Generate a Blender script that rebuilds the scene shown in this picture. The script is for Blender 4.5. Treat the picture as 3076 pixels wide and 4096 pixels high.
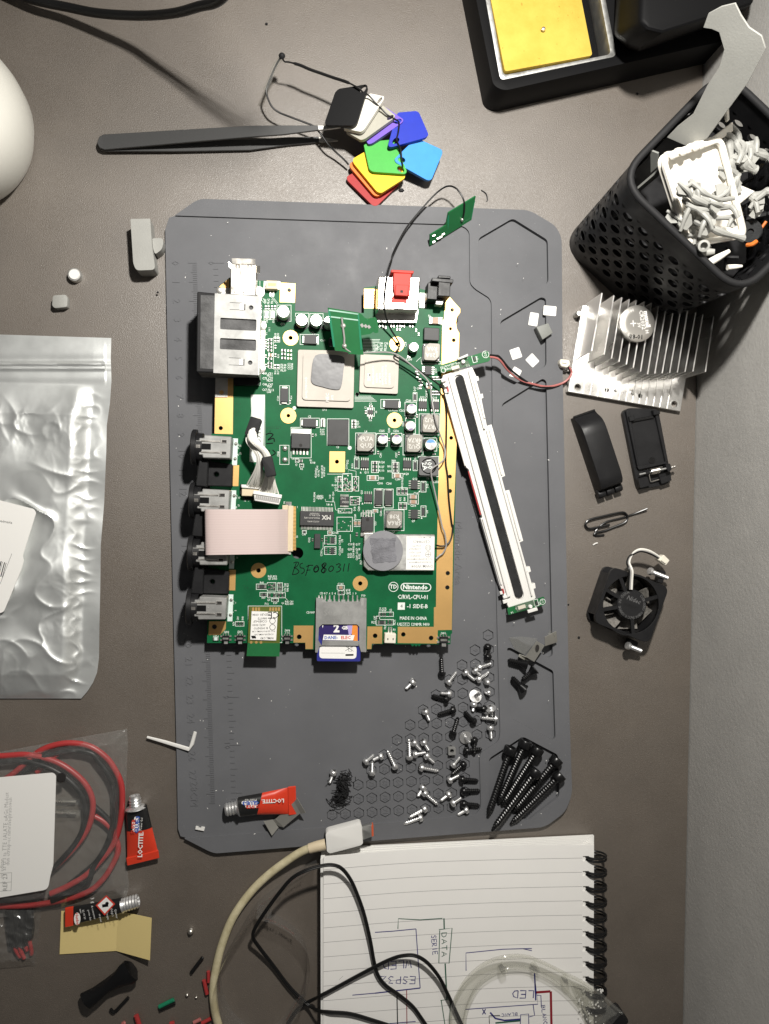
import bpy, bmesh, math, random
from mathutils import Vector, Matrix, noise
from mathutils.geometry import tessellate_polygon
random.seed(7)
for o in list(bpy.data.objects): bpy.data.objects.remove(o)
scene = bpy.context.scene
COL = scene.collection
S = 0.001                       # all lengths below are millimetres

# ------------------------------------------------------------------ camera
IW, IH, F = 3076.0, 4096.0, 3078.0
NADX, NADY = 1200.0, 2030.0     # picture point straight below the lens
CH = 415.0                      # lens height above the desk
_z = Vector((-(NADX-IW/2)/F, (NADY-IH/2)/F, 1)).normalized()
_x = (Vector((1,0,0)) - _z*_z.x).normalized()
_y = _z.cross(_x)
ROT = Matrix((_x, _y, _z))      # camera -> world
cam = bpy.data.cameras.new('camera'); camo = bpy.data.objects.new('camera', cam); COL.objects.link(camo)
cam.sensor_fit = 'VERTICAL'; cam.sensor_height = 24; cam.lens = 24*F/IH
cam.clip_start = 0.01; cam.clip_end = 10
camo.matrix_world = Matrix.Translation((0,0,CH*S)) @ ROT.to_4x4()
scene.camera = camo
# ------------------------------------------------------------------ world and lamp
world = bpy.data.worlds.new('World'); scene.world = world; world.use_nodes = True
bg = world.node_tree.nodes['Background']
bg.inputs[0].default_value = (1.0, .97, .94, 1); bg.inputs[1].default_value = 0.062
LAMP = Vector((72, 236, 400))
ld = bpy.data.lights.new('desk_lamp_bulb', 'AREA'); ld.shape = 'DISK'; ld.size = .030; ld.energy = 3.55; ld.color = (1, .965, .905)
lo = bpy.data.objects.new('desk_lamp_bulb', ld); COL.objects.link(lo); lo.location = LAMP*S
lo.rotation_euler = (math.radians(-25), 0, 0)      # the lamp head leans over the desk
vs = scene.view_settings
vs.view_transform = 'Standard'; vs.look = 'None'; vs.gamma = 1; vs.exposure = 0.0; vs.use_curve_mapping = False

# ------------------------------------------------------------------ survey of the table: picture point -> point at height z
ZM = {'s':(0,0,1),'a':(0,0,1.51),'b':(1000,0,1.661),'c':(1800,0,1.302),'d':(2200,300,1.896),
 '1':(700,1000,2.768),'2':(1250,1000,2.555),'3':(700,1500,2.768),'4':(1250,1550,2.555),'5':(700,2050,2.768),'6':(1250,2100,2.555),
 'e':(1500,700,2.076),'f':(1700,1350,1.923),'g':(2200,1150,1.896),'h':(2200,1600,2.768),'i':(2200,2150,2.768),
 'A':(1550,2550,2.2147),'B':(1250,2900,2.373),'C':(1700,2850,2.768),'j':(0,1300,1.427),'k':(0,2850,2.373),
 'l':(0,3400,1.8456),'m':(700,3050,1.8456),'n':(800,3350,1.661),'o':(1500,3300,1.661),'p':(480,780,1.8054),'q':(2000,800,1.5437)}
def P(px, py, z=0.0):
    d = ROT @ Vector(((px-IW/2)/F, -(py-IH/2)/F, -1))
    t = (z-CH)/d.z
    return Vector((d.x*t, d.y*t, z))
def Q(k, x, y, z=0.0):
    a, b, s = ZM[k]
    return P(a+x/s, b+y/s, z)
def QL(k, pts, z=0.0):
    return [Q(k, p[0], p[1], z if len(p) < 3 else p[2]) for p in pts]
def px2mm(k, x, y, z):                      # mm per picture unit of survey sheet k
    return (Q(k, x+1, y, z)-Q(k, x, y, z)).length

# ------------------------------------------------------------------ materials
MATS = {}
def mat(name, col, rough=.5, metal=0.0, bump=None, var=None, coat=0.0, spec=.5, trans=0.0, alpha=1.0, speck=None, rvar=None, aniso=0, sheen=0, sss=0, smudge=None, coat_rough=.12):
    m = bpy.data.materials.new(name); m.use_nodes = True; MATS[name] = m
    nt = m.node_tree; N = nt.nodes; L = nt.links
    b = N['Principled BSDF']
    b.inputs['Base Color'].default_value = (*col, 1); b.inputs['Roughness'].default_value = rough
    b.inputs['Metallic'].default_value = metal; b.inputs['Specular IOR Level'].default_value = spec
    b.inputs['Coat Weight'].default_value = coat; b.inputs['Coat Roughness'].default_value = coat_rough
    b.inputs['Transmission Weight'].default_value = trans; b.inputs['Alpha'].default_value = alpha
    if aniso: b.inputs['Anisotropic'].default_value = aniso
    if sss:
        b.inputs['Subsurface Weight'].default_value = sss; b.inputs['Subsurface Radius'].default_value = (.001,.0008,.0006)
    tc = N.new('ShaderNodeTexCoord')
    def nz(scale, detail=3, rough_=.6):
        n = N.new('ShaderNodeTexNoise'); n.inputs['Scale'].default_value = scale; n.inputs['Detail'].default_value = detail
        n.inputs['Roughness'].default_value = rough_; L.new(tc.outputs['Object'], n.inputs['Vector']); return n
    cur = None
    if var:                                  # (scale, amount[, tint])
        n = nz(var[0], 4); r = N.new('ShaderNodeMapRange'); L.new(n.outputs['Fac'], r.inputs[0])
        r.inputs[1].default_value = .3; r.inputs[2].default_value = .7
        mx = N.new('ShaderNodeMix'); mx.data_type = 'RGBA'
        a = var[1]; t = var[2] if len(var) > 2 else (1,1,1)
        mx.inputs['A'].default_value = (*[c*(1-a) for c in col], 1)
        mx.inputs['B'].default_value = (*[min(1, c*(1+a)*k) for c, k in zip(col, t)], 1)
        L.new(r.outputs[0], mx.inputs['Factor']); cur = mx.outputs['Result']
    if speck:                                # dust: (scale, threshold, colour)
        n = nz(speck[0], 1); r = N.new('ShaderNodeMapRange'); L.new(n.outputs['Fac'], r.inputs[0])
        r.inputs[1].default_value = speck[1]; r.inputs[2].default_value = speck[1]+.02
        mx = N.new('ShaderNodeMix'); mx.data_type = 'RGBA'
        mx.inputs['A'].default_value = (*col, 1)
        if cur: L.new(cur, mx.inputs['A'])
        mx.inputs['B'].default_value = (*speck[2], 1); L.new(r.outputs[0], mx.inputs['Factor']); cur = mx.outputs['Result']
    if cur: L.new(cur, b.inputs['Base Color'])
    if rvar:
        n = nz(rvar[0], 4); r = N.new('ShaderNodeMapRange'); L.new(n.outputs['Fac'], r.inputs[0])
        r.inputs[1].default_value = .3; r.inputs[2].default_value = .7
        r.inputs[3].default_value = max(.02, rough-rvar[1]); r.inputs[4].default_value = min(1, rough+rvar[1])
        if smudge:                           # large greasy patches
            n2 = nz(smudge[0], 6, .7); r2 = N.new('ShaderNodeMapRange'); L.new(n2.outputs['Fac'], r2.inputs[0]); r2.inputs[1].default_value = .35; r2.inputs[2].default_value = .7
            r2.inputs[3].default_value = -smudge[1]; r2.inputs[4].default_value = smudge[1]*.6
            ad = N.new('ShaderNodeMath'); L.new(r.outputs[0], ad.inputs[0]); L.new(r2.outputs[0], ad.inputs[1]); L.new(ad.outputs[0], b.inputs['Roughness'])
        else: L.new(r.outputs[0], b.inputs['Roughness'])
    if bump:                                 # (scale, strength, distance mm[, detail])
        n = nz(bump[0], bump[3] if len(bump) > 3 else 2); bp = N.new('ShaderNodeBump')
        bp.inputs['Strength'].default_value = bump[1]; bp.inputs['Distance'].default_value = bump[2]*S
        L.new(n.outputs['Fac'], bp.inputs['Height']); L.new(bp.outputs['Normal'], b.inputs['Normal'])
    return m
def film(name, tint, amount=.25, rough=.12, bump=(180, .5, 1.0)):   # thin clear plastic film
    m = bpy.data.materials.new(name); m.use_nodes = True; MATS[name] = m
    nt = m.node_tree; N = nt.nodes; L = nt.links; N.remove(N['Principled BSDF']); out = N['Material Output']
    tr = N.new('ShaderNodeBsdfTransparent'); tr.inputs[0].default_value = (*tint, 1)
    gl = N.new('ShaderNodeBsdfGlossy'); gl.inputs['Roughness'].default_value = rough
    df = N.new('ShaderNodeBsdfDiffuse'); df.inputs[0].default_value = (.8,.8,.78,1)
    fr = N.new('ShaderNodeLayerWeight'); fr.inputs['Blend'].default_value = .5
    pw_ = N.new('ShaderNodeMath'); pw_.operation = 'POWER'; pw_.inputs[1].default_value = 3.5; L.new(fr.outputs['Facing'], pw_.inputs[0])
    ma_ = N.new('ShaderNodeMath'); ma_.operation = 'MULTIPLY_ADD'; ma_.inputs[1].default_value = .6; ma_.inputs[2].default_value = .05; L.new(pw_.outputs[0], ma_.inputs[0])
    mx = N.new('ShaderNodeMixShader'); mx2 = N.new('ShaderNodeMixShader'); mx2.inputs[0].default_value = amount
    tc = N.new('ShaderNodeTexCoord'); n = N.new('ShaderNodeTexNoise'); n.inputs['Scale'].default_value = bump[0]; n.inputs['Detail'].default_value = 3
    bp = N.new('ShaderNodeBump'); bp.inputs['Strength'].default_value = bump[1]; bp.inputs['Distance'].default_value = bump[2]*S
    L.new(tc.outputs['Object'], n.inputs['Vector']); L.new(n.outputs['Fac'], bp.inputs['Height'])
    for q in (gl, fr): L.new(bp.outputs['Normal'], q.inputs['Normal'])
    L.new(tr.outputs[0], mx2.inputs[1]); L.new(df.outputs[0], mx2.inputs[2])
    L.new(ma_.outputs[0], mx.inputs[0]); L.new(mx2.outputs[0], mx.inputs[1]); L.new(gl.outputs[0], mx.inputs[2])
    L.new(mx.outputs[0], out.inputs['Surface']); return m

mat('desk', (.110,.091,.073), .52, bump=(1900,.8,.22,3), var=(40,.08), rvar=(700,.10), spec=1.0, smudge=(14,.12), coat=.5, coat_rough=.52)
mat('wall', (.40,.39,.37), .85, bump=(420,.28,.8,5), var=(60,.05))
mat('silicone', (.126,.128,.136), .60, bump=(1800,.25,.12), var=(25,.08), speck=(900,.785,(.30,.30,.30)), rvar=(60,.06), spec=.16, smudge=(22,.12))
mat('pcb', (.006,.098,.036), .45, bump=(700,.10,.1), var=(70,.18), spec=.16)
mat('pcb_lite', (.015,.125,.040), .42, var=(60,.1), spec=.3)
mat('pcb_olive', (.10,.12,.02), .4, var=(60,.1))
mat('gold', (.86,.53,.20), .42, .80, var=(60,.05), bump=(900,.12,.1))
mat('hole', (.012,.010,.009), .7)
mat('silk', (.72,.76,.72), .6)
mat('silk_block', (.60,.70,.66), .5)
mat('tin', (.70,.68,.64), .36, .9, bump=(500,.2,.1), var=(90,.12), rvar=(150,.12))
mat('steel', (.33,.33,.32), .50, .5, var=(120,.22), rvar=(140,.10), bump=(120,.06,.4))
mat('steel_dull', (.56,.56,.54), .42, .9, var=(160,.16), rvar=(200,.1))
mat('nickel', (.72,.69,.64), .30, .95, rvar=(160,.1), bump=(200,.06,.3))
mat('coin_steel', (.60,.58,.54), .34, .9); mat('zinc', (.74,.74,.74), .36, .85, rvar=(400,.12))
mat('alu', (.74,.73,.71), .36, .95, aniso=.4, var=(60,.06), rvar=(120,.1), bump=(150,.05,.2))
mat('black_plastic', (.010,.010,.011), .45, spec=.3, bump=(1400,.2,.08), rvar=(120,.1))
mat('black_gloss', (.006,.006,.0065), .28, spec=.4)
mat('black_matte', (.011,.011,.012), .65, spec=.3, bump=(1600,.3,.12))
mat('chip', (.030,.030,.031), .55, bump=(1800,.2,.06), var=(200,.2))
mat('chip_lid', (.50,.465,.415), .62, .05, spec=.25, bump=(900,.12,.06), var=(80,.06))
mat('ferrite', (.26,.245,.215), .5, .2, var=(150,.12), bump=(700,.2,.08))
mat('ferrite_dark', (.10,.10,.10), .5, bump=(800,.2,.08))
mat('foam_dark', (.095,.095,.096), .95, bump=(700,.9,.5,4), var=(120,.45))
mat('foam_black', (.018,.019,.020), .95, bump=(900,.9,.4,4), var=(200,.3))
mat('thermal_pad', (.12,.12,.125), .38, bump=(160,.25,.5), var=(90,.10))
mat('pad_grey', (.21,.21,.225), .7, bump=(500,.25,.2), var=(80,.08))
mat('pad_torn', (.16,.16,.175), .9, bump=(420,1,.8,5), var=(250,.25))
mat('beige', (.62,.52,.36), .45, var=(90,.06))
mat('amber', (.55,.36,.14), .4)
mat('cream', (.74,.70,.60), .42)
mat('white_plastic', (.75,.74,.71), .45, bump=(900,.08,.08), var=(60,.02))
mat('white_paper', (.80,.79,.76), .8, bump=(500,.08,.1))
mat('page', (.85,.835,.805), .75, bump=(120,.10,.5), var=(20,.02))
mat('red_plastic', (.50,.040,.028), .5, spec=.2)
mat('ribbon', (.56,.46,.44), .36, coat=.15)
mat('ribbon_line', (.50,.40,.385), .4); mat('stand_black', (.005,.005,.0055), .55, spec=.10); mat('tan', (.34,.22,.15), .5)
mat('smd_green', (.16,.17,.06), .4)
mat('purple_ink', (.10,.025,.20), .4); mat('blue_ink', (.10,.28,.55), .4)
mat('tweezer_coat', (.045,.045,.045), .5, bump=(1500,.2,.06)); mat('black_ink', (.004,.004,.005), .7, spec=.1); mat('grey_ink', (.30,.30,.29), .6); mat('pale_ink', (.55,.54,.50), .5)
mat('pen_blue', (.025,.025,.18), .6); mat('pen_green', (.02,.10,.06), .6); mat('pen_red', (.26,.01,.02), .6); mat('pen_grey', (.18,.22,.19), .6); mat('rule_grey', (.34,.33,.33), .7)
mat('wire_white', (.78,.76,.70), .45); mat('wire_black', (.008,.008,.008), .40, spec=.35); mat('wire_grey', (.30,.29,.28), .45)
mat('wire_red', (.36,.035,.035), .38); mat('wire_pink', (.40,.13,.12), .45)
mat('grey_print', (.30,.30,.28), .55, bump=(1200,.4,.15), var=(60,.06))
mat('grey_print_dark', (.20,.205,.19), .6, bump=(900,.3,.15))
mat('white_print', (.80,.77,.70), .45, bump=(900,.15,.08), sss=.1)
mat('sponge', (.56,.385,.05), .85, bump=(650,.6,.3,4), var=(70,.10,(1,1.05,1.4)), speck=(420,.74,(.40,.26,.03)))
mat('cable_cream', (.55,.48,.28), .55, bump=(400,.2,.2), var=(130,.2,(1,1.03,1.2)))
mat('note_yellow', (.70,.56,.24), .8)
mat('glue_red', (.62,.045,.018), .28, coat=.5); mat('glue_black', (.012,.012,.012), .3, coat=.4)
mat('sd_blue', (.025,.03,.22), .4); mat('sd_navy', (.03,.02,.11), .35); mat('sd_orange', (.75,.26,.05), .35); mat('sd_lilac', (.40,.33,.62), .35)
mat('logo_blue', (.03,.09,.40), .4); mat('logo_red', (.60,.05,.03), .4)
mat('foil_bag', (.74,.76,.75), .46, .78, bump=(90,.10,1.0), rvar=(25,.08))
mat('spring', (.48,.47,.43), .42, .7, var=(60,.1))
mat('green_wire', (.01,.18,.09), .4)
mat('dust', (.17,.16,.145), .95, bump=(1500,.6,.2,4), var=(600,.4))
mat('fan_label', (.013,.013,.014), .5, spec=.3)
film('bag_film', (.985,.985,.98), .06, .16, (150,.22,1.2))
film('tape_film', (.97,.96,.95), .06, .15, (120,.2,.5))
film('ring_plastic', (.985,.985,.965), .05, .08, (90,.15,.6))
film('trans_film', (.93,.93,.91), .06, .10, (120,.3,.6))
def M(*n): return [MATS[k] for k in n]

# ------------------------------------------------------------------ mesh builder (mm)
class B:
    def __init__(s): s.v=[]; s.f=[]; s.m=[]
    def add(s, v, f, mi=0):
        o = len(s.v); s.v += [Vector(p) for p in v]
        s.f += [tuple(o+i for i in q) for q in f]; s.m += [mi]*len(f); return s
    def box(s, cx, cy, z0, z1, w, d, rot=0.0, mi=0, top=1.0):
        c, n = math.cos(rot), math.sin(rot); v=[]
        for z, k in ((z0,1),(z1,top)):
            for a, b in ((-.5,-.5),(.5,-.5),(.5,.5),(-.5,.5)):
                x, y = a*w*k, b*d*k; v.append((cx+x*c-y*n, cy+x*n+y*c, z))
        return s.add(v, [(3,2,1,0),(4,5,6,7),(0,1,5,4),(1,2,6,5),(2,3,7,6),(3,0,4,7)], mi)
    def poly(s, out, z0, z1, holes=(), mi=0, bottom=True, sides=True, zf=None):
        loops = [[Vector((p[0],p[1],0)) for p in l] for l in [out]+list(holes)]
        def area(l): return sum(l[i].x*l[(i+1)%len(l)].y-l[(i+1)%len(l)].x*l[i].y for i in range(len(l)))
        if area(loops[0]) < 0: loops[0].reverse()
        for l in loops[1:]:
            if area(l) > 0: l.reverse()
        tris = tessellate_polygon(loops); flat = [p for l in loops for p in l]; n = len(flat)
        fz = zf or (lambda x, y: 0.0)
        v = [(p.x,p.y,z1+fz(p.x,p.y)) for p in flat]+[(p.x,p.y,z0+fz(p.x,p.y)) for p in flat]
        f = []
        for t in tris:
            a, b, c = [flat[i] for i in t]
            cr = (b.x-a.x)*(c.y-a.y)-(b.y-a.y)*(c.x-a.x)
            if abs(cr) < 1e-9: continue
            t = tuple(t) if cr > 0 else tuple(reversed(t)); f.append(t)
            if bottom: f.append(tuple(reversed([n+i for i in t])))
        if sides:
            o = 0
            for l in loops:
                k = len(l)
                for i in range(k):
                    a, b = o+i, o+(i+1)%k; f.append((b, a, n+a, n+b))
                o += k
        return s.add(v, f, mi)
    def lathe(s, prof, n=16, mtx=None, mi=0, cap=True):
        v=[]; f=[]
        for r, z in prof:
            for i in range(n):
                a = 2*math.pi*i/n; v.append(Vector((r*math.cos(a), r*math.sin(a), z)))
        for j in range(len(prof)-1):
            for i in range(n):
                a, b = j*n+i, j*n+(i+1)%n; f.append((a, b, b+n, a+n))
        if cap: f.append(tuple(range((len(prof)-1)*n, len(prof)*n))); f.append(tuple(reversed(range(n))))
        if mtx: v = [mtx @ p for p in v]
        return s.add(v, f, mi)
    def tube(s, pts, r, n=8, mi=0, closed=False, flat=1.0, up=None):
        pts = [Vector(p) for p in pts]; k = len(pts); v=[]; f=[]; nrm=None
        for i, p in enumerate(pts):
            a = pts[(i-1)%k] if (closed or i) else p; b = pts[(i+1)%k] if (closed or i < k-1) else p
            t = (b-a).normalized()
            if up is not None: nrm = Vector(up)
            elif nrm is None: nrm = Vector((0,0,1)) if abs(t.z) < .9 else Vector((1,0,0))
            nrm = (nrm-t*nrm.dot(t))
            nrm = nrm.normalized() if nrm.length > 1e-6 else t.orthogonal().normalized()
            bn = t.cross(nrm); rr = r[i] if isinstance(r, (list,tuple)) else r
            for j in range(n):
                a_ = 2*math.pi*j/n; v.append(p+bn*(math.cos(a_)*rr)+nrm*(math.sin(a_)*rr*flat))
        for i in range(k if closed else k-1):
            for j in range(n):
                a, b = i*n+j, i*n+(j+1)%n; c, d = ((i+1)%k)*n+(j+1)%n, ((i+1)%k)*n+j; f.append((a,b,c,d))
        if not closed: f.append(tuple(reversed(range(n)))); f.append(tuple(range((k-1)*n, k*n)))
        return s.add(v, f, mi)
    def stroke(s, pts, w, z=None, mi=0, dz=0.0):      # flat printed line
        pts = [Vector(p) for p in pts]
        if z is not None: pts = [Vector((p.x,p.y,z)) for p in pts]
        v=[]
        for i, p in enumerate(pts):
            t = pts[min(i+1,len(pts)-1)]-pts[max(i-1,0)]; t.z=0
            if t.length < 1e-9: t = Vector((1,0,0))
            t.normalize(); n = Vector((-t.y,t.x,0))*w*.5
            v += [p+n+Vector((0,0,dz)), p-n+Vector((0,0,dz))]
        return s.add(v, [(2*i+1,2*i+3,2*i+2,2*i) for i in range(len(pts)-1)], mi)
    def frame(s, pts, w, z, mi=0):                     # closed printed outline
        pts = [Vector((p[0],p[1],z)) for p in pts]; k=len(pts); v=[]
        c = sum(pts, Vector())/k
        for i in range(k):
            t0=(pts[i]-pts[i-1]).normalized(); t1=(pts[(i+1)%k]-pts[i]).normalized()
            n=Vector((-(t0+t1).y,(t0+t1).x,0)); n.normalize(); q=max(.3,n.dot(Vector((-t0.y,t0.x,0)))); n*=w*.5/q
            v += [pts[i]+n, pts[i]-n]
        f=[]
        for i in range(k):
            a=2*i; b=2*((i+1)%k); f.append((a+1,b+1,b,a))
        # keep the outline facing up
        return s.add(v, f, mi)
    def text(s, txt, c, h, rot=0.0, z=0.0, mi=0, bold=0.0, align='CENTER', res=1, ext=0.0, wscale=1.0, shear=0, spacing=1.0):
        v, f = text_mesh(txt, align, bold, res, ext, shear, spacing); k = h/.70; ca, sa = math.cos(rot), math.sin(rot)
        out = [(c[0]+(x*k*wscale)*ca-(y*k)*sa, c[1]+(x*k*wscale)*sa+(y*k)*ca, z+zz) for x, y, zz in v]
        return s.add(out, f, mi)
    def obj(s, name, mats, parent=None, origin=(0,0,0), bevel=0.0, smooth=None, seg=1, weld=True, ang=.6):
        me = s.mesh(name, mats, origin, bevel, smooth, seg, weld, ang)
        o = bpy.data.objects.new(name, me); COL.objects.link(o)
        if parent is not None: o.parent = parent
        return o
    def mesh(s, name, mats, origin=(0,0,0), bevel=0.0, smooth=None, seg=1, weld=True, ang=.6):
        me = bpy.data.meshes.new(name); og = Vector(origin)
        me.from_pydata([tuple((p-og)*S) for p in s.v], [], s.f)
        for m in mats: me.materials.append(m)
        me.polygons.foreach_set('material_index', s.m)
        if bevel:
            bm = bmesh.new(); bm.from_mesh(me)
            bmesh.ops.remove_doubles(bm, verts=bm.verts, dist=1e-6)
            bmesh.ops.recalc_face_normals(bm, faces=bm.faces)
            es = [e for e in bm.edges if len(e.link_faces)==2 and e.calc_face_angle(0) > ang]
            bmesh.ops.bevel(bm, geom=es, offset=bevel*S, segments=seg, profile=.5, affect='EDGES', clamp_overlap=True)
            bm.to_mesh(me); bm.free()
        if smooth is None: smooth = bool(bevel)
        if smooth:
            me.polygons.foreach_set('use_smooth', [True]*len(me.polygons)); me.set_sharp_from_angle(angle=math.radians(38 if not bevel else 28))
        me.update(); return me
_tc = {}
def text_mesh(t, align, bold, res, ext, shear, spacing):
    key = (t, align, bold, res, ext, shear, spacing)
    if key in _tc: return _tc[key]
    cu = bpy.data.curves.new('t', 'FONT'); cu.body = t; cu.align_x = align; cu.align_y = 'CENTER'; cu.size = 1
    cu.resolution_u = res; cu.offset = bold; cu.extrude = ext; cu.shear = shear; cu.space_character = spacing
    o = bpy.data.objects.new('t', cu); COL.objects.link(o)
    me = bpy.data.meshes.new_from_object(o.evaluated_get(bpy.context.evaluated_depsgraph_get()))
    v = [tuple(p.co) for p in me.vertices]; f = [tuple(p.vertices) for p in me.polygons]
    bpy.data.objects.remove(o); bpy.data.curves.remove(cu); bpy.data.meshes.remove(me)
    _tc[key] = (v, f); return v, f
def tag(o, label, cat, group=None, kind=None):
    o['label'] = label; o['category'] = cat
    if group: o['group'] = group
    if kind: o['kind'] = kind
    return o
class T:                                                # a thing: an Empty at its base that parents its parts
    def __init__(s, name, label, cat, at, group=None):
        s.o = bpy.data.objects.new(name, None); COL.objects.link(s.o); s.at = Vector(at); s.o.location = s.at*S
        s.o.empty_display_size = .005; tag(s.o, label, cat, group)
    def part(s, b, name, mats, parent=None, label=None, **k):
        o = b.obj(name, M(*mats.split()), parent or s.o, s.at, **k)
        if label: o['label'] = label
        return o
    def link(s, me, name, at, rot=(0,0,0), scale=(1,1,1), parent=None):      # a part that shares its mesh with others
        o = bpy.data.objects.new(name, me); COL.objects.link(o); o.parent = parent or s.o
        o.location = (Vector(at)-s.at)*S; o.rotation_euler = rot; o.scale = scale; return o
def single(b, name, mats, label, cat, at, group=None, kind=None, **k):     # a thing that is one mesh
    o = b.obj(name, M(*mats.split()), None, at, **k); o.location = Vector(at)*S
    return tag(o, label, cat, group, kind)
def spl(pts, n=6, closed=False):                        # Catmull-Rom through points
    pts = [Vector(p) for p in pts]; k=len(pts); out=[]
    for i in range(k if closed else k-1):
        g = (lambda j: pts[j%k]) if closed else (lambda j: pts[max(0,min(k-1,j))])
        p0,p1,p2,p3 = g(i-1),g(i),g(i+1),g(i+2)
        for a in range(n):
            t=a/n; out.append(.5*((2*p1)+(p2-p0)*t+(2*p0-5*p1+4*p2-p3)*t*t+(3*p1-p0-3*p2+p3)*t**3))
    if not closed: out.append(pts[-1])
    return out
def circ(c, r, n=20, a0=0.0): return [Vector((c[0]+r*math.cos(a0+2*math.pi*i/n), c[1]+r*math.sin(a0+2*math.pi*i/n), 0)) for i in range(n)]
def rrect(cx, cy, w, d, r, rot=0.0, n=4):
    out=[]; ca, sa = math.cos(rot), math.sin(rot)
    for k, (sx, sy) in enumerate(((1,1),(-1,1),(-1,-1),(1,-1))):
        for i in range(n+1):
            a = math.pi/2*(k+i/n); x = sx*(w/2-r)+r*math.cos(a); y = sy*(d/2-r)+r*math.sin(a)
            out.append(Vector((cx+x*ca-y*sa, cy+x*sa+y*ca, 0)))
    return out
def rounded(pts, r, n=4):                               # round every corner of an outline
    pts=[Vector((p[0],p[1],0)) for p in pts]; k=len(pts); out=[]
    for i in range(k):
        a,b,c = pts[i-1],pts[i],pts[(i+1)%k]; rr = r[i] if isinstance(r,(list,tuple)) else r
        u=(a-b); w=(c-b); q=min(rr,u.length*.48,w.length*.48)
        if q < 1e-3: out.append(b); continue
        p0=b+u.normalized()*q; p2=b+w.normalized()*q
        for j in range(n+1):
            t=j/n; out.append(p0*(1-t)**2+b*2*t*(1-t)+p2*t*t)
    return out
def axis_mtx(a, b):                                     # local z runs from a to b
    a, b = Vector(a), Vector(b); q = (b-a).to_track_quat('Z','Y'); return Matrix.Translation(a) @ q.to_matrix().to_4x4()
def structure(b, name, mats, **k):
    o = b.obj(name, M(*mats.split()), **k); o['kind'] = 'structure'; return o
# ================================================================== setting
e0, e1 = P(2812,250), P(2733,4000)
ed = (e1-e0).normalized(); ea, eb = e0-ed*260, e1+ed*260
b = B(); b.poly([(-420,ea.y),(ea.x,ea.y),(eb.x,eb.y),(-420,eb.y)], -25, 0); structure(b, 'desk', 'desk')
en = Vector((-ed.y, ed.x, 0)); en = en if en.x > 0 else -en
b = B(); b.poly([ea+en*.6, eb+en*.6, eb+en*40, ea+en*40], -60, 420); structure(b, 'wall', 'wall')

# ================================================================== silicone mat
ZS, ZF, ZR = 1.0, 2.2, 3.3      # slab, work floor, raised border
mat_out = [(701,860),(779,805),(807,795),(2117,840),(2222,902),(2247,950),(2251,1500),(2278,2850),(2289,3175),(2263,3247),(2180,3309),(1700,3347),(862,3414),(835,3405),(732,3353),(708,3315),(703,3050),(668,1500),(657,918),(671,871)]
mo = rounded([P(x,y,ZR) for x,y in mat_out], 4)
inner = [(749,3352),(1600,3286),(1906,3258),(1924,3229),(1918,3030),(1924,3012),(1995,2965),(2001,2934),(1990,2550),(1970,1714),(1966,1210),(1957,1191),(1900,1155),(1880,1133),(1878,926),(1856,905),(1784,897),(1400,885),(704,862)]
border = [(701,860),(779,805),(807,795),(2117,840),(2222,902),(2247,950),(2251,1500),(2278,2850),(2289,3175),(2263,3247),(2180,3309),(1700,3347),(862,3414),(835,3405),(738,3355)]
pockets = [[(2051,873),(2191,960),(2194,1129),(2056,1206),(1914,1124),(1914,953)],
 [(2001,1285),(2165,1188),(2184,1195),(2186,1462),(2020,1560),(2005,1550)],
 [(2007,1616),(2171,1514),(2186,1524),(2211,2622),(2195,2632),(2026,2530)],
 [(2029,2592),(2042,2591),(2209,2681),(2214,2690),(2222,2950),(2211,2961),(2038,2870)],
 [(2092,2946),(2233,3020),(2238,3186),(2115,3280),(2098,3280),(1956,3197),(1956,3034)]]
t = T('silicone_mat', 'large dark grey silicone repair mat under the green circuit board', 'mat', P(1480,2080,0))
b = B(); b.poly(mo, 0, ZS); t.part(b, 'base', 'silicone')
bo = rounded([P(x,y,ZR) for x,y in border+inner], [0]+[4]*13+[0]+[0]+[3]*17+[0])
b = B(); b.poly(bo, ZS-.1, ZR, [rounded([P(x,y,ZR) for x,y in p], 2) for p in pockets], bottom=False)
t.part(b, 'raised_border', 'silicone', bevel=.22)
# numbered hexagon cells
cols = [(-5,0,[81]),(-4,0,[79,80]),(-3,0,[76,77,78]),(-2,0,[72,73,74,75]),(-1,0,[67,68,69,70,71]),(0,0,list(range(61,67))),(1,0,list(range(54,61))),
 (2,0,list(range(46,54))),(3,0,list(range(37,46))),(4,0,list(range(27,37))),(5,0,list(range(16,27))),(6,5,list(range(9,16))),(7,5,list(range(1,9)))]
cells = []
for c, r0, nums in cols:
    for i, nmb in enumerate(reversed(nums)):
        r = r0+i; cells.append((nmb, 1594.7+53.3*c-1.3*r, 3243.5-3.4*c-56.5*r))
hexes = []
num = B()
for nmb, x, y in cells:
    c = P(x,y,ZF); R = 24*px2mm('s',x,y,ZF)
    hexes.append([Vector((c.x+R*math.cos(math.pi/6+k*math.pi/3), c.y+R*math.sin(math.pi/6+k*math.pi/3),0)) for k in range(6)])
    num.text(str(nmb), c, 2.7, -math.pi/2, ZF-.40, ext=.16, wscale=.9)
left_in = [(720,3345),(712,3315),(707,3050),(672,1500),(661,918),(676,871)]
fl = [P(x,y,ZF) for x,y in inner]+[P(x,y,ZF) for x,y in reversed(left_in)]
fl = [P(x,y,ZF) for x,y in inner+[(676,871),(661,918),(672,1500),(707,3050),(712,3315),(722,3345)]]
b = B(); b.poly(fl, ZS-.1, ZF, hexes, bottom=False)
for h in hexes:
    c = sum(h, Vector())/6; b.poly([c+(p-c)*.84 for p in h], ZS-.05, ZF-.45, bottom=False)
t.part(b, 'work_floor', 'silicone')
t.part(num, 'cell_numeral', 'silicone')
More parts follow.
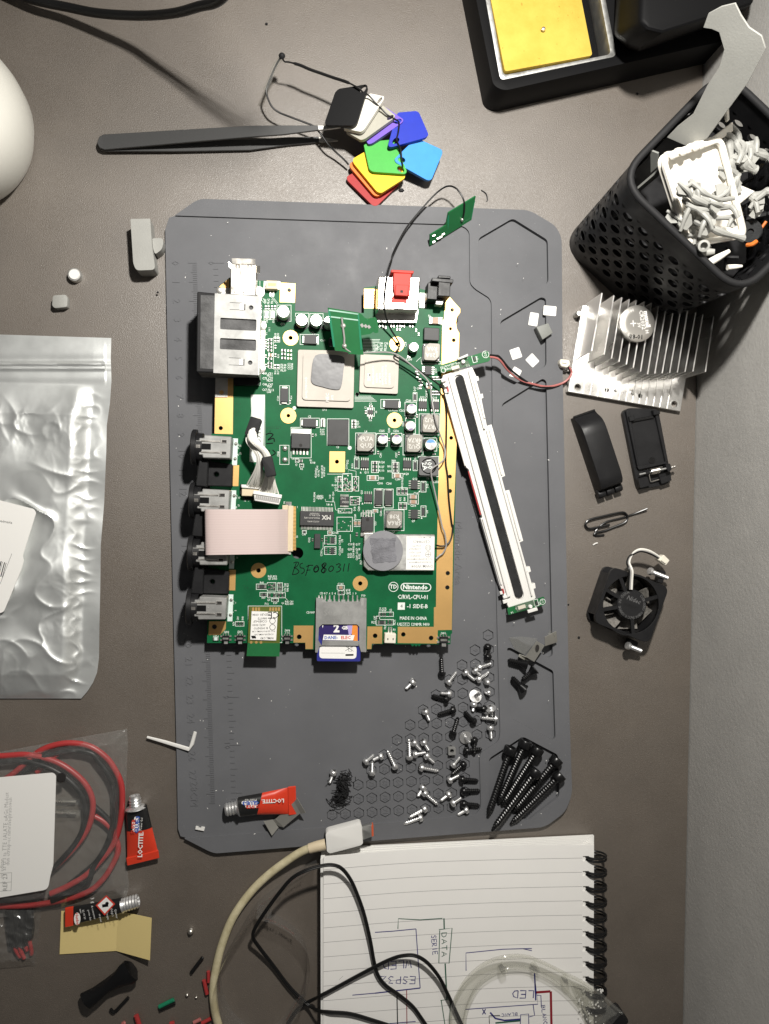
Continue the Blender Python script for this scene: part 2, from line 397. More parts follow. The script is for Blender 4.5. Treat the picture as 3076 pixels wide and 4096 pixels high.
# embossed ruler along the left side
rl = B()
def rp(cm, off, z=ZF):
    a, c = P(775+off,1052,z), P(848+off,3190,z); return a+(c-a)*(cm/28.2)
def tick(a, c): m_ = (a+c)/2; rl.box(m_.x, m_.y, ZF-.05, ZF+.28, (a-c).length, .26, math.atan2(c.y-a.y, c.x-a.x))
for k in range(0, 286):
    cm = k/10; L = 34 if k%10==0 else (24 if k%5==0 else 17)
    a = rp(cm, 12); c2 = rp(cm, 12-L); tick(a, c2)
for k in range(0, 90):
    cm = k*.3175; L = 44 if k%8==0 else (28 if k%4==0 else 19)
    tick(rp(cm,78), rp(cm,78+L))
t.part(rl, 'ruler_ticks', 'silicone'); rl = B()
for k in range(0, 29):
    rl.text(str(k) if k < 28 else '28CM', rp(k,-75 if k<28 else -72), 3.8, -math.pi/2, ZF+.1, ext=.18, bold=-.004)
for k in range(0, 11): rl.text(str(k), rp(k*2.54, 68), 3.0, -math.pi/2, ZF+.1, ext=.18, bold=-.004)
rl.text('Magnetic Area', P(1833,2210,ZF), 4.2, -math.pi/2, ZF+.1, ext=.15)
rl.stroke([P(1865,1900,ZF),P(1868,2270,ZF),P(1820,2320,ZF)], .25, ZF+.09)
t.part(rl, 'embossed_lettering', 'silicone')

b = B(); rd_ = random.Random(21)
for i in range(170):
    x, y = rd_.uniform(700,2240), rd_.uniform(880,3340); c = P(x,y,ZR+.02 if x > 1990 or y > 3300 or y < 905 else ZF+.02); a = rd_.uniform(0,6.3); w = rd_.uniform(.15,.34)
    b.box(c.x, c.y, c.z-.02, c.z+.1, w*rd_.uniform(1,3.2), w, a)
o = b.obj('dust_flecks', M('white_paper')); tag(o, 'fine white dust flecks scattered over the grey mat', 'dust', None, 'stuff')
# ================================================================== circuit board
ZB = 10.0; TH = 1.5
_l0, _l1 = P(1838,1330,ZB), P(1808,2520,ZB); BR = math.atan2(_l0.y-_l1.y, _l0.x-_l1.x)-math.pi/2
mb = T('motherboard', 'large green circuit board full of chips in the middle of the grey mat', 'circuit board', P(1330,1850,ZB-TH))
bout = [(868,1152),(918,1110),(1040,1122),(1120,1128),(1183,1132),(1180,1243),(1300,1250),(1456,1252),(1456,1150),(1600,1130),(1700,1160),(1800,1187),(1841,1233),(1841,1252),(1827,1268),(1823,1292),(1827,1318),(1839,1332),(1808,2520),(1809,2532),(1803,2538),(1802,2577),
 (1755,2577),(1683,2577),(1679,2585),(1675,2585),(1671,2578),(1667,2585),(1661,2585),(1657,2578),(1653,2585),(1648,2585),(1643,2577),(1490,2576),(1487,2597),(1465,2598),(1252,2598),(1222,2598),(1221,2572),(828,2572),(846,1735),(858,1735)]
ring_at = [('1',1280,972,85,24),('2',862,962,75,20),('3',1255,450,87,21),('4',838,335,78,20),('5',925,642,85,25),('6',488,597,77,22)]
plain_holes = [('1',1265,445,22),('2',1428,612,19),('2',1410,805,17),('2',1443,922,20),('4',1417,515,20),('4',1405,910,20),('4',1405,1058,21),('4',250,758,21),
 ('6',1382,492,22),('6',1378,638,22),('6',928,1118,23),('6',1212,1155,24),('6',640,1132,24),('3',507,588,24),('5',437,1265,27),('5',1375,1377,27)]
holes = [circ(Q(k,x,y,ZB), h*px2mm(k,x,y,ZB), 16) for k,x,y,r,h in ring_at]+[circ(Q(k,x,y,ZB), h*px2mm(k,x,y,ZB), 14) for k,x,y,h in plain_holes]
holes.append(circ(Q('5',1357,450,ZB), 3.0, 24))
b = B(); b.poly([P(x,y,ZB) for x,y in bout], ZB-TH, ZB, holes); board = mb.part(b, 'circuit_board', 'pcb')
# gold plated ground areas
ZG = ZB+.05
def hole_in(poly):
    out=[]
    for hcs in holes:
        c = sum(hcs, Vector())/len(hcs); ins=False; j=len(poly)-1
        for i in range(len(poly)):
            if (poly[i].y>c.y)!=(poly[j].y>c.y) and c.x<(poly[j].x-poly[i].x)*(c.y-poly[i].y)/(poly[j].y-poly[i].y)+poly[i].x: ins=not ins
            j=i
        if ins: out.append(hcs)
    return out
golds = [[('1',1165,362),('1',1333,372),('1',1326,583),('1',1160,578)],
 [('1',484,412),('1',600,312),('1',600,470),('1',484,470)],
 [('1',449,1340),('1',646,1340),('3',640,655),('3',437,648)],
 [('2',529,398),('2',646,400),('2',643,596),('2',527,594)],[('2',1095,440),('2',1165,443),('2',1163,580),('2',1095,578)],
 [('4',175,653),('4',333,655),('4',330,866),('4',172,864)],
 [('3',637,997),('3',710,999),('3',702,1230),('3',630,1230)],[('5',600,633),('5',673,635),('5',667,863),('5',595,862)],
 [('5',378,1205),('5',565,1205),('5',562,1290),('5',500,1355),('5',371,1356)],
 [('5',1315,1252),('5',1532,1252),('5',1526,1512),('5',1445,1512),('5',1443,1441),('5',1312,1440)],
 [('6',562,1037),('6',713,1038),('6',711,1212),('6',606,1212),('6',602,1268),('6',556,1268)],
 [('2',1350,545),('2',1402,482),('2',1508,600),('2',1508,640),('2',1478,680),('2',1466,745),('2',1476,810),('2',1500,850),('4',1478,430),('4',1440,1400),('6',1424,1072),('6',1281,1075),('6',1276,1212),('6',870,1206),('6',872,1040),('6',1240,1041),('6',1241,842),('6',1262,836),('6',1266,500),('6',1277,0),('4',1290,900),('4',1312,80),('2',1320,1160),('2',1328,725),('2',1346,705)]]
for g in golds:
    pts = [Q(k,x,y,ZG) for k,x,y in g]; b = B(); b.poly(pts, ZB+.004, ZG, hole_in(pts), bottom=False); mb.part(b, 'gold_pad', 'gold')
for (k,x,y,r,h), hc in zip(ring_at, holes):
    b = B(); b.poly(circ(Q(k,x,y,ZG), r*px2mm(k,x,y,ZG), 36), ZB+.004, ZG, [hc], bottom=False); mb.part(b, 'gold_ring', 'gold')
b = B()                       # plated through holes and tinned pads too small to pick apart
def via(k,x,y,r=.22,mi=0): b.poly(circ(Q(k,x,y,ZB), r, 8), ZB+.01, ZB+.03+.04*(mi==0), mi=mi, bottom=False)
rv = random.Random(3)
for k,x0,y0,nx,ny,dx,dy in [('4',600,610,8,1,32,0),('4',690,630,6,2,27,30),('4',525,1010,4,2,28,22),('3',1000,575,9,2,21,16),('4',480,910,3,1,26,0),('1',1680-100,850,4,4,22,18),('2',1005,815,5,4,20,22),
  ('1',1240,1385,3,1,22,0),('1',1240,1412,3,1,22,0),('3',680,320,2,4,42,44),('4',960,1185,4,2,40,26),('2',905,1215,3,2,18,60),('4',1110,1120,2,3,36,30),('4',505,1215,7,2,20,22)]:
    for i in range(nx):
        for j in range(ny): via(k,x0+i*dx,y0+j*dy,.17,1)
for i in range(120):
    k = rv.choice('3456'); via(k, rv.uniform(450 if k in '35' else 0, 1200), rv.uniform(150,1100), .17, 1)
for i in range(150):          # tinned pads inside the outlined blocks
    k,x0,y0,w,h = rv.choice([('4',258,910,40,130),('4',315,900,80,150),('4',415,915,50,140),('4',265,1245,130,35),('4',255,1330,150,130),('5',1035,785,70,70),('5',1140,785,50,85),('5',1100,890,110,45),('4',385,1130,90,60),('4',500,1290,110,60)])
    c = Q(k, x0+rv.random()*w, y0+rv.random()*h, ZB); b.box(c.x, c.y, ZB, ZB+.06, .6, .45, BR, 0)
o = mb.part(b, 'solder_pads', 'tin hole'); o['kind'] = 'stuff'

# ---- printed legend
silk = B(); ZP = ZB+.035
def sk(s, k, x, y, h, rot=0, bold=.01, **kw): 
    u = px2mm(k,x,y,ZB); silk.text(s, Q(k,x,y,ZB), h*u, math.radians(rot)+BR, ZP, bold=bold, **kw)
def srect(k, x0, y0, x1, y1, w=5): silk.frame([Q(k,x0,y0,ZB),Q(k,x0,y1,ZB),Q(k,x1,y1,ZB),Q(k,x1,y0,ZB)], w*px2mm(k,x0,y0,ZB), ZP)
def sline(k, pts, w=4): silk.stroke([Q(k,x,y,ZB) for x,y in pts], w*px2mm(k,*pts[0],ZB), ZP)
def rr_px(k, cx, cy, w, h, r): u = px2mm(k,cx,cy,ZB); return rrect(Q(k,cx,cy,ZB).x, Q(k,cx,cy,ZB).y, w*u, h*u, r*u, BR, 6)
u6 = px2mm('6',1000,700,ZB)
silk.poly(rr_px('6',1057,636,314,84,42), ZP-.01, ZP, [rr_px('6',1057,636,296,66,33)], bottom=False, sides=False)
sk('Nintendo','6',1050,636,46,0,.035); silk.frame(circ(Q('6',827,632,ZB), 47*u6, 28), 6*u6, ZP); sk('TD','6',828,632,40,0,.02)
sk('C/RVL-CPU-01','6',1028,738,42,0,.018,wscale=.84); sk('-1 SIDE-B','6',1072,832,40,0,.018,wscale=.95)
silk.poly([Q('6',x,y,ZB) for x,y in ((872,792),(945,792),(943,866),(870,866))], ZP-.01, ZP, bottom=False, sides=False)
sk('MADE IN CHINA','6',1030,954,32,0,.016,wscale=.82); sk('1298MR 94V0','6',1100,1017,30,0,.014,wscale=.78); sk('UL','6',884,1015,28,0,.02,shear=.3)
silk.frame([Q('6',x,y,ZB) for x,y in ((910,1000),(910,1030),(990,1030),(990,1000))], 3*u6, ZP); sk('OPC','6',950,1016,24,0,.0)
silk.poly([Q('3',x,y,ZB) for x,y in ((845,222),(993,224),(975,960),(826,958))], ZP-.01, ZP, bottom=False, sides=False)
for s,k,x,y,h,r in [('SW3','5',570,1325,24,0),('SW2','5',720,1322,24,0),('SW4','5',1243,1308,24,0),('1   3','5',575,1337,20,0),('1   3','5',722,1335,20,0),('1 2 3','5',1243,1334,20,0),('LED1','5',455,1375,24,0),('R41','5',963,778,24,0),('R47','5',980,945,22,0),('Q4','5',1037,968,22,0),('D29','5',1110,1003,22,0),('Q6','5',1193,1003,20,0),
 ('R43 R50','5',1078,708,24,0),('Q5 DA3','5',1080,733,24,0),('R42 C81','5',1265,988,22,0),('R52 R49','5',1265,1013,22,0),('P12','5',1015,1013,24,0),('C76 C82','5',1220,830,22,90),('R46 R53','5',1248,830,22,90),('C80','5',697,1172,22,90),('R48','5',750,1172,22,90),('R54','5',650,1232,22,90),('CD/WP','5',1500,1108,24,0),('CD 8 7  6  5  4','6',155,700,22,0),('3  2  1  9','6',400,700,22,0),('P10','6',520,722,22,0),
 ('C141','6',287,605,24,0),('C142','6',350,680,20,90),('FIL43','6',377,680,20,90),('C50','6',693,862,20,90),('R26','6',719,862,20,90),('R28','6',745,862,20,90),('Q2','6',798,872,20,90),('C47','6',637,950,20,90),('R22','6',625,995,24,0),('FIL9','6',743,1045,20,90),('FIL10','6',840,995,20,90),('1 2','6',790,1055,22,0),('P3','6',835,1072,22,0),('SW1','6',1338,1108,22,0),('C100','6',233,82,24,0),('U9','6',305,160,22,90),('U10','6',305,262,22,90),('C105 R62','6',280,155,20,90),('C112 R65','6',280,262,20,90),('C101','6',92,290,22,90),('P17','6',497,382,22,90),
 ('C19','6',383,198,22,0),('Q17','6',463,198,22,0),('Q20','6',383,248,22,0),('Q18','6',463,248,22,0),('R151','6',370,310,20,90),('R153','6',393,310,20,90),('C310 R44 R149','6',420,260,20,90),('C287 C311','6',455,305,20,90),('R152','6',480,320,20,90),
 ('D11','4',125,228,22,0),('C2','4',593,168,22,0),('U5','4',645,252,22,0),('C6','4',590,335,22,0),('C1','4',542,205,20,90),('C17','4',797,232,24,0),('C261 C262','4',880,235,22,0),('C260','4',980,135,22,0),('Q13','4',1120,100,22,0),('Q14','4',1247,105,22,0),('R6','4',463,350,20,0),('R7','4',463,376,20,0),('C10','4',468,402,20,0),('U3','4',258,612,20,0),('L4','4',545,450,22,0),('C235','4',708,445,22,0),('C230','4',783,440,20,90),('C236','4',852,445,22,0),('C259','4',925,372,20,90),('C263','4',1290,590,20,90),
 ('C241','4',697,692,20,90),('C237','4',857,692,20,90),('D13','4',452,710,22,0),('R124','4',708,765,22,0),('R127','4',705,812,22,0),('R110','4',705,850,22,0),('R80','4',830,750,22,0),('R91','4',787,808,22,0),('R95','4',787,857,22,0),('Q11','4',553,868,22,0),('Q8','4',965,883,22,0),('D7','4',1052,722,20,90),('C253','4',703,928,22,0),('C240','4',870,938,22,0),('Q12','4',1045,935,22,0),('L5','4',1180,928,20,0),('C255','4',1262,966,22,0),('D15','4',1175,1005,20,90),('R120 R125 R122','4',917,995,20,90),('C242','4',1060,1083,22,0),('C254','4',1028,1208,22,0),('R92','4',898,1140,20,90),('R89','4',942,1140,20,90),('D8','4',1172,1270,20,90),('Q9','4',1030,1365,22,0),('C300','4',690,980,22,0),('C246','4',780,982,22,0),('Q21','4',503,1070,20,90),('R136','4',493,1140,20,90),('C290','4',580,1265,22,0),('C268','4',700,1290,20,90),('D18','4',432,1240,20,90),('C283','4',475,1240,20,90),('U19','4',645,1390,20,90),('C289','4',437,1320,20,90),('L2','4',830,1475,20,0),('U8','4',158,1198,22,0),('C191','4',350,810,20,90),('D22','4',358,760,20,90),('R156','4',408,800,20,90),('QA11','4',238,940,20,90),('R143','4',222,1000,20,0),('Q15','4',238,1040,20,90),
 ('R141','4',50,820,18,90),('R140 C186','4',35,870,18,90),('Q16 R142','4',97,840,18,90),('R163 R167','4',120,860,18,90),('R150 C284','4',20,1120,18,90),('R187','4',65,1120,18,90),('R162','4',90,1120,18,90),('U18','4',180,1115,18,90),('R147 C260','4',212,1115,18,90),('R187','4',100,432,18,0),('R180','4',100,455,18,0),('C294','4',100,478,18,0),
 ('C5','3',1490,462,24,0),('R1','3',1505,945,22,0),('R108','3',1525,972,22,0),('R2','3',1402,1040,22,0),('C3','3',1345,995,20,90),('U4','3',1308,930,20,0),('C4','3',1560,665,20,90),('C308','3',1143,875,22,90),('C109','3',1142,260,22,90),('R14','3',1288,250,20,90),('20 20','3',697,790,22,90),('19','3',725,785,22,90),('24','3',695,885,20,90),('23','3',725,868,20,90),('14 27','3',680,1350,20,90),('13','3',710,1360,20,90),('18','3',678,1468,20,90),('17','3',708,1445,20,90),('12   ..','3',790,1390,22,0),('P6','3',882,1392,22,0),('P4','3',1212,1412,20,90),('1','3',1355,1463,22,0),
 ('C33 R104','3',1560,1090,20,90),('C81 FIL','3',1590,1090,20,90),('R101 R141','3',1630,1085,20,90),('R30','3',1545,1350,18,90),('R36','3',1575,1350,18,90),('R38','3',1605,1350,18,90),('R31','3',1635,1350,18,90),
 ('C49 C51','1',1025,1370,26,0),('FIL11','1',1050,1392,24,0),('C75 C77','1',1025,1424,26,0),('FIL14','1',1048,1448,24,0),('C46 C47','1',1025,1490,26,0),('FIL8','1',1045,1512,24,0),('C67 FIL13','1',1030,1550,26,0),('C68','1',1038,1573,24,0),('FIL38','1',1200,1275,24,0),('FIL40','1',1200,1303,24,0),('FIL39','1',1200,1335,24,0),('C128','1',1275,1265,24,0),('C130','1',1275,1290,24,0),('C129','1',1275,1313,24,0),('R33','1',1112,940,22,90),('R35','1',1142,940,22,90),('R10','1',1145,1175,22,90),('R16','1',1110,1355,22,90),('R17','1',1142,1355,22,90),('C37','1',1000,565,24,90),('FIL62','1',1035,570,24,90),('FIL1','1',1075,570,24,90),('C13','1',1190,822,24,0),('F4','1',1020,790,22,90),('F3','1',1092,792,22,90),('P1','1',1012,925,24,90),('16 1','1',1045,880,22,90),('C160','1',1635,1002,22,0),
 ('FIL17','2',705,1000,24,90),('C03','2',675,1000,22,90),('FIL20','2',745,1000,24,90),('FIL16','2',648,1000,24,90),('C24','2',950,965,24,90),('C250','2',985,1118,24,0),('Q10','2',1260,1235,22,90),('D17','2',1047,1420,22,90),('R126 R23','2',1165,1465,20,90),('C86 C93','2',725,955,22,0),('C259','2',1090,1415,20,0),('F1','2',1195,675,22,0),
 ('26','5',662,400,20,90),('7','5',690,420,20,90),('8','5',662,440,20,90),('12','5',655,520,20,90),('11','5',690,500,20,90),('2 25','5',643,995,22,90),('1','5',672,1000,20,0),('6','5',640,1103,20,90),('5','5',672,1085,20,90),('32','5',1350,268,22,90),('C98','5',1425,245,20,0),('C102','5',1487,305,22,90)]:
    sk(s, k, x, y, h, r, .012, wscale=.85)
for r in [('1',985,665,1050,770),('1',1055,665,1120,770),('1',1130,610,1285,790),('1',1335,700,1480,850),('1',1493,705,1640,860),('1',1385,935,1590,1045),('1',1040,980,1090,1310),('1',1092,965,1160,1020),('1',1093,1268,1158,1318),('3',843,220,994,962),('3',1160,118,1265,325),('3',1388,478,1598,582),('3',1284,580,1508,918),('3',1160,778,1262,990),('3',1333,922,1370,968),('3',1380,985,1425,1020),('3',1620,480,1655,570),('2',1193,690,1330,760),('2',1115,1140,1310,1165),
 ('4',698,122,890,212),('4',400,332,445,415),('4',440,465,645,680),('4',655,470,765,600),('4',805,468,913,600),('4',925,480,1130,690),('4',1090,270,1300,485),('4',1145,515,1270,650),('4',428,722,475,830),('4',603,755,673,870),('4',813,765,883,870),('4',1028,745,1072,850),('4',1080,705,1290,910),('4',558,900,672,950),('4',815,878,925,925),('4',630,1035,722,1228),('4',735,1038,825,1232),('4',863,1025,970,1098),('4',975,1090,1082,1192),('4',880,1175,962,1245),('4',1108,960,1160,1068),('4',1108,1210,1160,1320),('4',258,908,302,1060),('4',308,880,402,1062),('4',408,910,472,1058),('4',262,1238,402,1282),('4',250,1325,408,1470),('4',497,1282,630,1500),('4',425,1352,492,1420),('4',733,1250,935,1462),('4',618,1247,668,1278),('4',150,320,372,592),('4',85,322,128,402),('4',560,208,632,295),('4',945,150,1062,290),('4',952,315,1052,470),('4',1028,52,1068,138),('4',385,1115,480,1200),
 ('5',900,792,1022,852),('5',1022,776,1118,870),('5',1135,778,1190,870),('5',940,884,1022,928),('5',1026,888,1222,944),('5',1070,950,1145,986),('5',670,1208,764,1258),('5',810,1035,1182,1440),('6',252,618,325,658),('6',262,668,325,712),('6',680,890,826,935),('6',650,965,826,1022),('6',652,932,686,965),('6',122,108,240,195),('6',122,222,240,300),('6',155,60,200,95),('5',1410,200,1455,235),('2',640,960,660,1030)]:
    srect(*r)
for k, pts in [('4',[(150,885),(365,885),(365,840),(445,855),(445,905)]),('4',[(130,1140),(135,1165),(225,1170),(235,1250),(262,1258)]),('4',[(388,1470),(388,1500)]),('6',[(388,0),(388,175)]),('1',[(970,530),(1010,590)]),('1',[(965,560),(1000,600)]),('1',[(1050,500),(1130,600)]),('1',[(1065,500),(1140,590)]),('2',[(1060,1140),(1110,1095),(1110,1140)]),('1',[(940,340),(940,420)]),('1',[(915,345),(915,410)]),('3',[(945,0),(945,115),(895,115)]),('5',[(1225,950),(1245,970)]),('5',[(1190,825),(1210,825)]),('5',[(1640,330),(1640,390),(1622,420)]),('1',[(1500,900),(1540,940)]),('1',[(1520,900),(1560,940)])]: sline(k, pts)
for i in range(9): sline('2', [(515,915+i*15),(690-i*6,915+i*15)], 4)
for i in range(5): sline('4', [(430,88+i*13),(600+i*14,88+i*13)], 4)
for k,x,y,r in [('4',380,617,20),('4',457,70,20),('3',1322,365,20),('2',458,1475,20)]: silk.poly(circ(Q(k,x,y,ZB), r*px2mm(k,x,y,ZB), 16), ZP-.01, ZP, bottom=False, sides=False)
for k,x,y in [('4',492,868),('4',938,880),('4',1092,1060),('4',1115,1332),('4',510,1185),('4',195,1195),('2',1165,1505),('4',1163,98)]:
    silk.poly([Q(k,x-9,y+9,ZB),Q(k,x+9,y+9,ZB),Q(k,x,y-9,ZB)], ZP-.01, ZP, bottom=False, sides=False)
mb.part(silk, 'printed_legend', 'silk')
bk = B(); bk.text('4', Q('6',910,830,ZB), 34*u6, BR, ZP+.02)
bk.text('8391006', Q('3',925,640,ZB), 60/2.768*.13, math.pi/2+BR, ZP+.02)
mb.part(bk, 'stamped_digits', 'black_ink')
# felt pen handwriting
pen = B()
def pw(k, pts, w=9): pen.stroke(spl([Q(k,x,y,ZB) for x,y in pts], 5), w*px2mm(k,*pts[0],ZB), ZP+.03)
for st in [[(1345,555),(1320,620),(1300,688)],[(1312,560),(1345,548),(1370,560),(1345,600),(1320,612),(1350,625),(1372,655),(1345,680),(1300,688)],[(1415,560),(1385,575),(1390,610),(1425,620),(1430,655),(1400,680)],[(1480,580),(1465,640),(1445,700)],[(1455,600),(1490,585),(1530,585)],[(1455,640),(1500,635)],[(1555,610),(1540,635),(1550,660),(1575,655),(1590,630),(1580,605),(1555,610)],[(1650,565),(1630,600),(1660,625),(1640,665),(1620,640),(1650,600),(1661,570)]]: pw('5', st)
for st in [[(30,420),(12,450),(22,475),(50,470),(62,440),(48,415),(30,420)],[(125,385),(95,410),(115,435),(140,455),(115,490),(90,470),(115,440),(140,400),(125,385)],[(180,425),(165,455),(180,475),(205,462),(215,435),(198,418),(180,425)],[(240,410),(270,395),(285,410),(265,430),(290,445),(270,475),(240,480)],[(330,395),(320,435),(315,475)],[(375,390),(368,430),(362,475)]]: pw('6', st)
mb.part(pen, 'felt_pen_handwriting', 'black_ink'); pen = B()
for st in [[(1005,660),(1050,645),(1085,660),(1060,690),(1030,720),(1090,700),(1100,740)],[(1010,760),(1085,755)],[(1008,830),(1050,840)],[(1040,850),(1060,890),(1095,880),(1110,860),(1080,830)],[(1050,620),(1056,626)]]: pw('3', st, 12)
mb.part(pen, 'felt_pen_number', 'black_ink')

# ---- shared component meshes (unit size, scaled where they are placed)
def unit(f): bb = B(); f(bb); return bb
u_ = B(); u_.box(0,0,0,1,.56,1,0,0); u_.box(-.39,0,0,1.03,.22,1.0,0,1); u_.box(.39,0,0,1.03,.22,1.0,0,1)
SMD = {}
for nm, body in (('black','chip'),('tan','tan'),('green','smd_green'),('white','silk_block')):
    SMD[nm] = u_.mesh('chip_part_'+nm, M(body,'tin'))
u2_ = B(); u2_.box(0,0,.08,1,.84,1,0,0,.97); u2_.box(-.455,0,0,.55,.11,.7,0,1); u2_.box(.455,0,0,.55,.11,.7,0,1); SMD['tantalum'] = u2_.mesh('tantalum_part', M('chip','tin'))
def at(k,x,y,zt): return Q(k,x,y,ZB+zt)
def smd(k, x, y, w, h, kind='black', name='chip_resistor', zt=.55):
    c = at(k,x,y,zt); m_ = px2mm(k,x,y,ZB+zt); r = BR
    if h > w: w, h, r = h, w, BR+math.pi/2
    mb.link(SMD[kind], name, (c.x,c.y,ZB), (0,0,r), (w*m_, h*m_, zt))
for k, lst, w, h, kind in [
 ('1',[(1005,635),(1035,635),(1075,635),(1107,635)],19,36,'black'),('1',[(1050,995),(1050,1033),(1050,1073),(1050,1110),(1050,1203),(1050,1255),(1050,1290)],46,22,'black'),('1',[(1060,1162)],48,34,'tan'),
 ('1',[(1004,1005),(1004,1050),(1004,1080),(1004,1175),(1004,1278)],20,32,'black'),('1',[(1112,990),(1142,990),(1112,1070),(1112,1165),(1110,1290),(1140,1290)],18,36,'black'),('1',[(1203,1110),(1203,1150),(1203,1195)],46,24,'black'),('1',[(1270,1115),(1270,1160),(1270,1200)],46,22,'green'),('1',[(1015,715),(1085,715)],40,78,'white'),
 ('2',[(700,775),(735,750),(735,790),(820,775),(880,770),(925,775),(880,810)],34,24,'black'),('2',[(1010,775)],36,24,'black'),('2',[(985,1090)],26,20,'black'),('2',[(1085,860),(1060,820)],14,26,'black'),('2',[(1235,1310),(1270,1310),(1295,1310),(1100,1400),(1100,1330),(1115,1365)],26,34,'black'),('2',[(1075,1285),(1065,1255)],30,34,'black'),('2',[(1190,1405)],60,26,'tan'),('2',[(1190,1370)],56,26,'black'),
 ('4',[(422,345),(422,372),(422,400)],36,18,'black'),('4',[(638,770),(638,808),(638,845),(848,780),(848,812),(848,850)],46,26,'black'),('4',[(883,1060),(922,1060),(957,1060),(903,1210),(943,1210)],26,52,'black'),
 ('4',[(615,922),(868,902),(1030,1117),(1030,1168)],76,38,'tan'),('4',[(438,1387),(475,1387)],28,48,'tan'),('4',[(642,1262)],40,22,'tan'),('4',[(702,1243),(670,665),(882,673),(783,530),(1068,290)],17,30,'black'),('4',[(970,310),(1243,680)],30,16,'black'),('4',[(1235,55),(1265,55),(1290,55)],24,40,'black'),
 ('4',[(597,192),(592,308)],32,18,'black'),('4',[(545,250)],18,32,'black'),('4',[(103,345),(103,372),(103,392)],28,18,'black'),('4',[(438,1165),(465,1150),(465,1180),(400,1135),(400,1165),(453,1500)],22,36,'black'),('4',[(275,940),(275,1015),(330,1000),(375,990),(345,940),(440,935),(440,975),(440,1020)],30,22,'black'),('4',[(330,1045),(375,1045),(425,1045)],24,18,'tan'),
 ('6',[(140,130),(140,160),(140,188),(140,240),(140,262),(140,285)],18,14,'black'),('6',[(178,78)],32,18,'tan'),('6',[(290,640)],48,28,'tan'),('6',[(272,690),(302,690)],16,30,'black'),('6',[(692,912),(718,912),(743,912)],17,32,'black'),('6',[(665,948)],14,28,'black'),('6',[(775,993),(808,993)],18,36,'black'),('6',[(708,995)],82,34,'black'),('6',[(790,912),(805,912)],12,26,'black'),('6',[(100,152)],14,28,'black'),
 ('5',[(962,820)],100,38,'black'),('5',[(1050,800),(1050,845),(1098,800),(1098,845)],26,20,'black'),('5',[(985,908)],58,26,'black'),('5',[(1047,915),(1097,915),(1150,915),(1190,915)],20,40,'black'),('5',[(1108,968)],50,22,'black'),('5',[(687,1230),(717,1230),(746,1230)],17,38,'black'),('5',[(1150,800),(1175,800),(1150,845),(1175,845)],14,26,'black'),('5',[(1523,302),(1630,302)],16,30,'black'),('5',[(1432,213)],28,18,'black'),
 ('3',[(1525,667),(1350,945),(1402,1002),(1275,298)],16,34,'black'),('3',[(1637,500),(1637,525),(1637,550)],30,18,'black'),('3',[(1395,950)],36,30,'black')]:
    for x, y in lst: smd(k, x, y, w, h, kind, 'chip_capacitor' if kind == 'tan' else 'chip_resistor')
for k,x,y,w,h in [('4',1047,95,30,72),('4',450,776,28,84),('4',1050,797,30,84),('4',1133,1012,32,88),('4',1133,1266,32,88)]: smd(k,x,y,w,h,'tantalum','diode',.9)
for k,x,y,w,h in [('4',812,168,172,84),('4',677,1122,82,172),('4',779,1122,82,172),('3',1212,220,84,184),('3',1490,527,178,92),('1',1500,988,172,98),('2',205,940,80,90),('2',1255,720,120,62)]: smd(k,x,y,w,h,'tantalum' if (k,x)!=('2',1255) else 'tan','tantalum_capacitor',1.9)
# small outline transistors and eight pin chips
so = B(); so.box(0,0,.12,1,.78,.62,0,0,.95)
for i in range(4):
    for s_ in (-1,1): so.box(-.29+.193*i, s_*.40, 0, .35, .085, .22, 0, 1)
SO8 = so.mesh('eight_pin_chip', M('chip','tin'))
for k,x,y,w,h,r in [('4',1128,175,110,120,0),('4',1253,180,110,120,0),('4',535,780,112,124,0),('4',970,782,112,124,0),('4',1042,992,118,112,90),('4',1042,1294,118,116,90),('4',570,1125,112,124,0),('2',1185,1228,112,120,90)]:
    c = at(k,x,y,1.2); m_ = px2mm(k,x,y,ZB); mb.link(SO8, 'eight_pin_chip', (c.x,c.y,ZB), (0,0,BR+math.radians(r)), (w*m_, h*m_, 1.3))
so = B(); so.box(0,0,.1,1,.9,.55,0,0,.94)
for i in range(3):
    for s_ in (-1,1): so.box(-.33+.33*i, s_*.38, 0, .4, .16, .24, 0, 1)
SOT = so.mesh('small_transistor', M('chip','tin'))
for k,x,y,w,h,r in [('4',592,250,64,80,0),('6',208,155,62,62,90),('6',205,262,62,62,90)]:
    c = at(k,x,y,1); m_ = px2mm(k,x,y,ZB); mb.link(SOT, 'small_transistor', (c.x,c.y,ZB), (0,0,BR+math.radians(r)), (w*m_, h*m_, 1.0))
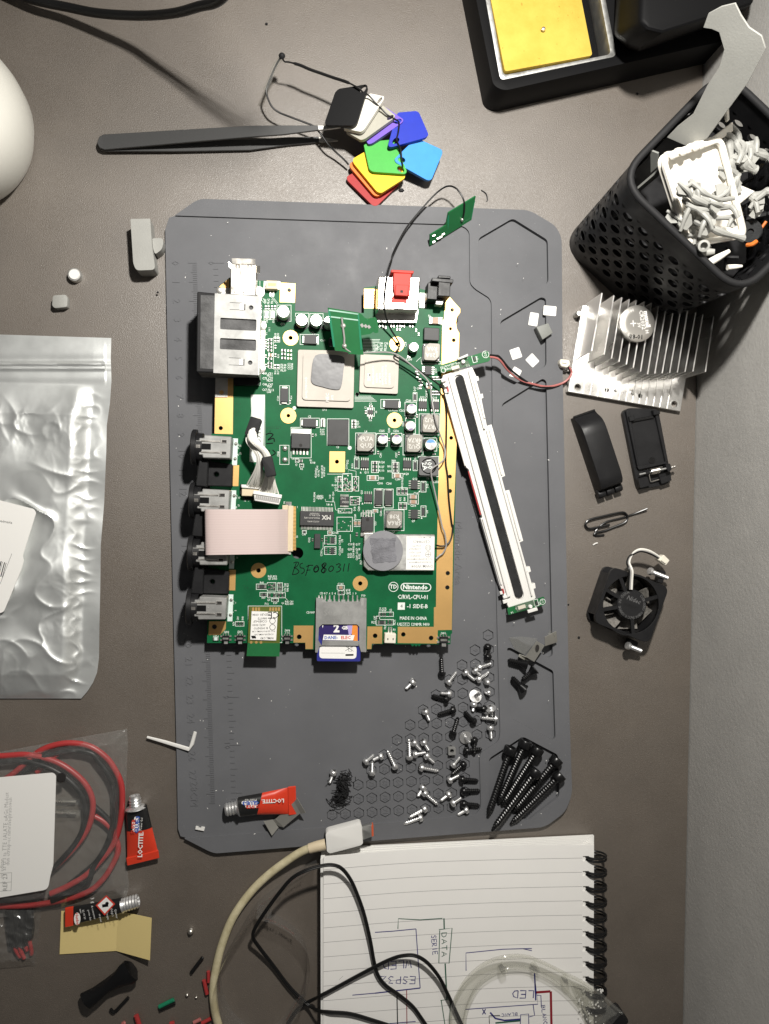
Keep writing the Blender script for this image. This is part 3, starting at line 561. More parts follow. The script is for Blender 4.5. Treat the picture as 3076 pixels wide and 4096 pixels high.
def chip_flat(name, k, x, y, w, h, zt, pins, pitch_axis, mats='chip tin', plen=22, texts=(), rot=0):
    c = at(k,x,y,zt); m_ = px2mm(k,x,y,ZB+zt); b_ = B(); b_.box(0,0,.15,zt,w*m_,h*m_,0,0,.98)
    o = mb.link(b_.mesh(name, M(*mats.split()), bevel=.12), name, (c.x,c.y,ZB), (0,0,BR))
    if pins:
        p_ = B()
        for i in range(pins):
            q = (i+.5)/pins-.5
            for s_ in (-1,1):
                if pitch_axis == 'x': p_.box(q*w*m_*.94, s_*(h*.5+plen*.5)*m_, 0, .5, w*m_/pins*.5, plen*m_)
                else: p_.box(s_*(w*.5+plen*.5)*m_, q*h*m_*.94, 0, .5, plen*m_, h*m_/pins*.5)
        mb.link(p_.mesh('pins', M('tin')), 'pin_row', (c.x,c.y,ZB), (0,0,BR))
    if texts:
        t_ = B()
        for s_, dx, dy, hh, rr, bo in texts: t_.text(s_, Vector((dx*m_, -dy*m_, 0)), hh*m_, math.radians(rr), zt+.02, bold=bo)
        q = bpy.data.objects.new('marking', t_.mesh('marking', M('pale_ink'))); COL.objects.link(q); q.parent = o
    return o
chip_flat('flash_chip','s',1268,2074,137,58,2.0,22,'x',plen=17,texts=[('MX',38,-6,17,180,.03),('MX23L4005-24DJ',-20,-2,6,180,0),('RTC-RVL A',-10,-13,6,180,0),('1W333300',-10,-20,6,180,0),('C073214-MO',-15,12,6,180,0)])
chip_flat('memory_chip','4',262,458,214,266,1.1,0,'x')
chip_flat('controller_chip','4',327,1157,92,86,1.2,9,'x',texts=[('2901',-12,-22,20,0,0),('DEA0',8,12,20,180,0)],plen=22)
chip_flat('crystal','6',50,165,62,150,1.6,0,'x')
# power regulators with metal tabs
for k,x,y,w,h,tabside in [('3',1393,728,212,170,1),('4',562,1395,126,150,-1)]:
    c = at(k,x,y,3.2); m_ = px2mm(k,x,y,ZB+3); b_ = B(); b_.box(0,0,.2,3.2,w*m_,h*m_,0,0,.97)
    o = mb.link(b_.mesh('regulator_body', M('chip'), bevel=.15), 'power_regulator', (c.x,c.y,ZB), (0,0,BR))
    b_ = B(); b_.box(0, tabside*(h*.5+20)*m_, .1, 1.4, w*m_, 62*m_, 0, 0)
    n_ = 5 if tabside == 1 else 4
    for i in range(n_): b_.box(((i+.5)/n_-.5)*w*m_*.9, -tabside*(h*.5+30)*m_, 0, .6, w*m_*.09, 70*m_, 0, 0)
    q = bpy.data.objects.new('tab_and_leads', b_.mesh('tab_and_leads', M('tin'))); COL.objects.link(q); q.parent = o
    b_ = B(); b_.poly(circ((0,-tabside*h*.3*m_),18*m_,14), 3.21, 3.23, bottom=False)
    q = bpy.data.objects.new('dimple', b_.mesh('dimple', M('hole'))); COL.objects.link(q); q.parent = o
# electrolytic cans
can = B(); can.lathe([(.93,.12),(1,.2),(1,.32),(.95,.36),(1,.4),(1,.93),(.94,1.0),(.88,1.0)], 24, mi=0)
canb = B(); canb.poly(rounded([(-1.08,-1.08),(.75,-1.08),(1.08,-.75),(1.08,.75),(.75,1.08),(-1.08,1.08)], .15), 0, .16)
CANM, CANB = can.mesh('aluminium_can', M('alu'), smooth=True), canb.mesh('plastic_base', M('black_plastic'))
def can_mark(col, a0, a1):
    q = B(); pts = [Vector((.86*math.cos(a0+(a1-a0)*i/10), .86*math.sin(a0+(a1-a0)*i/10),0)) for i in range(11)]; q.poly(pts, 1.0, 1.006, bottom=False); return q.mesh('ink_mark', M(col))
CM = {'p+':can_mark('purple_ink',.7,2.4),'p-':can_mark('purple_ink',-2.4,-.7),'b':can_mark('blue_ink',.3,2.85),'k':can_mark('grey_ink',.75,2.4)}
for k,x,y,r,h,mk in [('4',1015,215,50,6.0,'p+'),('4',1003,390,50,6.0,'p-'),('4',720,528,50,6.0,'p+'),('4',862,530,50,6.0,'p+'),('4',1210,580,58,6.5,'b'),('2',1037,990,46,6.0,'k'),('1',1200,680,68,8.5,'k'),('1',1403,772,66,7.0,'k'),('1',1565,778,66,7.0,None),('2',172,735,58,7.0,'k')]:
    c = at(k,x,y,h); m_ = px2mm(k,x,y,ZB+h)*r
    o = mb.link(CANM, 'electrolytic_capacitor', (c.x,c.y,ZB), (0,0,BR), (m_,m_,h))
    q = bpy.data.objects.new('plastic_base', CANB); COL.objects.link(q); q.parent = o; q.scale = (1,1,2.2/h)
    if mk: q = bpy.data.objects.new('ink_mark', CM[mk]); COL.objects.link(q); q.parent = o
# power inductors
for k,x,y,w,t1,t2,r in [('4',547,560,178,'4R7A','QU2',0),('4',1042,570,172,'QU2','4R7A',180),('4',1208,365,178,'4R7A','QU2',180),('2',1222,1040,170,'120A','R0A',180),('4',836,1350,172,'5R6A','R98',180)]:
    h = 5.0; c = at(k,x,y,h); m_ = px2mm(k,x,y,ZB+h); W = w*m_*.5; th = BR
    base = B(); base.poly(rrect(0,0,W*2.08,W*2.08,W*.2), 0, 2.6)
    o = mb.link(base.mesh('inductor_base', M('ferrite_dark')), 'power_inductor', (c.x,c.y,ZB), (0,0,th))
    topm = B(); topm.poly(rounded([(-W*.45,W),(W*.92,W),(W*.92,W*.0),(W*.92,-W*.45),(W*.45,-W),(-W*.92,-W),(-W*.92,W*.45)] if (k,x)!=('4',547) else [(-W*.4,W),(W,W),(W,-W*.4),(W*.4,-W),(-W,-W),(-W,W*.4)], W*.22), 2.6, h)
    q = bpy.data.objects.new('ferrite_cap', topm.mesh('ferrite_cap', M('ferrite'), bevel=.25)); COL.objects.link(q); q.parent = o
    lab = B(); lab.text(t1, (0, W*.38 if r==0 else -W*.38), W*.5, math.radians(r), h+.02, bold=.02); lab.text(t2, (0, -W*.38 if r==0 else W*.38), W*.5, math.radians(r), h+.02, bold=.02)
    lab.poly(circ((W*.55,0) if r else (-W*.4,W*.2), W*.13, 12), h+.01, h+.02, bottom=False)
    q = bpy.data.objects.new('marking', lab.mesh('marking', M('pale_ink'))); COL.objects.link(q); q.parent = o
    ld_ = B()
    for sx, sy in ((-.85,.85),(.85,-.85)): ld_.lathe([(.5,0),(.7,1.5),(.55,2.9),(.2,3.2)], 10, Matrix.Translation((sx*W,sy*W,0)))
    q = bpy.data.objects.new('solder_terminal', ld_.mesh('solder_terminal', M('tin'), smooth=True)); COL.objects.link(q); q.parent = o
h = 5.0; c = at('4',1188,803,h); m_ = px2mm('4',1188,803,ZB+h)
b_ = B(); b_.poly(rrect(0,0,196*m_,190*m_,1.0), 0, h, [circ((0,0),80*m_,28)]); o = mb.link(b_.mesh('inductor_frame', M('ferrite_dark'), bevel=.3), 'square_inductor', (c.x,c.y,ZB), (0,0,BR))
b_ = B(); b_.poly(circ((0,0),70*m_,28), 1, h-.3); q = bpy.data.objects.new('ferrite_core', b_.mesh('ferrite_core', M('ferrite_dark'), bevel=.2)); COL.objects.link(q); q.parent = o
b_ = B(); b_.text('100', (.3,1.2), 2.6, -math.pi/2+.2, h-.27, bold=.01); b_.text('2A', (-2.2,0), 2.6, -math.pi/2+.2, h-.27, bold=.01)
for v in range(len(b_.v)): pass
q = bpy.data.objects.new('marking', b_.mesh('marking', M('silk'))); COL.objects.link(q); q.parent = o
c = at('2',1218,858,3.6); m_ = px2mm('2',1218,858,ZB+3.6); b_ = B(); b_.box(0,0,0,3.6,158*m_,128*m_); mb.link(b_.mesh('choke', M('chip'), bevel=.3), 'choke', (c.x,c.y,ZB), (0,0,BR))
# processors: green carrier, plate, stepped metal lid
def processor(k, corners, lid, texts, nm):
    c0 = [Q(k,x,y,ZB+2.2) for x,y in corners]; b_ = B(); b_.poly(rounded(c0, .8), ZB+.3, ZB+1.0)
    o = mb.part(b_, nm, 'pcb'); b_ = B(); b_.poly(rounded(c0, 1.0), ZB+1.0, ZB+1.9); mb.part(b_, 'heat_spreader', 'chip_lid', parent=o, bevel=.2)
    l0 = [Q(k,x,y,ZB+2.7) for x,y in lid]; b_ = B(); b_.poly(rounded(l0, 2.2, 6), ZB+1.9, ZB+2.7); mb.part(b_, 'lid', 'chip_lid', parent=o, bevel=.45, seg=1)
    b_ = B()
    for s_, x, y, h_, r in texts: b_.text(s_, Q(k,x,y,ZB+2.7), h_*px2mm(k,x,y,ZB), math.radians(r), ZB+2.72, bold=.005)
    if texts: mb.part(b_, 'marking', 'white_paper', parent=o)
    return o
processor('2',[(492,1062),(885,1080),(872,1470),(478,1452)],[(540,1098),(845,1112),(835,1412),(525,1400)],[('IBM',580,1300,34,90),('BROADWAY 0',622,1280,20,90),('43E5070',658,1310,20,90),('18M9318',690,1310,20,90),('BWY-D01758N',718,1280,20,90),('D74FC4656V W',750,1270,20,90),('CANADA',788,1320,20,90)],'processor')
processor('s',[(1192,1398),(1418,1403),(1414,1632),(1187,1625)],[(1213,1410),(1407,1414),(1402,1605),(1208,1599)],[('HOLLYWOOD',1225,1550,9,90),('NEC',1310,1590,12,90),('ATI',1330,1590,9,90)],'graphics_processor')
# wireless module under a metal can
k='6'; zt=ZB+4
b_ = B(); b_.poly([Q(k,x,y,zt) for x,y in ((528,92),(1252,98),(1246,468),(570,466),(522,420))], ZB+.6, zt); wm = mb.part(b_, 'wireless_module', 'steel_dull', bevel=.3)
b_ = B(); b_.poly([Q(k,x,y,zt) for x,y in ((960,114),(1248,118),(1240,460),(955,455))], zt+.01, zt+.06); mb.part(b_, 'sticker', 'white_paper', parent=wm)
b_ = B()
for s_,x,y,h_ in [('MITSUMI ELEC. CO.,LTD.',1095,128,15),('CE0984(!)',1115,170,30),('0960T9',1065,212,20),('CCAE06LP',1050,245,20),('6071 0201',1048,280,20),('003NYO',1050,315,20),('FCC ID:EW4DWMW004',1098,348,17),('IC:4250A-DWMW004',1100,380,17),('DWM-W004',1120,420,28)]: b_.text(s_, Q(k,x,y,zt), h_*px2mm(k,x,y,zt), math.pi, zt+.08, bold=.006)
for y in (232,300): b_.frame(circ(Q(k,1182,y,zt), 28*px2mm(k,1182,y,zt), 20), .25, zt+.08)
b_.text('E3',Q(k,1182,232,zt),1.6,math.pi,zt+.08); b_.stroke([Q(k,1160,300,zt),Q(k,1205,300,zt)],.3,zt+.08); b_.stroke([Q(k,1182,280,zt),Q(k,1182,322,zt)],.3,zt+.08)
mb.part(b_, 'sticker_print', 'grey_ink', parent=wm)
# radio module with antenna tail
k='5'; zt=ZB+2.2
b_ = B(); b_.poly([Q(k,x,y,zt) for x,y in ((822,1040),(1172,1044),(1160,1442),(1155,1595),(792,1590),(806,1440))], zt-.9, zt); rm = mb.part(b_, 'radio_module', 'pcb_olive')
b_ = B(); b_.poly([Q(k,x,y,zt) for x,y in ((805,1443),(1162,1446),(1156,1594),(793,1589))], zt+.01, zt+.05); mb.part(b_, 'antenna_tail', 'pcb_lite', parent=rm)
b_ = B(); b_.poly(rounded([Q(k,x,y,zt) for x,y in ((850,1092),(1138,1100),(1120,1415),(833,1405))], .8), zt+.6, zt+.7); b_.poly([Q(k,x,y,zt) for x,y in ((850,1092),(1138,1100),(1120,1415),(833,1405))], zt, zt+.6); mb.part(b_, 'sticker', 'white_paper', parent=rm)
b_ = B(); ZL=zt+.72
for s_,x,y,h_ in [('82DLB1 0984',955,1128,24),('0860T5',968,1170,24),('CCAE06LP',945,1203,24),('6072 0000',930,1242,24),('R 003NYO',950,1278,24),('FCC ID:POOWML-C43',980,1313,18),('IC:4250A-WMLC43',985,1347,18),('WML-C43',1020,1388,24)]: b_.text(s_, Q(k,x,y,zt), h_*px2mm(k,x,y,zt), math.pi, ZL, bold=.006)
b_.text('CE', Q(k,1093,1130,zt), 3.6, math.pi, ZL)
for y in (1198,1268): b_.frame(circ(Q(k,1080,y,zt), 31*px2mm(k,1080,y,zt), 20), .25, ZL)
for i in range(3): b_.stroke([Q(k,850+i*16,1362,zt),Q(k,862+i*16,1392,zt)], .7, ZL)
mb.part(b_, 'sticker_print', 'black_ink', parent=rm)
b_ = B()
for x in (865,898,930,1055,1087,1118,1150):
    c = Q(k,x,1070,zt); b_.box(c.x,c.y,zt,zt+.15,1.0,1.7,BR)
for x,y in ((843,1437),(900,1437),(952,1438)): b_.poly(circ(Q(k,x,y,zt),.7,10), zt, zt+.12)
mb.part(b_, 'gold_contact', 'gold', parent=rm)
# ---- connectors on the board
def slab(k, pts, z0, z1, name, mats, parent=None, holes=(), r=0, **kw):
    q = [Q(k,x,y,z1) for x,y in pts]; b_ = B(); b_.poly(rounded(q, r) if r else q, z0, z1, [[Q(k,x,y,z1) for x,y in h] if not isinstance(h, tuple) else circ(Q(k,h[0],h[1],z1), h[2]*px2mm(k,h[0],h[1],z1), 18) for h in holes])
    return mb.part(b_, name, mats, parent=parent, **kw)
# memory card cage
zt = ZB+19; k='1'
body = slab(k, ((262,470),(915,500),(905,1366),(250,1345)), ZB+.3, zt-1.0, 'card_slot', 'foam_dark')
slab(k, ((245,458),(448,478),(432,1358),(235,1352)), zt-1.2, zt-.2, 'slot_front', 'black_matte', parent=body, bevel=.5)
slab(k, ((285,498),(440,505),(428,1318),(278,1310)), zt-.2, zt-.1, 'slot_tape', 'foam_dark', parent=body)
def rrp(k, x0, y0, x1, y1, r, z):   # rounded slot on a survey sheet
    u = px2mm(k,x0,y0,z); c = Q(k,(x0+x1)/2,(y0+y1)/2,z); return rrect(c.x,c.y,(x1-x0)*u,(y1-y0)*u,r*u,BR)
b_ = B(); pl = [Q(k,x,y,zt) for x,y in ((441,480),(938,512),(922,1385),(425,1360))]
hs = [rrp(k,500,758,902,888,14,zt), rrp(k,497,982,898,1108,14,zt), circ(Q(k,843,637,zt),25*px2mm(k,843,637,zt),18), circ(Q(k,833,1247,zt),25*px2mm(k,833,1247,zt),18), rrp(k,742,598,778,668,2,zt), rrp(k,732,1208,768,1280,2,zt), rrp(k,605,582,740,587,1,zt), rrp(k,605,658,740,663,1,zt), rrp(k,595,1193,730,1198,1,zt), rrp(k,595,1272,730,1277,1,zt)]
b_.poly(pl, zt-.35, zt, hs); slot_top = mb.part(b_, 'slot_shield', 'steel', parent=body)
b_ = B()
for x,y in ((742,632),(733,1242)):
    c = Q(k,x,y,zt); b_.box(c.x,c.y,zt+.02,zt+.5,2.0,8.0*.36,BR)
mb.part(b_, 'latch_tab', 'tin', parent=body)
b_ = B(); v0 = [Q(k,x,y,zt-.3) for x,y in ((938,514),(922,1383))]; b_.poly([v0[0],v0[0]+Vector((.4,0,0)),v0[1]+Vector((.4,0,0)),v0[1]], ZB, zt-.36); mb.part(b_, 'side_wall', 'steel_dull', parent=body)
zf = ZB+.5
for pts in (((935,785),(1000,787),(985,1368),(920,1366)),((895,418),(966,422),(950,660),(940,660),(938,500),(895,500)),((468,420),(620,426),(612,490),(465,486))): slab(k, pts, ZB+.05, zf, 'solder_flange', 'tin', parent=body)
b_ = B()
for x,y,r in ((925,470,26),(962,840,20),(952,1312,20),(493,445,14),(590,450,12)): b_.lathe([(r*.13,0),(r*.12,.5),(r*.06,.9),(.1,1)], 12, Matrix.Translation(Q(k,x,y,ZB+.5)))
mb.part(b_, 'solder_joint', 'tin', parent=body, smooth=True)
# lower flange of the cage and its connector in the shade
slab('3', ((448,0),(585,0),(582,245),(445,245)), ZB+.06, ZB+.5, 'mounting_flange', 'tin', parent=body, holes=[(515,192,26)])
slab('3', ((655,-60),(930,-60),(928,110),(650,108)), ZB+.05, ZB+4, 'inner_connector', 'black_plastic', parent=body)
# usb sockets
zt = ZB+15; k='1'
usb = slab(k, ((617,150),(905,160),(897,512),(610,505)), ZB+.4, zt, 'usb_socket', 'nickel', bevel=.5)
fl = B(); a,b2 = Q(k,617,150,zt), Q(k,905,160,zt)
def tilt_quad(bb, p0, p1, off, dz, mi=0):     # a lip bent out of a shield edge
    o1 = Vector(off); th = Vector((0,0,.3))
    bb.add([p0,p1,p1+o1+Vector((0,0,dz)),p0+o1+Vector((0,0,dz)),p0-th,p1-th,p1+o1+Vector((0,0,dz))-th,p0+o1+Vector((0,0,dz))-th],[(0,1,2,3),(7,6,5,4),(0,4,5,1),(1,5,6,2),(2,6,7,3),(3,7,4,0)],mi)
tilt_quad(fl, Q(k,630,152,zt), Q(k,890,160,zt), (0,2.6,0), .5)
tilt_quad(fl, Q(k,905,170,zt-.2), Q(k,903,250,zt-.2), (1.6,.3,0), -2)
tilt_quad(fl, Q(k,617,205,zt-.2), Q(k,617,152,zt-.2), (-1.0,1.0,0), .2)
mb.part(fl, 'shield_lip', 'nickel', parent=usb)
b_ = B()
for xc in (693,826):
    for s_ in (-1,1): b_.stroke([Q(k,xc+s_*22,165,zt),Q(k,xc+s_*35,295,zt)], .22, zt+.02)
    b_.poly([Q(k,x,y,zt) for x,y in ((xc-20,163),(xc+20,163),(xc+18,205),(xc-18,205))], zt, zt+.03)
b_.text('08035B', Q(k,718,468,zt), 34*px2mm(k,718,468,zt), math.pi+BR, zt+.02, bold=-.005, res=1)
mb.part(b_, 'shield_slot', 'hole', parent=usb)
b_ = B()
for xc in (694,826): c = Q(k,xc,190,zt); b_.box(c.x,c.y,zt+.02,zt+.35,.9,1.6,BR)
mb.part(b_, 'spring_finger', 'nickel', parent=usb)
# av output socket
zt = ZB+13; k='2'
av = slab(k, ((672,268),(1102,272),(1085,618),(660,612)), ZB+.4, zt, 'video_socket', 'nickel', bevel=.7)
slab(k, ((640,600),(1085,606),(1062,742),(660,735)), ZB+.05, ZB+3.4, 'socket_back', 'steel_dull', parent=av)
b_ = B()
for x0,y0,x1,y1 in ((745,270,775,480),(1000,300,1020,480)): b_.poly([Q(k,x,y,zt) for x,y in ((x0,y0),(x1,y0),(x1-6,y1),(x0-6,y1))], zt+.01, zt+.04)
mb.part(b_, 'shield_slot', 'steel_dull', parent=av)
b_ = B()
for x,y in ((757,520),(1018,535)): c = Q(k,x,y,zt); b_.box(c.x,c.y,zt,zt+.4,2.0,4.6,BR)
mb.part(b_, 'spring_finger', 'tin', parent=av)
red = slab(k, ((828,232),(1012,240),(1004,345),(995,470),(838,462),(825,350)), ZB+8, zt+3.4, 'red_insert', 'red_plastic', parent=av, bevel=.3)
slab(k, ((806,200),(1038,212),(1030,242),(800,228)), ZB+6, zt+3.2, 'red_flange', 'red_plastic', parent=av, bevel=.3)
slab(k, ((850,352),(985,358),(972,470),(845,462)), zt+3.4, zt+4.0, 'red_block', 'red_plastic', parent=av, bevel=.2)
slab(k, ((898,410),(926,412),(924,438),(896,436)), zt+4.0, zt+4.03, 'pin_window', 'hole', parent=av)
slab(k, ((812,470),(975,476),(960,540),(800,535)), ZB+5, zt-.5+1.2, 'red_tail', 'red_plastic', parent=av)
slab(k, ((840,540),(940,543),(935,600),(838,598)), zt+.0, zt+.8, 'solder_tab', 'tin', parent=av)
# power jack
zt = ZB+13
jack = slab(k, ((1290,300),(1412,306),(1405,475),(1282,468)), ZB+.1, zt, 'power_jack', 'black_plastic', bevel=.3)
slab(k, ((1222,282),(1442,300),(1436,340),(1218,318)), ZB+.1, zt+.4, 'jack_flange', 'black_plastic', parent=jack, bevel=.3)
slab(k, ((1285,258),(1412,266),(1412,292),(1283,286)), ZB+3, zt+.4, 'jack_mouth', 'black_plastic', parent=jack, bevel=.3)
slab(k, ((1180,330),(1300,340),(1285,510),(1170,500)), ZB+.1, ZB+9, 'jack_side', 'black_plastic', parent=jack, bevel=.3)
slab(k, ((1265,505),(1345,508),(1330,560),(1255,556)), ZB+3, ZB+8, 'jack_pin', 'steel_dull', parent=jack, bevel=.3)
slab(k, ((1095,440),(1168,443),(1165,590),(1095,588)), ZB+.06, ZB+.7, 'jack_flange_plate', 'tin', parent=jack, holes=[(1118,500,22)])
# small connectors
c1 = slab('1', ((1010,335),(1140,340),(1135,432),(1005,428)), ZB+.1, ZB+4, 'small_connector', 'beige', bevel=.2)
slab('1', ((1030,365),(1118,368),(1115,400),(1028,398)), ZB+4, ZB+4.03, 'socket_opening', 'amber', parent=c1)
b_ = B()
for x in (1058,1090): c = Q('1',x,450,ZB+.5); b_.box(c.x,c.y,ZB,ZB+.5,.7,6,BR)
for x in (1002,1145): c = Q('1',x,390,ZB+.8); b_.box(c.x,c.y,ZB,ZB+.8,1.6,4,BR)
mb.part(b_, 'pin', 'tin', parent=c1)
c1 = slab('6', ((740,1108),(855,1112),(850,1212),(735,1208)), ZB+.1, ZB+4.5, 'fan_connector', 'cream', bevel=.3)
b_ = B()
for x in (770,824): c = Q('6',x,1166,ZB+4.5); b_.box(c.x,c.y,ZB+4.5,ZB+4.53,.55,1.0,BR)
mb.part(b_, 'socket_opening', 'chip', parent=c1)
b_ = B()
for x in (778,806): c = Q('6',x,1090,ZB+.5); b_.box(c.x,c.y,ZB,ZB+.6,.7,5,BR)
mb.part(b_, 'pin', 'tin', parent=c1)
for k,x,y in (('5',560,1396),('5',718,1396),('5',1241,1396),('6',1343,1176)):
    m_ = px2mm(k,x,y,ZB)*(1 if k=='5' else 1.083); sw = B(); c = Q(k,x,y,ZB+2); sw.box(c.x,c.y,ZB+.3,ZB+2,78*m_,62*m_,BR,0); o = mb.part(sw,'push_switch','black_plastic',bevel=.2)
    q_ = B(); q_.box(c.x+.1,c.y-44*m_,ZB+.8,ZB+1.6,40*m_,34*m_,BR); mb.part(q_,'switch_button','steel_dull',parent=o)
    q_ = B(); q_.box(c.x,c.y,ZB+2,ZB+2.05,62*m_,20*m_,BR)
    for sx in (-1,1):
        for sy in (-.35,.35): q_.box(c.x+sx*50*m_,c.y+sy*60*m_,ZB,ZB+.6,22*m_,18*m_,BR)
    for i in range(3): q_.box(c.x+(i-1)*28*m_,c.y+42*m_,ZB,ZB+.6,10*m_,24*m_,BR)
    mb.part(q_,'switch_metal','tin',parent=o)
smd('5',452,1400,62,34,'white','small_led',1.0)
# flat cable socket
fs = slab('3', ((1252,1448),(1312,1448),(1305,1955),(1245,1955)), ZB+.1, ZB+2.2, 'flat_cable_socket', 'beige', bevel=.2)
b_ = B()
for i in range(32): c = Q('3',1318,1462+i*15.2,ZB+.4); b_.box(c.x,c.y,ZB,ZB+.5,2.0,.5,BR)
mb.part(b_, 'pin_row', 'gold', parent=fs)
b_ = B()
for x,y in ((1258,1425),(1252,1965)): c = Q('3',x,y,ZB+1); b_.box(c.x,c.y,ZB,ZB+1.2,3,2,BR)
mb.part(b_, 'end_latch', 'tin', parent=fs)
slab('3', ((1190,1440),(1252,1440),(1240,1965),(1180,1965)), ZB+.1, ZB+1.6, 'socket_lip', 'beige', parent=fs)
hs_ = slab('3', ((740,1258),(1000,1270),(1000,1345),(738,1338)), ZB+.1, ZB+4, 'harness_socket', 'beige', bevel=.2)
b_ = B()
for i in range(12): c = Q('3',765+i*20,1352,ZB+.5); b_.box(c.x,c.y,ZB,ZB+.6,.6,3,BR)
for x in (735,): c = Q('3',x,1262,ZB+2); b_.box(c.x,c.y,ZB,ZB+2,1.2,5,BR)
mb.part(b_, 'pin_row', 'black_plastic', parent=hs_)
for y in (812,938): c = Q('3',1217,y,ZB+1.2); b_ = B(); b_.lathe([(1.5,0),(1.5,.4),(1.1,1.0),(.4,1.3)], 14, Matrix.Translation((c.x,c.y,ZB))); mb.part(b_,'solder_blob','tin',smooth=True)
# game controller ports
zt = ZB+13
for i,(k,x,y) in enumerate((('3',425,795),('3',405,1390),('5',390,458),('5',372,1062))):
    u = px2mm(k,x,y,zt); c = Q(k,x,y,zt)
    def lp(dx, dy): p = Vector((dx*u, -dy*u, 0)); p.rotate(Matrix.Rotation(BR,3,'Z')); return Vector((c.x,c.y,0))+p
    b_ = B(); b_.poly([lp(dx,dy) for dx,dy in ((-105,-130),(200,-122),(190,125),(-115,128),(-118,95),(-160,95),(-160,70),(-200,70),(-200,-70),(-160,-70),(-160,-95),(-108,-95))], ZB+.3, zt)
    o = mb.part(b_, 'controller_port', 'steel', bevel=.35)
    b_ = B(); b_.poly([lp(dx,dy) for dx,dy in ((-195,-34),(-28,-34),(-28,34),(-195,34))], zt+.01, zt+.04); mb.part(b_,'latch_opening','black_gloss',parent=o)
    b_ = B()
    for sy in (-1,1):
        q = lp(115, sy*66); b_.box(q.x,q.y,zt,zt+.35,62*u,36*u,BR,0); q = lp(120, sy*66); b_.box(q.x,q.y,zt+.35,zt+.37,50*u,28*u,BR,1)
        q = lp(-30, sy*62); b_.box(q.x,q.y,zt,zt+.4,210*u,14*u,BR,0)
    q = lp(-168,0); b_.box(q.x,q.y,zt+.04,zt+.6,46*u,36*u,BR,0)
    mb.part(b_,'spring_finger','nickel hole',parent=o)
    # round plastic mouth, axis towards the board edge
    p0, p1 = lp(-200,4), lp(-255,4); b_ = B(); R = 9.2; zc = ZB+6.2
    q0, q1 = Vector((p0.x,p0.y,zc)), Vector((p1.x,p1.y,zc)); L_ = (q1-q0).length
    b_.lathe([(R*.8,-3.2),(R*.8,0),(R,.0),(R,L_*.8),(R-.7,L_),(R-2,L_),(R-2.4,L_-2),(.5,L_-2)], 36, axis_mtx(q0,q1)); mb.part(b_,'round_mouth','black_plastic',parent=o,smooth=True)
    b_ = B(); b_.poly([lp(dx,dy) for dx,dy in ((190,-128),(248,-128),(244,186),(186,186))], ZB+.04, ZB+.3); 
    for dx,dy in ((228,-65),(222,105)): pass
    mb.part(b_,'solder_flange','silk_block',parent=o)
    b_ = B()
    for dx,dy in ((226,-66),(222,108)): q = lp(dx,dy); b_.lathe([(.9,0),(.8,.5),(.3,.9)],10,Matrix.Translation((q.x,q.y,ZB+.3)))
    mb.part(b_,'solder_joint','tin',parent=o,smooth=True)
for k,y0,y1 in (('3',935,1245),('3',1515,1800),('5',600,915)):
    x0, x1 = (255,640) if y0==935 else ((215,625) if k=='3' else (205,600))
    o = slab(k, ((x0,y0),(x1-20,y0+50),(x1,y0+60),(x1-8,y1-10),(x0-20,y1-20)), ZB-6, ZB+4.5, 'port_bracket', 'black_plastic', holes=[((x0+x1)/2+10,(y0+y1)/2+10,26)], bevel=.4)
    slab(k, ((x0+10,y0),(x0+115,y0+4),(x0+100,y1-5),(x0-30,y1-15)), ZB+4.5, ZB+9, 'bracket_rib', 'black_plastic', parent=o, bevel=.5)
# memory card reader
k='6'; zt = ZB+3.6
rd = [(38,748),(110,750),(120,785),(480,785),(492,748),(552,750),(548,1300),(496,1296),(470,1205),(478,1180),(478,1040),(455,1015),(100,1015),(65,1045),(60,1180),(95,1235),(72,1240),(52,1305),(28,1302)]
reader = slab(k, rd, ZB+.2, zt, 'card_reader', 'steel')
slab(k, ((30,1290),(552,1290),(548,1215),(40,1215)), ZB+.1, ZB+.7, 'reader_floor', 'steel_dull', parent=reader)
b_ = B(); b_.text('S0805D5', Q(k,295,902,zt), 62*px2mm(k,295,902,zt), BR, zt+.02, bold=-.012, wscale=1.12)
for x in (115,175,225,270,315,365,412,460): c = Q(k,x,776,zt); b_.box(c.x,c.y,zt,zt+.03,2.0 if x in(115,175,315) else .9,1.4,BR)
c = Q(k,510,785,zt); b_.box(c.x,c.y,zt,zt+.03,1.3,4,BR)
mb.part(b_, 'stamped_print', 'grey_ink', parent=reader)
b_ = B()
for x in (66,98,130,175,222,270,316,365,411,458): c = Q(k,x,742,ZB+.5); b_.box(c.x,c.y,ZB,ZB+.7,.7,2.4,BR)
mb.part(b_, 'pin_row', 'tin', parent=reader)
bar = slab(k, ((100,1182),(475,1186),(470,1235),(95,1232)), zt-.5, zt, 'reader_bar', 'steel', parent=reader)

# ================================================================== things on the board
k='6'; zs = ZB+2.6
sd = T('memory_card', 'blue memory card pushed into the metal reader at the board edge', 'memory card', Q(k,265,1200,ZB+.8))
q = rounded([Q(k,x,y,zs) for x,y in ((62,1000),(470,1000),(492,1030),(490,1395),(44,1392),(48,1080))], .8); b_ = B(); b_.poly(q, ZB+.75, zs); sdb = sd.part(b_, 'card_body', 'sd_blue', bevel=.2)
def sp(pts, mats, dz, name): b_ = B(); b_.poly([Q(k,x,y,zs) for x,y in pts], zs+.01, zs+dz, bottom=False); return sd.part(b_, name, mats)
sp(((68,1008),(460,1008),(460,1182),(95,1184),(66,1120)), 'sd_navy', .03, 'printed_panel')
sp(((350,1008),(410,1008),(400,1110),(375,1140)), 'sd_lilac', .04, 'lilac_stripe'); sp(((410,1008),(462,1008),(462,1184),(420,1184),(400,1110)), 'sd_orange', .05, 'orange_stripe')
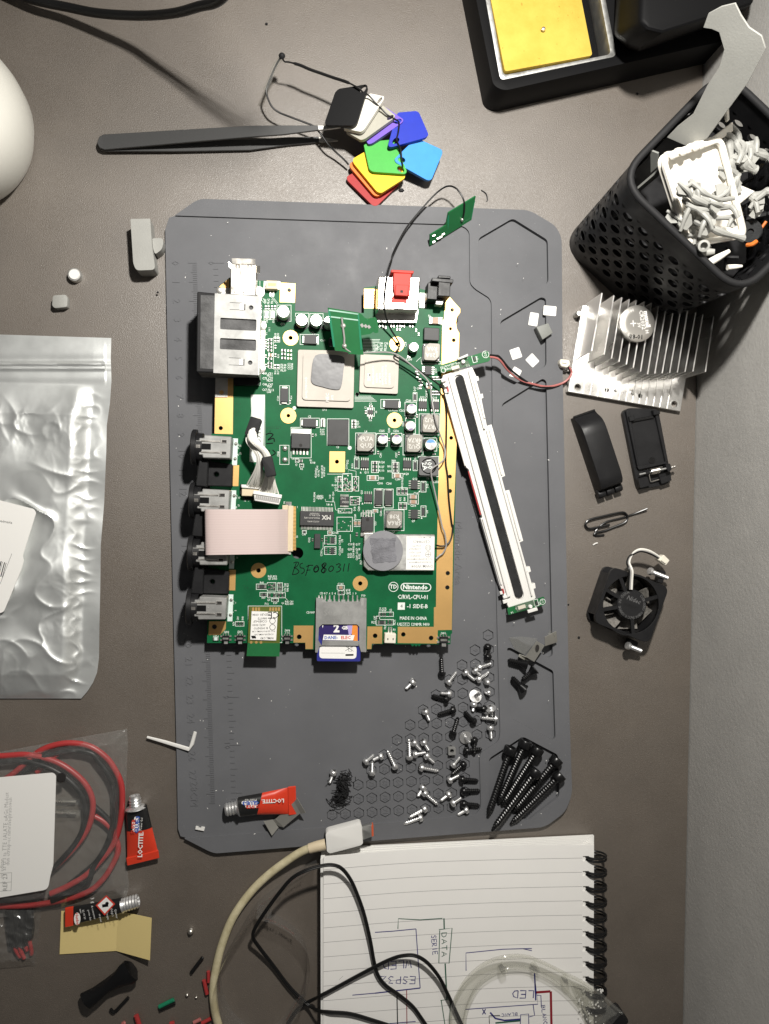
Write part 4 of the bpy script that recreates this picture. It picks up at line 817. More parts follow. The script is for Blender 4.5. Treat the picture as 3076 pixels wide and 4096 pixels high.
b_ = B(); b_.poly(rounded([Q(k,x,y,zs) for x,y in ((72,1232),(452,1235),(448,1368),(68,1362))], 2.0), zs+.01, zs+.05, bottom=False); sd.part(b_, 'write_panel', 'white_paper')
b_ = B(); b_.poly([Q(k,x,y,zs) for x,y in ((115,1120),(430,1125),(415,1180),(105,1175))], zs+.055, zs+.06, bottom=False); b_.text('2', Q(k,245,1058,zs), 80*px2mm(k,245,1058,zs), 0, zs+.06, bold=.05); b_.text('GB', Q(k,330,1052,zs), 34*px2mm(k,245,1058,zs), 0, zs+.06, bold=.04)
b_.poly([Q(k,98,1022,zs),Q(k,112,1022,zs),Q(k,104,1055,zs)], zs+.04,zs+.05,bottom=False); sd.part(b_, 'white_print', 'white_paper')
b_ = B(); b_.text('DANE-', Q(k,190,1152,zs), 32*px2mm(k,190,1150,zs), 0, zs+.075, bold=.03, mi=0); b_.text('ELEC', Q(k,340,1152,zs), 32*px2mm(k,190,1150,zs), 0, zs+.075, bold=.03, mi=1)
c = Q(k,378,1328,zs); b_.box(c.x,c.y,zs+.05,zs+.07,4.2,.9,0,2); b_.stroke([Q(k,90,1308,zs),Q(k,330,1310,zs)],.12,zs+.07,2)
for s_ in (((335,1285),(418,1238)),((340,1240),(418,1290)),((365,1240),(370,1290),(400,1290),(405,1242),(365,1240))): b_.stroke([Q(k,x,y,zs) for x,y in s_],.2,zs+.07,2)
sd.part(b_, 'coloured_print', 'logo_blue logo_red black_ink')
# thermal pads
zt = ZB+3.4
b_ = B(); q = spl([Q('s',x,y,zt) for x,y in ((1262,1422),(1330,1419),(1376,1430),(1374,1480),(1364,1548),(1340,1558),(1290,1547),(1249,1532),(1246,1490))],4,True)
b_.poly(q, ZB+2.75, zt); single(b_, 'thermal_pad', 'thermal_pad', 'shiny dark grey thermal pad on the large processor lid', 'thermal pad', Q('s',1310,1485,ZB+2.75), 'thermal pads', bevel=.3)
tp = T('thermal_pad', 'round grey thermal pad with torn square centre on the wireless module', 'thermal pad', Q('6',722,262,ZB+4.05), 'thermal pads')
zt = ZB+5.0; k='6'
b_ = B(); b_.poly(circ(Q(k,722,264,zt), 204*px2mm(k,722,264,zt), 44), ZB+4.1, zt); tp.part(b_, 'pad_disc', 'pad_grey', bevel=.2)
b_ = B(); q = []
for i in range(40):
    a = i/40*4; s_ = int(a); t_ = a-s_; cs = ((590,140),(845,135),(860,370),(615,390)); x = cs[s_][0]*(1-t_)+cs[(s_+1)%4][0]*t_; y = cs[s_][1]*(1-t_)+cs[(s_+1)%4][1]*t_
    q.append(Q(k,x+random.uniform(-9,9),y+random.uniform(-9,9),zt))
b_.poly(q, zt, zt+.18); tp.part(b_, 'torn_patch', 'pad_torn')
# ribbon cable
fc = T('ribbon_cable', 'pinkish white flat ribbon cable plugged into the board and folded over its left side', 'ribbon cable', Q('3',780,1700,ZB))
b_ = B(); prof = [(1258,0,1.2),(1225,0,3.2),(1180,0,5.6),(1100,0,9.0),(900,0,14.5),(600,0,18.0),(420,0,18.4),(345,0,17.4),(328,0,15.5),(338,0,13.4),(420,0,12.4)]
rows = []
for x,_,z in spl([Vector((p[0],0,p[2])) for p in prof], 4): rows.append((Q('3',x,1488,ZB+z), Q('3',x+8,1985-14*(x-330)/900+8,ZB+z)))
V = [p for r in rows for p in r]; V2 = [p+Vector((0,0,-.18)) for p in V]; n=len(V)
b_.add(V+V2, [(2*i,2*i+1,2*i+3,2*i+2) for i in range(len(rows)-1)]+[(n+2*i+2,n+2*i+3,n+2*i+1,n+2*i) for i in range(len(rows)-1)]+[(2*i+2,n+2*i+2,n+2*i,2*i) for i in range(len(rows)-1)]+[(2*i+1,n+2*i+1,n+2*i+3,2*i+3) for i in range(len(rows)-1)])
fc.part(b_, 'flat_strip', 'ribbon', smooth=True)
b_ = B()
for j in range(1,18):
    t_ = j/18; b_.stroke([r[0].lerp(r[1],t_)+Vector((0,0,.03)) for r in rows[2:-8]], .12)
fc.part(b_, 'conductor_lines', 'ribbon_line')
# white wire harness
k='3'; hw = T('wire_harness', 'bundle of white wires in black tape with a white plug on the board', 'wire harness', Q(k,900,900,ZB+.1))
pa = [(900,1255,4),(905,1200,6),(930,1050,12),(940,900,15),(860,760,14),(840,690,13),(870,560,11),(905,470,9)]
pb = [(1030,1310,6),(1045,1180,9),(1040,1000,14),(1000,860,17),(900,760,18),(855,690,16),(872,560,13),(905,470,10)]
wb = B()
for path, spread, n_ in ((pa,(110,100,42,36,60,48,44,34),11),(pb,(118,62,42,36,48,48,44,34),11)):
    for i in range(n_):
        t_ = (i/(n_-1)-.5)*2; j_ = [random.uniform(-5,5) for _ in path]
        pts = [Q(k, x+t_*s_*.95+jj*.5, y+(0 if a else 0)+jj, ZB+z+(1-t_*t_)*1.4*min(1,a)+random.uniform(-.3,.3)) for a,((x,y,z),s_,jj) in enumerate(zip(path,spread,j_))]
        wb.tube(spl(pts,4), .42, 6)
hw.part(wb, 'wires', 'wire_white', smooth=True)
for name,pts,z0,z1 in (('black_tape',((840,455),(962,492),(892,698),(768,655)),9,15.5),('black_tape',((955,915),(1072,893),(1118,1108),(1008,1130)),10,19.5)):
    q_ = [Q(k,x,y,ZB+z1) for x,y in pts]; b_ = B(); b_.poly(rounded(q_,.8), ZB+z0, ZB+z1); hw.part(b_, name, 'black_matte', bevel=1.4, seg=3)
b_ = B(); b_.poly([Q(k,x,y,ZB+7) for x,y in ((868,1280),(1185,1328),(1150,1438),(880,1392))], ZB+4.4, ZB+7); pg = hw.part(b_, 'loose_plug', 'white_plastic', bevel=.3)
b_ = B(); b_.poly([Q(k,x,y,ZB+7.6) for x,y in ((868,1278),(1185,1326),(1178,1368),(862,1318))], ZB+7, ZB+7.6); hw.part(b_, 'plug_ridge', 'white_plastic', parent=pg, bevel=.2)
b_ = B()
for i in range(12): c = Q(k,900+i*22,1355+i*3.6,ZB+7); b_.box(c.x,c.y,ZB+7,ZB+7.03,.9,2.2,BR-.15)
hw.part(b_, 'plug_slots', 'wire_grey', parent=pg)
b_ = B(); b_.poly([Q(k,x,y,ZB+5) for x,y in ((730,1212),(940,1222),(1000,1240),(990,1268),(735,1250))], ZB+3, ZB+5); hw.part(b_, 'seated_plug', 'white_plastic', bevel=.3)
# ================================================================== loose parts around the board
def plate(b, pts, th, mi=0, holes=()):            # flat polygon anywhere in space with thickness th below it
    pts = [Vector(p) for p in pts]; n = Vector()
    for i in range(len(pts)):
        a, c = pts[i], pts[(i+1)%len(pts)]; n += Vector(((a.y-c.y)*(a.z+c.z),(a.z-c.z)*(a.x+c.x),(a.x-c.x)*(a.y+c.y)))
    n.normalize()
    if n.z < 0: pts.reverse(); n = -n
    o = sum(pts, Vector())/len(pts); ex = (pts[1]-pts[0]).normalized(); ex = (ex-n*ex.dot(n)).normalized(); ey = n.cross(ex)
    loc = [Vector(((p-o).dot(ex),(p-o).dot(ey),0)) for p in pts]
    hl = [[Vector(((h-o).dot(ex),(h-o).dot(ey),0)) for h in hh] for hh in holes]
    q = B(); q.poly(loc, -th, 0, hl); b.add([o+ex*v.x+ey*v.y+n*v.z for v in q.v], q.f, mi); return o, ex, ey, n
def on_plate(fr, pts2, off=.03):
    o, ex, ey, n = fr; return [o+ex*x+ey*y+n*off for x,y in pts2]
# antenna resting above the processors
k='2'; an = T('antenna_board', 'green antenna board floating over the large processor with a grey lead', 'antenna board', Q(k,350,850,ZB+3), 'antenna boards')
def az(y): return ZB+19-(y-590)*.0125
pts = [(155,588),(475,640),(508,662),(530,688),(556,702),(622,690),(640,684),(668,722),(674,842),(642,852),(622,836),(592,858),(498,872),(522,1072),(368,1062),(366,1046),(308,1036),(230,1028),(222,985)]
b_ = B(); fr = plate(b_, [Q(k,x,y,az(y)) for x,y in pts], .8); ab = an.part(b_, 'antenna_plate', 'pcb_lite')
def aq(x,y,d=.1): return Q(k,x,y,az(y)+d)
b_ = B()
for st,w in ((((168,612),(468,655),(500,1020)),1.0),(((168,612),(222,990)),1.0),(((185,680),(470,715)),.9)): b_.stroke([aq(x,y,.06) for x,y in st], w)
an.part(b_, 'etched_gap', 'green_wire', parent=ab)
b_ = B(); b_.tube([aq(298,690,.6),aq(310,780,.8),aq(325,900,.7),aq(325,985,.5)], .5, 8, 1)
for x,y,r in ((300,700,.8),(313,775,1.4),(325,980,1.3)): b_.lathe([(r,0),(r*.85,.5),(r*.3,.9)],10,Matrix.Translation(aq(x,y,.1)),0)
for i,x in enumerate((512,545,575)): b_.stroke([aq(x-14+i*4,755+i*8,.1),aq(x+6+i*4,785+i*6,.1)],1.6,None,2)
an.part(b_, 'soldered_lead', 'tin wire_grey wire_grey', parent=ab, smooth=True)
gw = [('6',1262,345,3),('6',1300,310,2),('6',1335,285,2),('6',1366,210,2.5),('6',1350,80,3),('4',1325,1420,3),('4',1290,1250,3.5),('4',1235,1000,5),('4',1213,890,6.5),('4',1222,830,7),('4',1300,775,6),('4',1345,730,4),('4',1355,650,3),('4',1335,570,3),('4',1300,470,5),('4',1258,330,7.5),('4',1215,100,6),('2',1205,1400,6),('2',1160,1310,6.5),('2',1050,1210,7),('2',940,1120,8),('2',860,1068,9),('2',760,1045,10),('2',640,1046,11),('2',560,1050,12),('2',430,1055,12.6),('2',345,1015,13.6),('2',328,985,14.4)]
b_ = B(); b_.tube(spl([Q(a,x,y,ZB+z) for a,x,y,z in gw],5), .42, 8); an.part(b_, 'grey_lead', 'wire_grey', smooth=True)
# antenna standing on the mat
k='e'; an = T('antenna_board', 'green antenna board leaning upright on the top right of the mat, black lead', 'antenna board', Q(k,640,500,3.1), 'antenna boards')
pts = [(610,315,14),(838,178,14),(800,372,3.3),(455,590,3.3),(457,497,8.5),(588,418,8.5)]
b_ = B(); fr = plate(b_, [Q(k,*p) for p in pts], .8); ab = an.part(b_, 'antenna_plate', 'pcb_lite')
b_ = B(); nn = fr[3]*.05
for st,w in ((((825,215,12),(792,365,4.0)),.8),(((610,335,13),(600,478,4.2)),.8),(((600,470,4.6),(790,352,4.8)),.5)): b_.stroke([Q(k,*p)+nn for p in st], w)
an.part(b_, 'etched_gap', 'green_wire', parent=ab)
b_ = B()
for x,y,z in ((488,502,7.4),(488,555,4.3),(525,525,5.2),(545,515,5.2),(568,490,5.6),(710,262,10)): c = Q(k,x,y,z)+nn; b_.box(c.x,c.y,c.z,c.z+.05,1.6,.7,.5)
an.part(b_, 'bare_pad', 'tin', parent=ab)
bw = [('6',1262,205,3),('6',1300,215,2.2),('6',1350,212,2),('6',1395,180,1.4),('6',1425,110,1),('6',1436,0,1),('4',1425,1400,1),('4',1395,1150,1),('4',1380,900,1),('4',1362,760,1),('4',1368,500,1.2),('4',1370,250,1.6),('4',1358,100,3),('4',1345,50,4.5),('2',1338,1425,5),('2',1290,1375,5),('2',1190,1300,5),('2',1020,1185,5),('2',880,1105,4.5),('2',838,1075,4),('2',865,1020,3),('2',893,972,3),('2',860,905,3.5),('2',800,810,5),('2',755,700,9),('2',735,590,14),('2',738,460,15.5),('2',765,260,17),('2',805,120,15),('e',150,650,11),('e',240,470,8),('e',330,350,7),('e',470,190,8),('e',560,112,10),('e',625,92,13),('e',685,122,15),('e',735,205,15),('e',742,290,12),('e',728,365,7.5)]
b_ = B(); b_.tube(spl([Q(a,x,y,(ZB+z) if a!='e' else z) for a,x,y,z in bw],5), .46, 8); an.part(b_, 'black_lead', 'wire_black', smooth=True)
b_ = B(); c = Q(k,722,372,7.0); b_.lathe([(.9,0),(.8,.5),(.2,1)],10,Matrix.Translation(c)); an.part(b_,'solder_joint','tin',smooth=True)
# ------------------------------------------------ white light bar
k='f'; lb = T('light_bar', 'long white plastic light bar with a black slot, slanting beside the board', 'light bar', Q(k,480,1150,3.2))
yt, yb = Q(k,300,200,12).y, Q(k,730,2100,5).y
def lz(y, base): t_ = (yt-y)/(yt-yb); return base+(ZB+1.0)*(1-t_)+3.4*t_
def lpts(pts, base): 
    out=[]
    for x,y in pts:
        t_ = (y-200)/1900; out.append(Q(k,x,y,base+(ZB+1.0)*(1-t_)+3.4*t_))
    return out
def lslab(pts, h0, h1, name, mats, parent=None, r=0, holes=(), **kw):
    q = lpts(pts, h1); b_ = B(); b_.poly(rounded(q,r) if r else q, h0, h1, [lpts(h,h1) for h in holes], zf=lambda x,y: lz(y,0)); return lb.part(b_, name, mats, parent=parent, **kw)
outl = [(140,290),(240,258),(362,228),(396,300),(410,296),(416,330),(398,336),(426,436),(444,430),(450,465),(434,470),(468,642),(476,680),(512,668),(617,1064),(590,1076),(618,1180),(648,1172),(756,1564),(725,1578),(735,1630),(780,1768),(806,1760),(816,1800),(797,1808),(822,1896),(846,1888),(852,1928),(836,1934),(852,2000),(838,2020),(645,2078),(620,2030),(598,1960),(572,1895),(428,1392),(442,1384),(335,1012),(318,1000),(162,432),(130,330)]
def stad(x0,y0,x1,y1,r,n=8):
    a = math.atan2(y1-y0,x1-x0); return [(x1+r*math.cos(a-math.pi/2+math.pi*i/n), y1+r*math.sin(a-math.pi/2+math.pi*i/n)) for i in range(n+1)]+[(x0+r*math.cos(a+math.pi/2+math.pi*i/n), y0+r*math.sin(a+math.pi/2+math.pi*i/n)) for i in range(n+1)]
bd = lslab(outl, 0, 3.6, 'bezel', 'white_plastic', holes=[stad(262,322,722,1980,38)], bevel=.35)
lslab(stad(262,322,722,1980,50), .3, 2.2, 'slot_bed', 'white_plastic', parent=bd)
lslab(stad(265,326,722,1974,30), 2.2, 3.3, 'foam_strip', 'foam_black', parent=bd)
for nm,p,h in (('rail',((178,296),(206,288),(660,1990),(636,2000)),5.2),('rail',((146,410),(158,406),(318,985),(306,990)),4.6),('rail',((440,1395),(452,1392),(596,1900),(584,1905)),4.6),('rail',((332,252),(350,246),(470,700),(452,705)),5.2),('rail',((470,712),(486,708),(790,1800),(774,1806)),4.8),('rail',((380,345),(392,342),(466,620),(454,625)),4.6),('rail',((490,700),(503,697),(600,1055),(588,1060)),4.6),('rail',((628,1190),(640,1186),(738,1555),(727,1560)),4.6),('rail',((728,1630),(738,1628),(830,1985),(820,1990)),5.0),('clip',((122,318),(160,306),(166,332),(128,345)),5.5),('clip',((146,360),(178,350),(184,372),(152,382)),5.5),('clip',((146,402),(180,394),(190,420),(154,430)),5.5),('clip',((575,1955),(602,1948),(608,1972),(580,1980)),5.0),('clip',((598,2022),(632,2012),(638,2040),(604,2050)),5.0),('clip',((598,1988),(634,1984),(636,2004),(604,2010)),5.0)):
    lslab(p, 3.4, h, nm, 'white_plastic', parent=bd, bevel=.2)
lslab(((330,1030),(338,1028),(432,1362),(424,1366)), 3.0, 3.4, 'side_wire', 'wire_red', parent=bd); lslab(((166,385),(180,382),(186,415),(172,420)), 4.2, 5.6, 'side_wire', 'wire_red', parent=bd)
lslab(((590,1935),(604,1932),(612,1968),(600,1972)), 4.0, 5.2, 'side_wire', 'wire_red', parent=bd)
tb = lslab(((108,216),(470,105),(490,104),(502,172),(488,184),(122,272)), 4.2, 5.2, 'led_board', 'pcb_lite', r=.4)
bb = lslab(((632,2082),(915,1994),(928,2044),(920,2056),(642,2134)), 4.0, 5.0, 'led_board', 'pcb_lite', r=.4)
for par,p,h in ((tb,((250,160),(330,124),(334,142),(254,172)),8),(bb,((788,2098),(862,2076),(870,2100),(794,2122)),6.5)): lslab(p, 5.0, h, 'clip_tab', 'white_plastic', parent=par, bevel=.2)
for par,x,y in ((tb,290,190),(bb,806,2068)):
    c = lpts([(x,y)],5.0)[0]; b_ = B(); b_.lathe([(1.1,0),(1.1,1.6),(.8,2.0)],14,Matrix.Translation(c)); lb.part(b_,'rivet','white_plastic',parent=par,smooth=True)
for par,p in ((tb,((205,215),(330,175),(345,205),(235,262),(215,250))),(bb,((690,2060),(840,2018),(850,2060),(710,2110)))): lslab(p, 5.3, 6.2, 'clear_clip', 'trans_film', parent=par)
b_ = B()
def lt(s_,x,y,h_,r,hh=5.22): b_.text(s_, lpts([(x,y)],hh)[0], h_*px2mm(k,x,y,10), math.radians(r), lpts([(x,y)],hh)[0].z+.03, bold=.01)
lt('RVL-SEL00-R1-01',190,212,15,196); lt('Side(A)',185,238,18,16); lt('D4',400,158,14,106); lt('CG',466,130,18,106); lt('D2',330,215,16,16); lt('C',322,158,14,16); lt('D1',882,2045,14,106); lt('CG',905,2030,14,106); lt('16',670,2115,16,196); lt('0J',700,2085,14,16)
for c_,r_ in (((466,130),1.8),((142,252),1.2),((905,2032),1.5)): q = lpts([c_],5.2)[0]; b_.frame(circ(q,r_,18), .25, q.z+.04)
for c_ in ((380,165),(855,2040)):
    q = lpts([c_],5.2)[0]; b_.frame(rrect(q.x,q.y,2.2,3.6,.2,.28), .28, q.z+.04)
lb.part(b_, 'printed_legend', 'silk', parent=tb)
for par,c_ in ((tb,(380,165)),(bb,(857,2042))):
    q = lpts([c_],5.2)[0]; b_ = B(); b_.box(q.x,q.y,q.z,q.z+.6,1.0,2.2,.28); lb.part(b_,'small_diode','chip',parent=par)
for par,c_ in ((tb,(232,232)),(bb,(742,2072))):
    q = lpts([c_],5.2)[0]; b_ = B(); b_.box(q.x,q.y,q.z,q.z+.8,4.2,1.8,.28); lb.part(b_,'led','cream',parent=par)
for nm,mt,o_ in (('black_wire','wire_black',0),('pink_wire','wire_pink',1)):
    pp = [(488,135,13),(540,140,13.5),(575,152,13),(650,240,10),(740,312,7),(830,365,4.6),(940,386,4.4),(1050,366,2.6),(1105,318,2.8),(1118,265,3),(1098,225,4.5)]
    if o_: pp = [(490,150,13),(540,156,13.4),(580,180,12.5),(640,255,9),(730,325,6),(830,358,5.4),(940,378,4.2),(1040,358,3.6),(1098,322,4),(1128,270,3.5),(1108,228,4.5)]
    b_ = B(); b_.tube(spl([Q(k,*p) for p in pp],6), .62, 8); lb.part(b_, nm, mt, smooth=True)
b_ = B(); b_.poly([Q(k,x,y,7) for x,y in ((1042,165),(1110,172),(1120,205),(1095,232),(1050,222),(1036,195))], 2.6, 7); pc = lb.part(b_,'plug','cream',bevel=.4)
b_ = B(); b_.poly([Q(k,x,y,7.6) for x,y in ((1058,178),(1095,182),(1092,200),(1056,196))], 7, 7.6); lb.part(b_,'plug_ridge','cream',parent=pc,bevel=.2)
# ------------------------------------------------ heat sink
k='g'; hsk = T('heat_sink', 'aluminium heat sink with slanting fins below the black perforated bin', 'heat sink', Q(k,600,600,0))
zb_ = 3.6; zt_ = 26.0
base_px = [(130,792),(990,942),(1020,692),(1030,600),(1040,560),(280,200),(215,180)]
b_ = B(); far = Q(k,395,42,zt_); near = Q(k,200,545,zb_)
bl, br_ = Q(k,132,790,zb_), Q(k,990,940,zb_); ul, ur = Q(k,245,130,zb_), br_+(Q(k,245,130,zb_)-bl)
hl = [circ(Q(k,x,y,zb_), r*px2mm(k,x,y,zb_), 16) for x,y,r in ((210,755,24),(943,885,24),(432,778,14),(685,823,14))]
b_.poly([bl,br_,ur,ul], 0.1, zb_, hl); hb = hsk.part(b_, 'base_plate', 'alu', bevel=.25)
nb = [(200,545),(290,570),(343,597),(397,620),(450,640),(500,663),(552,690),(603,710),(655,705),(708,703),(762,700),(818,697),(873,693),(930,690),(1020,692)]
ft = [(395,42),(485,60),(545,75),(602,88),(655,95),(717,107),(770,117),(825,130),(882,143),(938,155),(992,165),(1043,175),(1105,190),(1160,205),(1242,215)]
fdir = None
for i,(a,c) in enumerate(zip(nb,ft)):
    p0 = Q(k,*a,zb_); p1 = Q(k,*c,zt_); d = (Vector((p1.x-p0.x,p1.y-p0.y,0))).normalized(); nn = Vector((-d.y,d.x,0))*.42
    A = [Vector((p0.x,p0.y,zb_-.3)),Vector((p1.x,p1.y,zb_-.3)),Vector((p1.x,p1.y,zt_)),Vector((p0.x,p0.y,zt_))]
    b_ = B(); b_.add([p+nn*1.15 for p in A[:2]]+[p+nn*.75 for p in A[2:]]+[p-nn*1.15 for p in A[:2]]+[p-nn*.75 for p in A[2:]], [(3,2,1,0),(4,5,6,7),(0,1,5,4),(1,2,6,5),(2,3,7,6),(3,0,4,7)]); hsk.part(b_, 'fin', 'alu')
    if i not in (14,):
        # low stub the cut-away fin leaves on the plate
        e = p0-d*((p0-bl).dot((br_-bl).normalized().cross(Vector((0,0,1))))*0+60); 
        ee = (br_-bl).normalized(); en_ = Vector((-ee.y,ee.x,0)); dist = (p0-bl).dot(en_)/max(.2,d.dot(en_)); e = p0-d*(dist-.3)
        b_ = B(); m1 = (p0+e)/2; L_ = (p0-e).length; b_.box(m1.x,m1.y,zb_-.05,zb_+.28,L_,.5,math.atan2(d.y,d.x)); hsk.part(b_, 'fin_stub', 'alu', parent=hb)
for x,y in ((497,775),(622,798)):
    b_ = B(); b_.lathe([(1.0,0),(1.0,1.2),(.8,1.6)],14,Matrix.Translation(Q(k,x,y,zb_))); hsk.part(b_,'peg','alu',parent=hb,smooth=True)
for x,y in ((210,755),(943,885)):
    b_ = B(); u = px2mm(k,x,y,zb_); b_.poly(circ(Q(k,x,y,zb_),33*u,20), zb_, zb_+.12, [circ(Q(k,x,y,zb_),24*u,16)], bottom=False); hsk.part(b_,'countersink','steel_dull',parent=hb)
b_ = B(); c = Q(k,228,195,6); b_.lathe([(1.6,0),(1.6,5),(1.2,5.6)],14,Matrix.Translation((c.x-.5,c.y,0.2))); hsk.part(b_,'standoff','steel_dull',smooth=True)
# coin battery lying on the fins
zc = zt_+3.4; c = Q(k,664,272,zc); r = 134*px2mm(k,664,272,zc)
cb = T('coin_battery', 'round steel coin battery lying on top of the heat sink fins', 'battery', (c.x,c.y,zt_+.02))
b_ = B(); b_.lathe([(r*.86,0),(r*.86,.5),(r*.97,.8),(r,1.1),(r,3.0),(r*.96,3.3),(r*.6,3.35),(.1,3.35)], 48, Matrix.Translation((c.x,c.y,zt_+.05))); cb.part(b_,'cell_can','coin_steel',smooth=True)
b_ = B(); zz = zt_+3.43
def ct(s_,x,y,h_,rt,mi=0,bo=.01): b_.text(s_, Q(k,x,y,zz), h_*px2mm(k,x,y,zz), math.radians(rt), zz, mi, bold=bo)
ct('maxell',735,240,32,-80,0,.04); ct('CR2032',700,245,30,-80); ct('3V',675,285,24,-80); ct('+',632,278,70,5,0,-.01); ct('08-01',655,375,32,-2,1,.02); ct('H',735,335,26,-80)
for i,ch in enumerate('Hitachi Maxell Ltd'):
    a = math.radians(112+i*8.0); ct(ch, 664+108*math.cos(a), 272-108*math.sin(a), 22, 112+i*8.0-90+180, 0, 0)
cb.part(b_,'engraving','white_paper black_ink')
# ------------------------------------------------ fan
k='i'; fan = T('cooling_fan', 'small square black cooling fan with dusty blades right of the mat', 'fan', Q(k,830,760,0))
zt_ = 13.5; fc4 = [Q(k,x,y,zt_) for x,y in ((688,318),(1322,550),(1098,1178),(478,935))]; fo = rounded(fc4, 4.5, 5)
cen = sum(fc4, Vector())/4; FR = math.atan2(fc4[1].y-fc4[0].y, fc4[1].x-fc4[0].x); Wf = (fc4[1]-fc4[0]).length; Rh = Wf*.455
b_ = B(); b_.poly(fo, .3, 2.6, [circ(cen, Rh, 40)]); b_.poly(fo, zt_-2.4, zt_, [circ(cen, Rh, 40)]); ff = fan.part(b_, 'frame', 'black_plastic', bevel=.3)
b_ = B(); b_.poly(circ(cen, Rh+1.2, 40), .4, zt_-.2, [circ(cen, Rh, 40)]); fan.part(b_, 'shroud', 'black_plastic', parent=ff)
b_ = B(); e1_, e2_ = (fc4[3]-fc4[0]).normalized(), (fc4[1]-fc4[0]).normalized()
lw = [fc4[0]+e1_*4, fc4[0]+e1_*4+e2_*1.4, fc4[3]-e1_*4+e2_*1.4, fc4[3]-e1_*4]; b_.poly(lw, 2.6, zt_-2.4)
bw_ = [fc4[3]+e2_*4, fc4[3]+e2_*4-e1_*1.4, fc4[2]-e2_*4-e1_*1.4, fc4[2]-e2_*4]; b_.poly(bw_, 2.6, zt_-2.4); fan.part(b_, 'side_wall', 'black_plastic', parent=ff)
hubr = 162*px2mm(k,910,745,zt_); hc = Q(k,908,745,zt_)
b_ = B(); b_.lathe([(hubr,zt_-3.4),(hubr,zt_-.5),(hubr-.5,zt_),(.1,zt_)], 32, Matrix.Translation((hc.x,hc.y,0))); hub = fan.part(b_, 'motor_hub', 'fan_label', smooth=True)
b_ = B()
b_.text('Nidec', Q(k,925,690,zt_), 46*px2mm(k,900,740,zt_), math.radians(-22), zt_+.03, bold=.02, shear=.2)
for i,ch in enumerate('MADE IN CHINA'): a = math.radians(215-i*9); b_.text(ch, (hc.x+hubr*.84*math.cos(a),hc.y+hubr*.84*math.sin(a)), 1.5, a-math.pi/2, zt_+.03)
for i,ch in enumerate('D05R-05BS1 01BGX 5VDC 0.03A'): a = math.radians(40-i*7.2); b_.text(ch, (hc.x+hubr*.84*math.cos(a),hc.y+hubr*.84*math.sin(a)), 1.5, a-math.pi/2, zt_+.03)
mat('dim_ink', (.10,.10,.10), .6); fan.part(b_, 'label_print', 'dim_ink', parent=hub)
b_ = B(); b_.text('05RDE1', Q(k,900,765,zt_), 1.9, math.radians(-15), zt_+.03); fan.part(b_, 'stamp', 'black_gloss', parent=hub)
for a in (FR+.62, FR+.62+math.pi*.5+.12, FR+math.pi+.50, FR-math.pi*.5+.42, FR+2.95):
    b_ = B(); d = Vector((math.cos(a),math.sin(a),0)); p0 = Vector((hc.x,hc.y,0))+d*(hubr-.5); p1 = Vector((cen.x,cen.y,0))+d*(Rh+.6); m1 = (p0+p1)/2; b_.box(m1.x,m1.y,zt_-1.8,zt_-.3,(p1-p0).length,1.9,a); fan.part(b_, 'strut', 'black_plastic', parent=ff)
for i in range(7):
    b_ = B(); a0 = i*2*math.pi/7+.2; V=[]
    for j in range(6):
        t_ = j/5; rr = hubr*.9+(Rh-.6-hubr*.9)*t_
        for s_,zz in ((0,3.2),(1,8.2)): a = a0-.25*t_+s_*(.62+.06*t_); V.append(Vector((cen.x+rr*math.cos(a),cen.y+rr*math.sin(a),zz)))
    n_=len(V); b_.add(V+[v+Vector((0,0,-.6)) for v in V],[(2*j,2*j+2,2*j+3,2*j+1) for j in range(5)]+[(n_+2*j+1,n_+2*j+3,n_+2*j+2,n_+2*j) for j in range(5)]+[(10,n_+10,n_+11,11),(1,n_+1,n_,0)]+[(2*j,n_+2*j,n_+2*j+2,2*j+2) for j in range(5)]+[(2*j+3,n_+2*j+3,n_+2*j+1,2*j+1) for j in range(5)]); fan.part(b_, 'blade', 'dust')
b_ = B(); b_.lathe([(hubr*.93,2.5),(hubr*.93,zt_-3.6),(.1,zt_-3.6)],28,Matrix.Translation((cen.x,cen.y,0))); fan.part(b_,'rotor','black_plastic',smooth=True)
for nm,mt,dx in (('white_lead','wire_white',8),('grey_lead','wire_grey',-14),('black_lead','wire_black',-26)):
    pp = [(895+dx,575,14.6),(900+dx,470,15),(905+dx,380,15.5),(893+dx*.9,335,15),(872+dx*.7,280,13),(890+dx*.5,215,12),(940,160-dx*.5,12.5),(1010,135-dx*.6,13.5),(1110,158-dx*.8,13),(1215,222-dx*.6,11)]
    b_ = B(); b_.tube(spl([Q(k,*p) for p in pp],6), .62, 8); fan.part(b_, nm, mt, smooth=True)
b_ = B(); b_.poly([Q(k,x,y,12.5) for x,y in ((1262,190),(1328,255),(1285,310),(1198,248))], 8, 12.5); fp = fan.part(b_, 'plug', 'cream', bevel=.3)
b_ = B(); b_.poly([Q(k,x,y,13.2) for x,y in ((1245,238),(1290,272),(1278,288),(1232,254))], 12.5, 13.2); fan.part(b_, 'plug_ridge', 'cream', parent=fp)
for pts,sc in ((((1230,365),(1288,380),(1250,515),(1195,500)),((1115,375),(1310,452))),(((885,1120),(985,1160),(945,1265),(870,1235)),((868,1200),(1015,1258)))):
    b_ = B(); b_.poly([Q(k,x,y,7) for x,y in pts], 1.5, 7.0); br2 = fan.part(b_, 'mounting_tab', 'black_plastic', bevel=.4)
    a, c = Q(k,*sc[0],9.0), Q(k,*sc[1],6.5); L_ = (c-a).length; b_ = B(); b_.lathe([(.2,-1.2),(1.9,-1.0),(2.2,-.2),(2.1,.5),(1.05,.6)]+[(1.05+.3*(i%2), .8+i*.42) for i in range(int((L_-.8)/.42))]+[(.5,L_)],14,axis_mtx(a,c)); fan.part(b_,'mounting_screw','zinc',parent=br2,smooth=True)
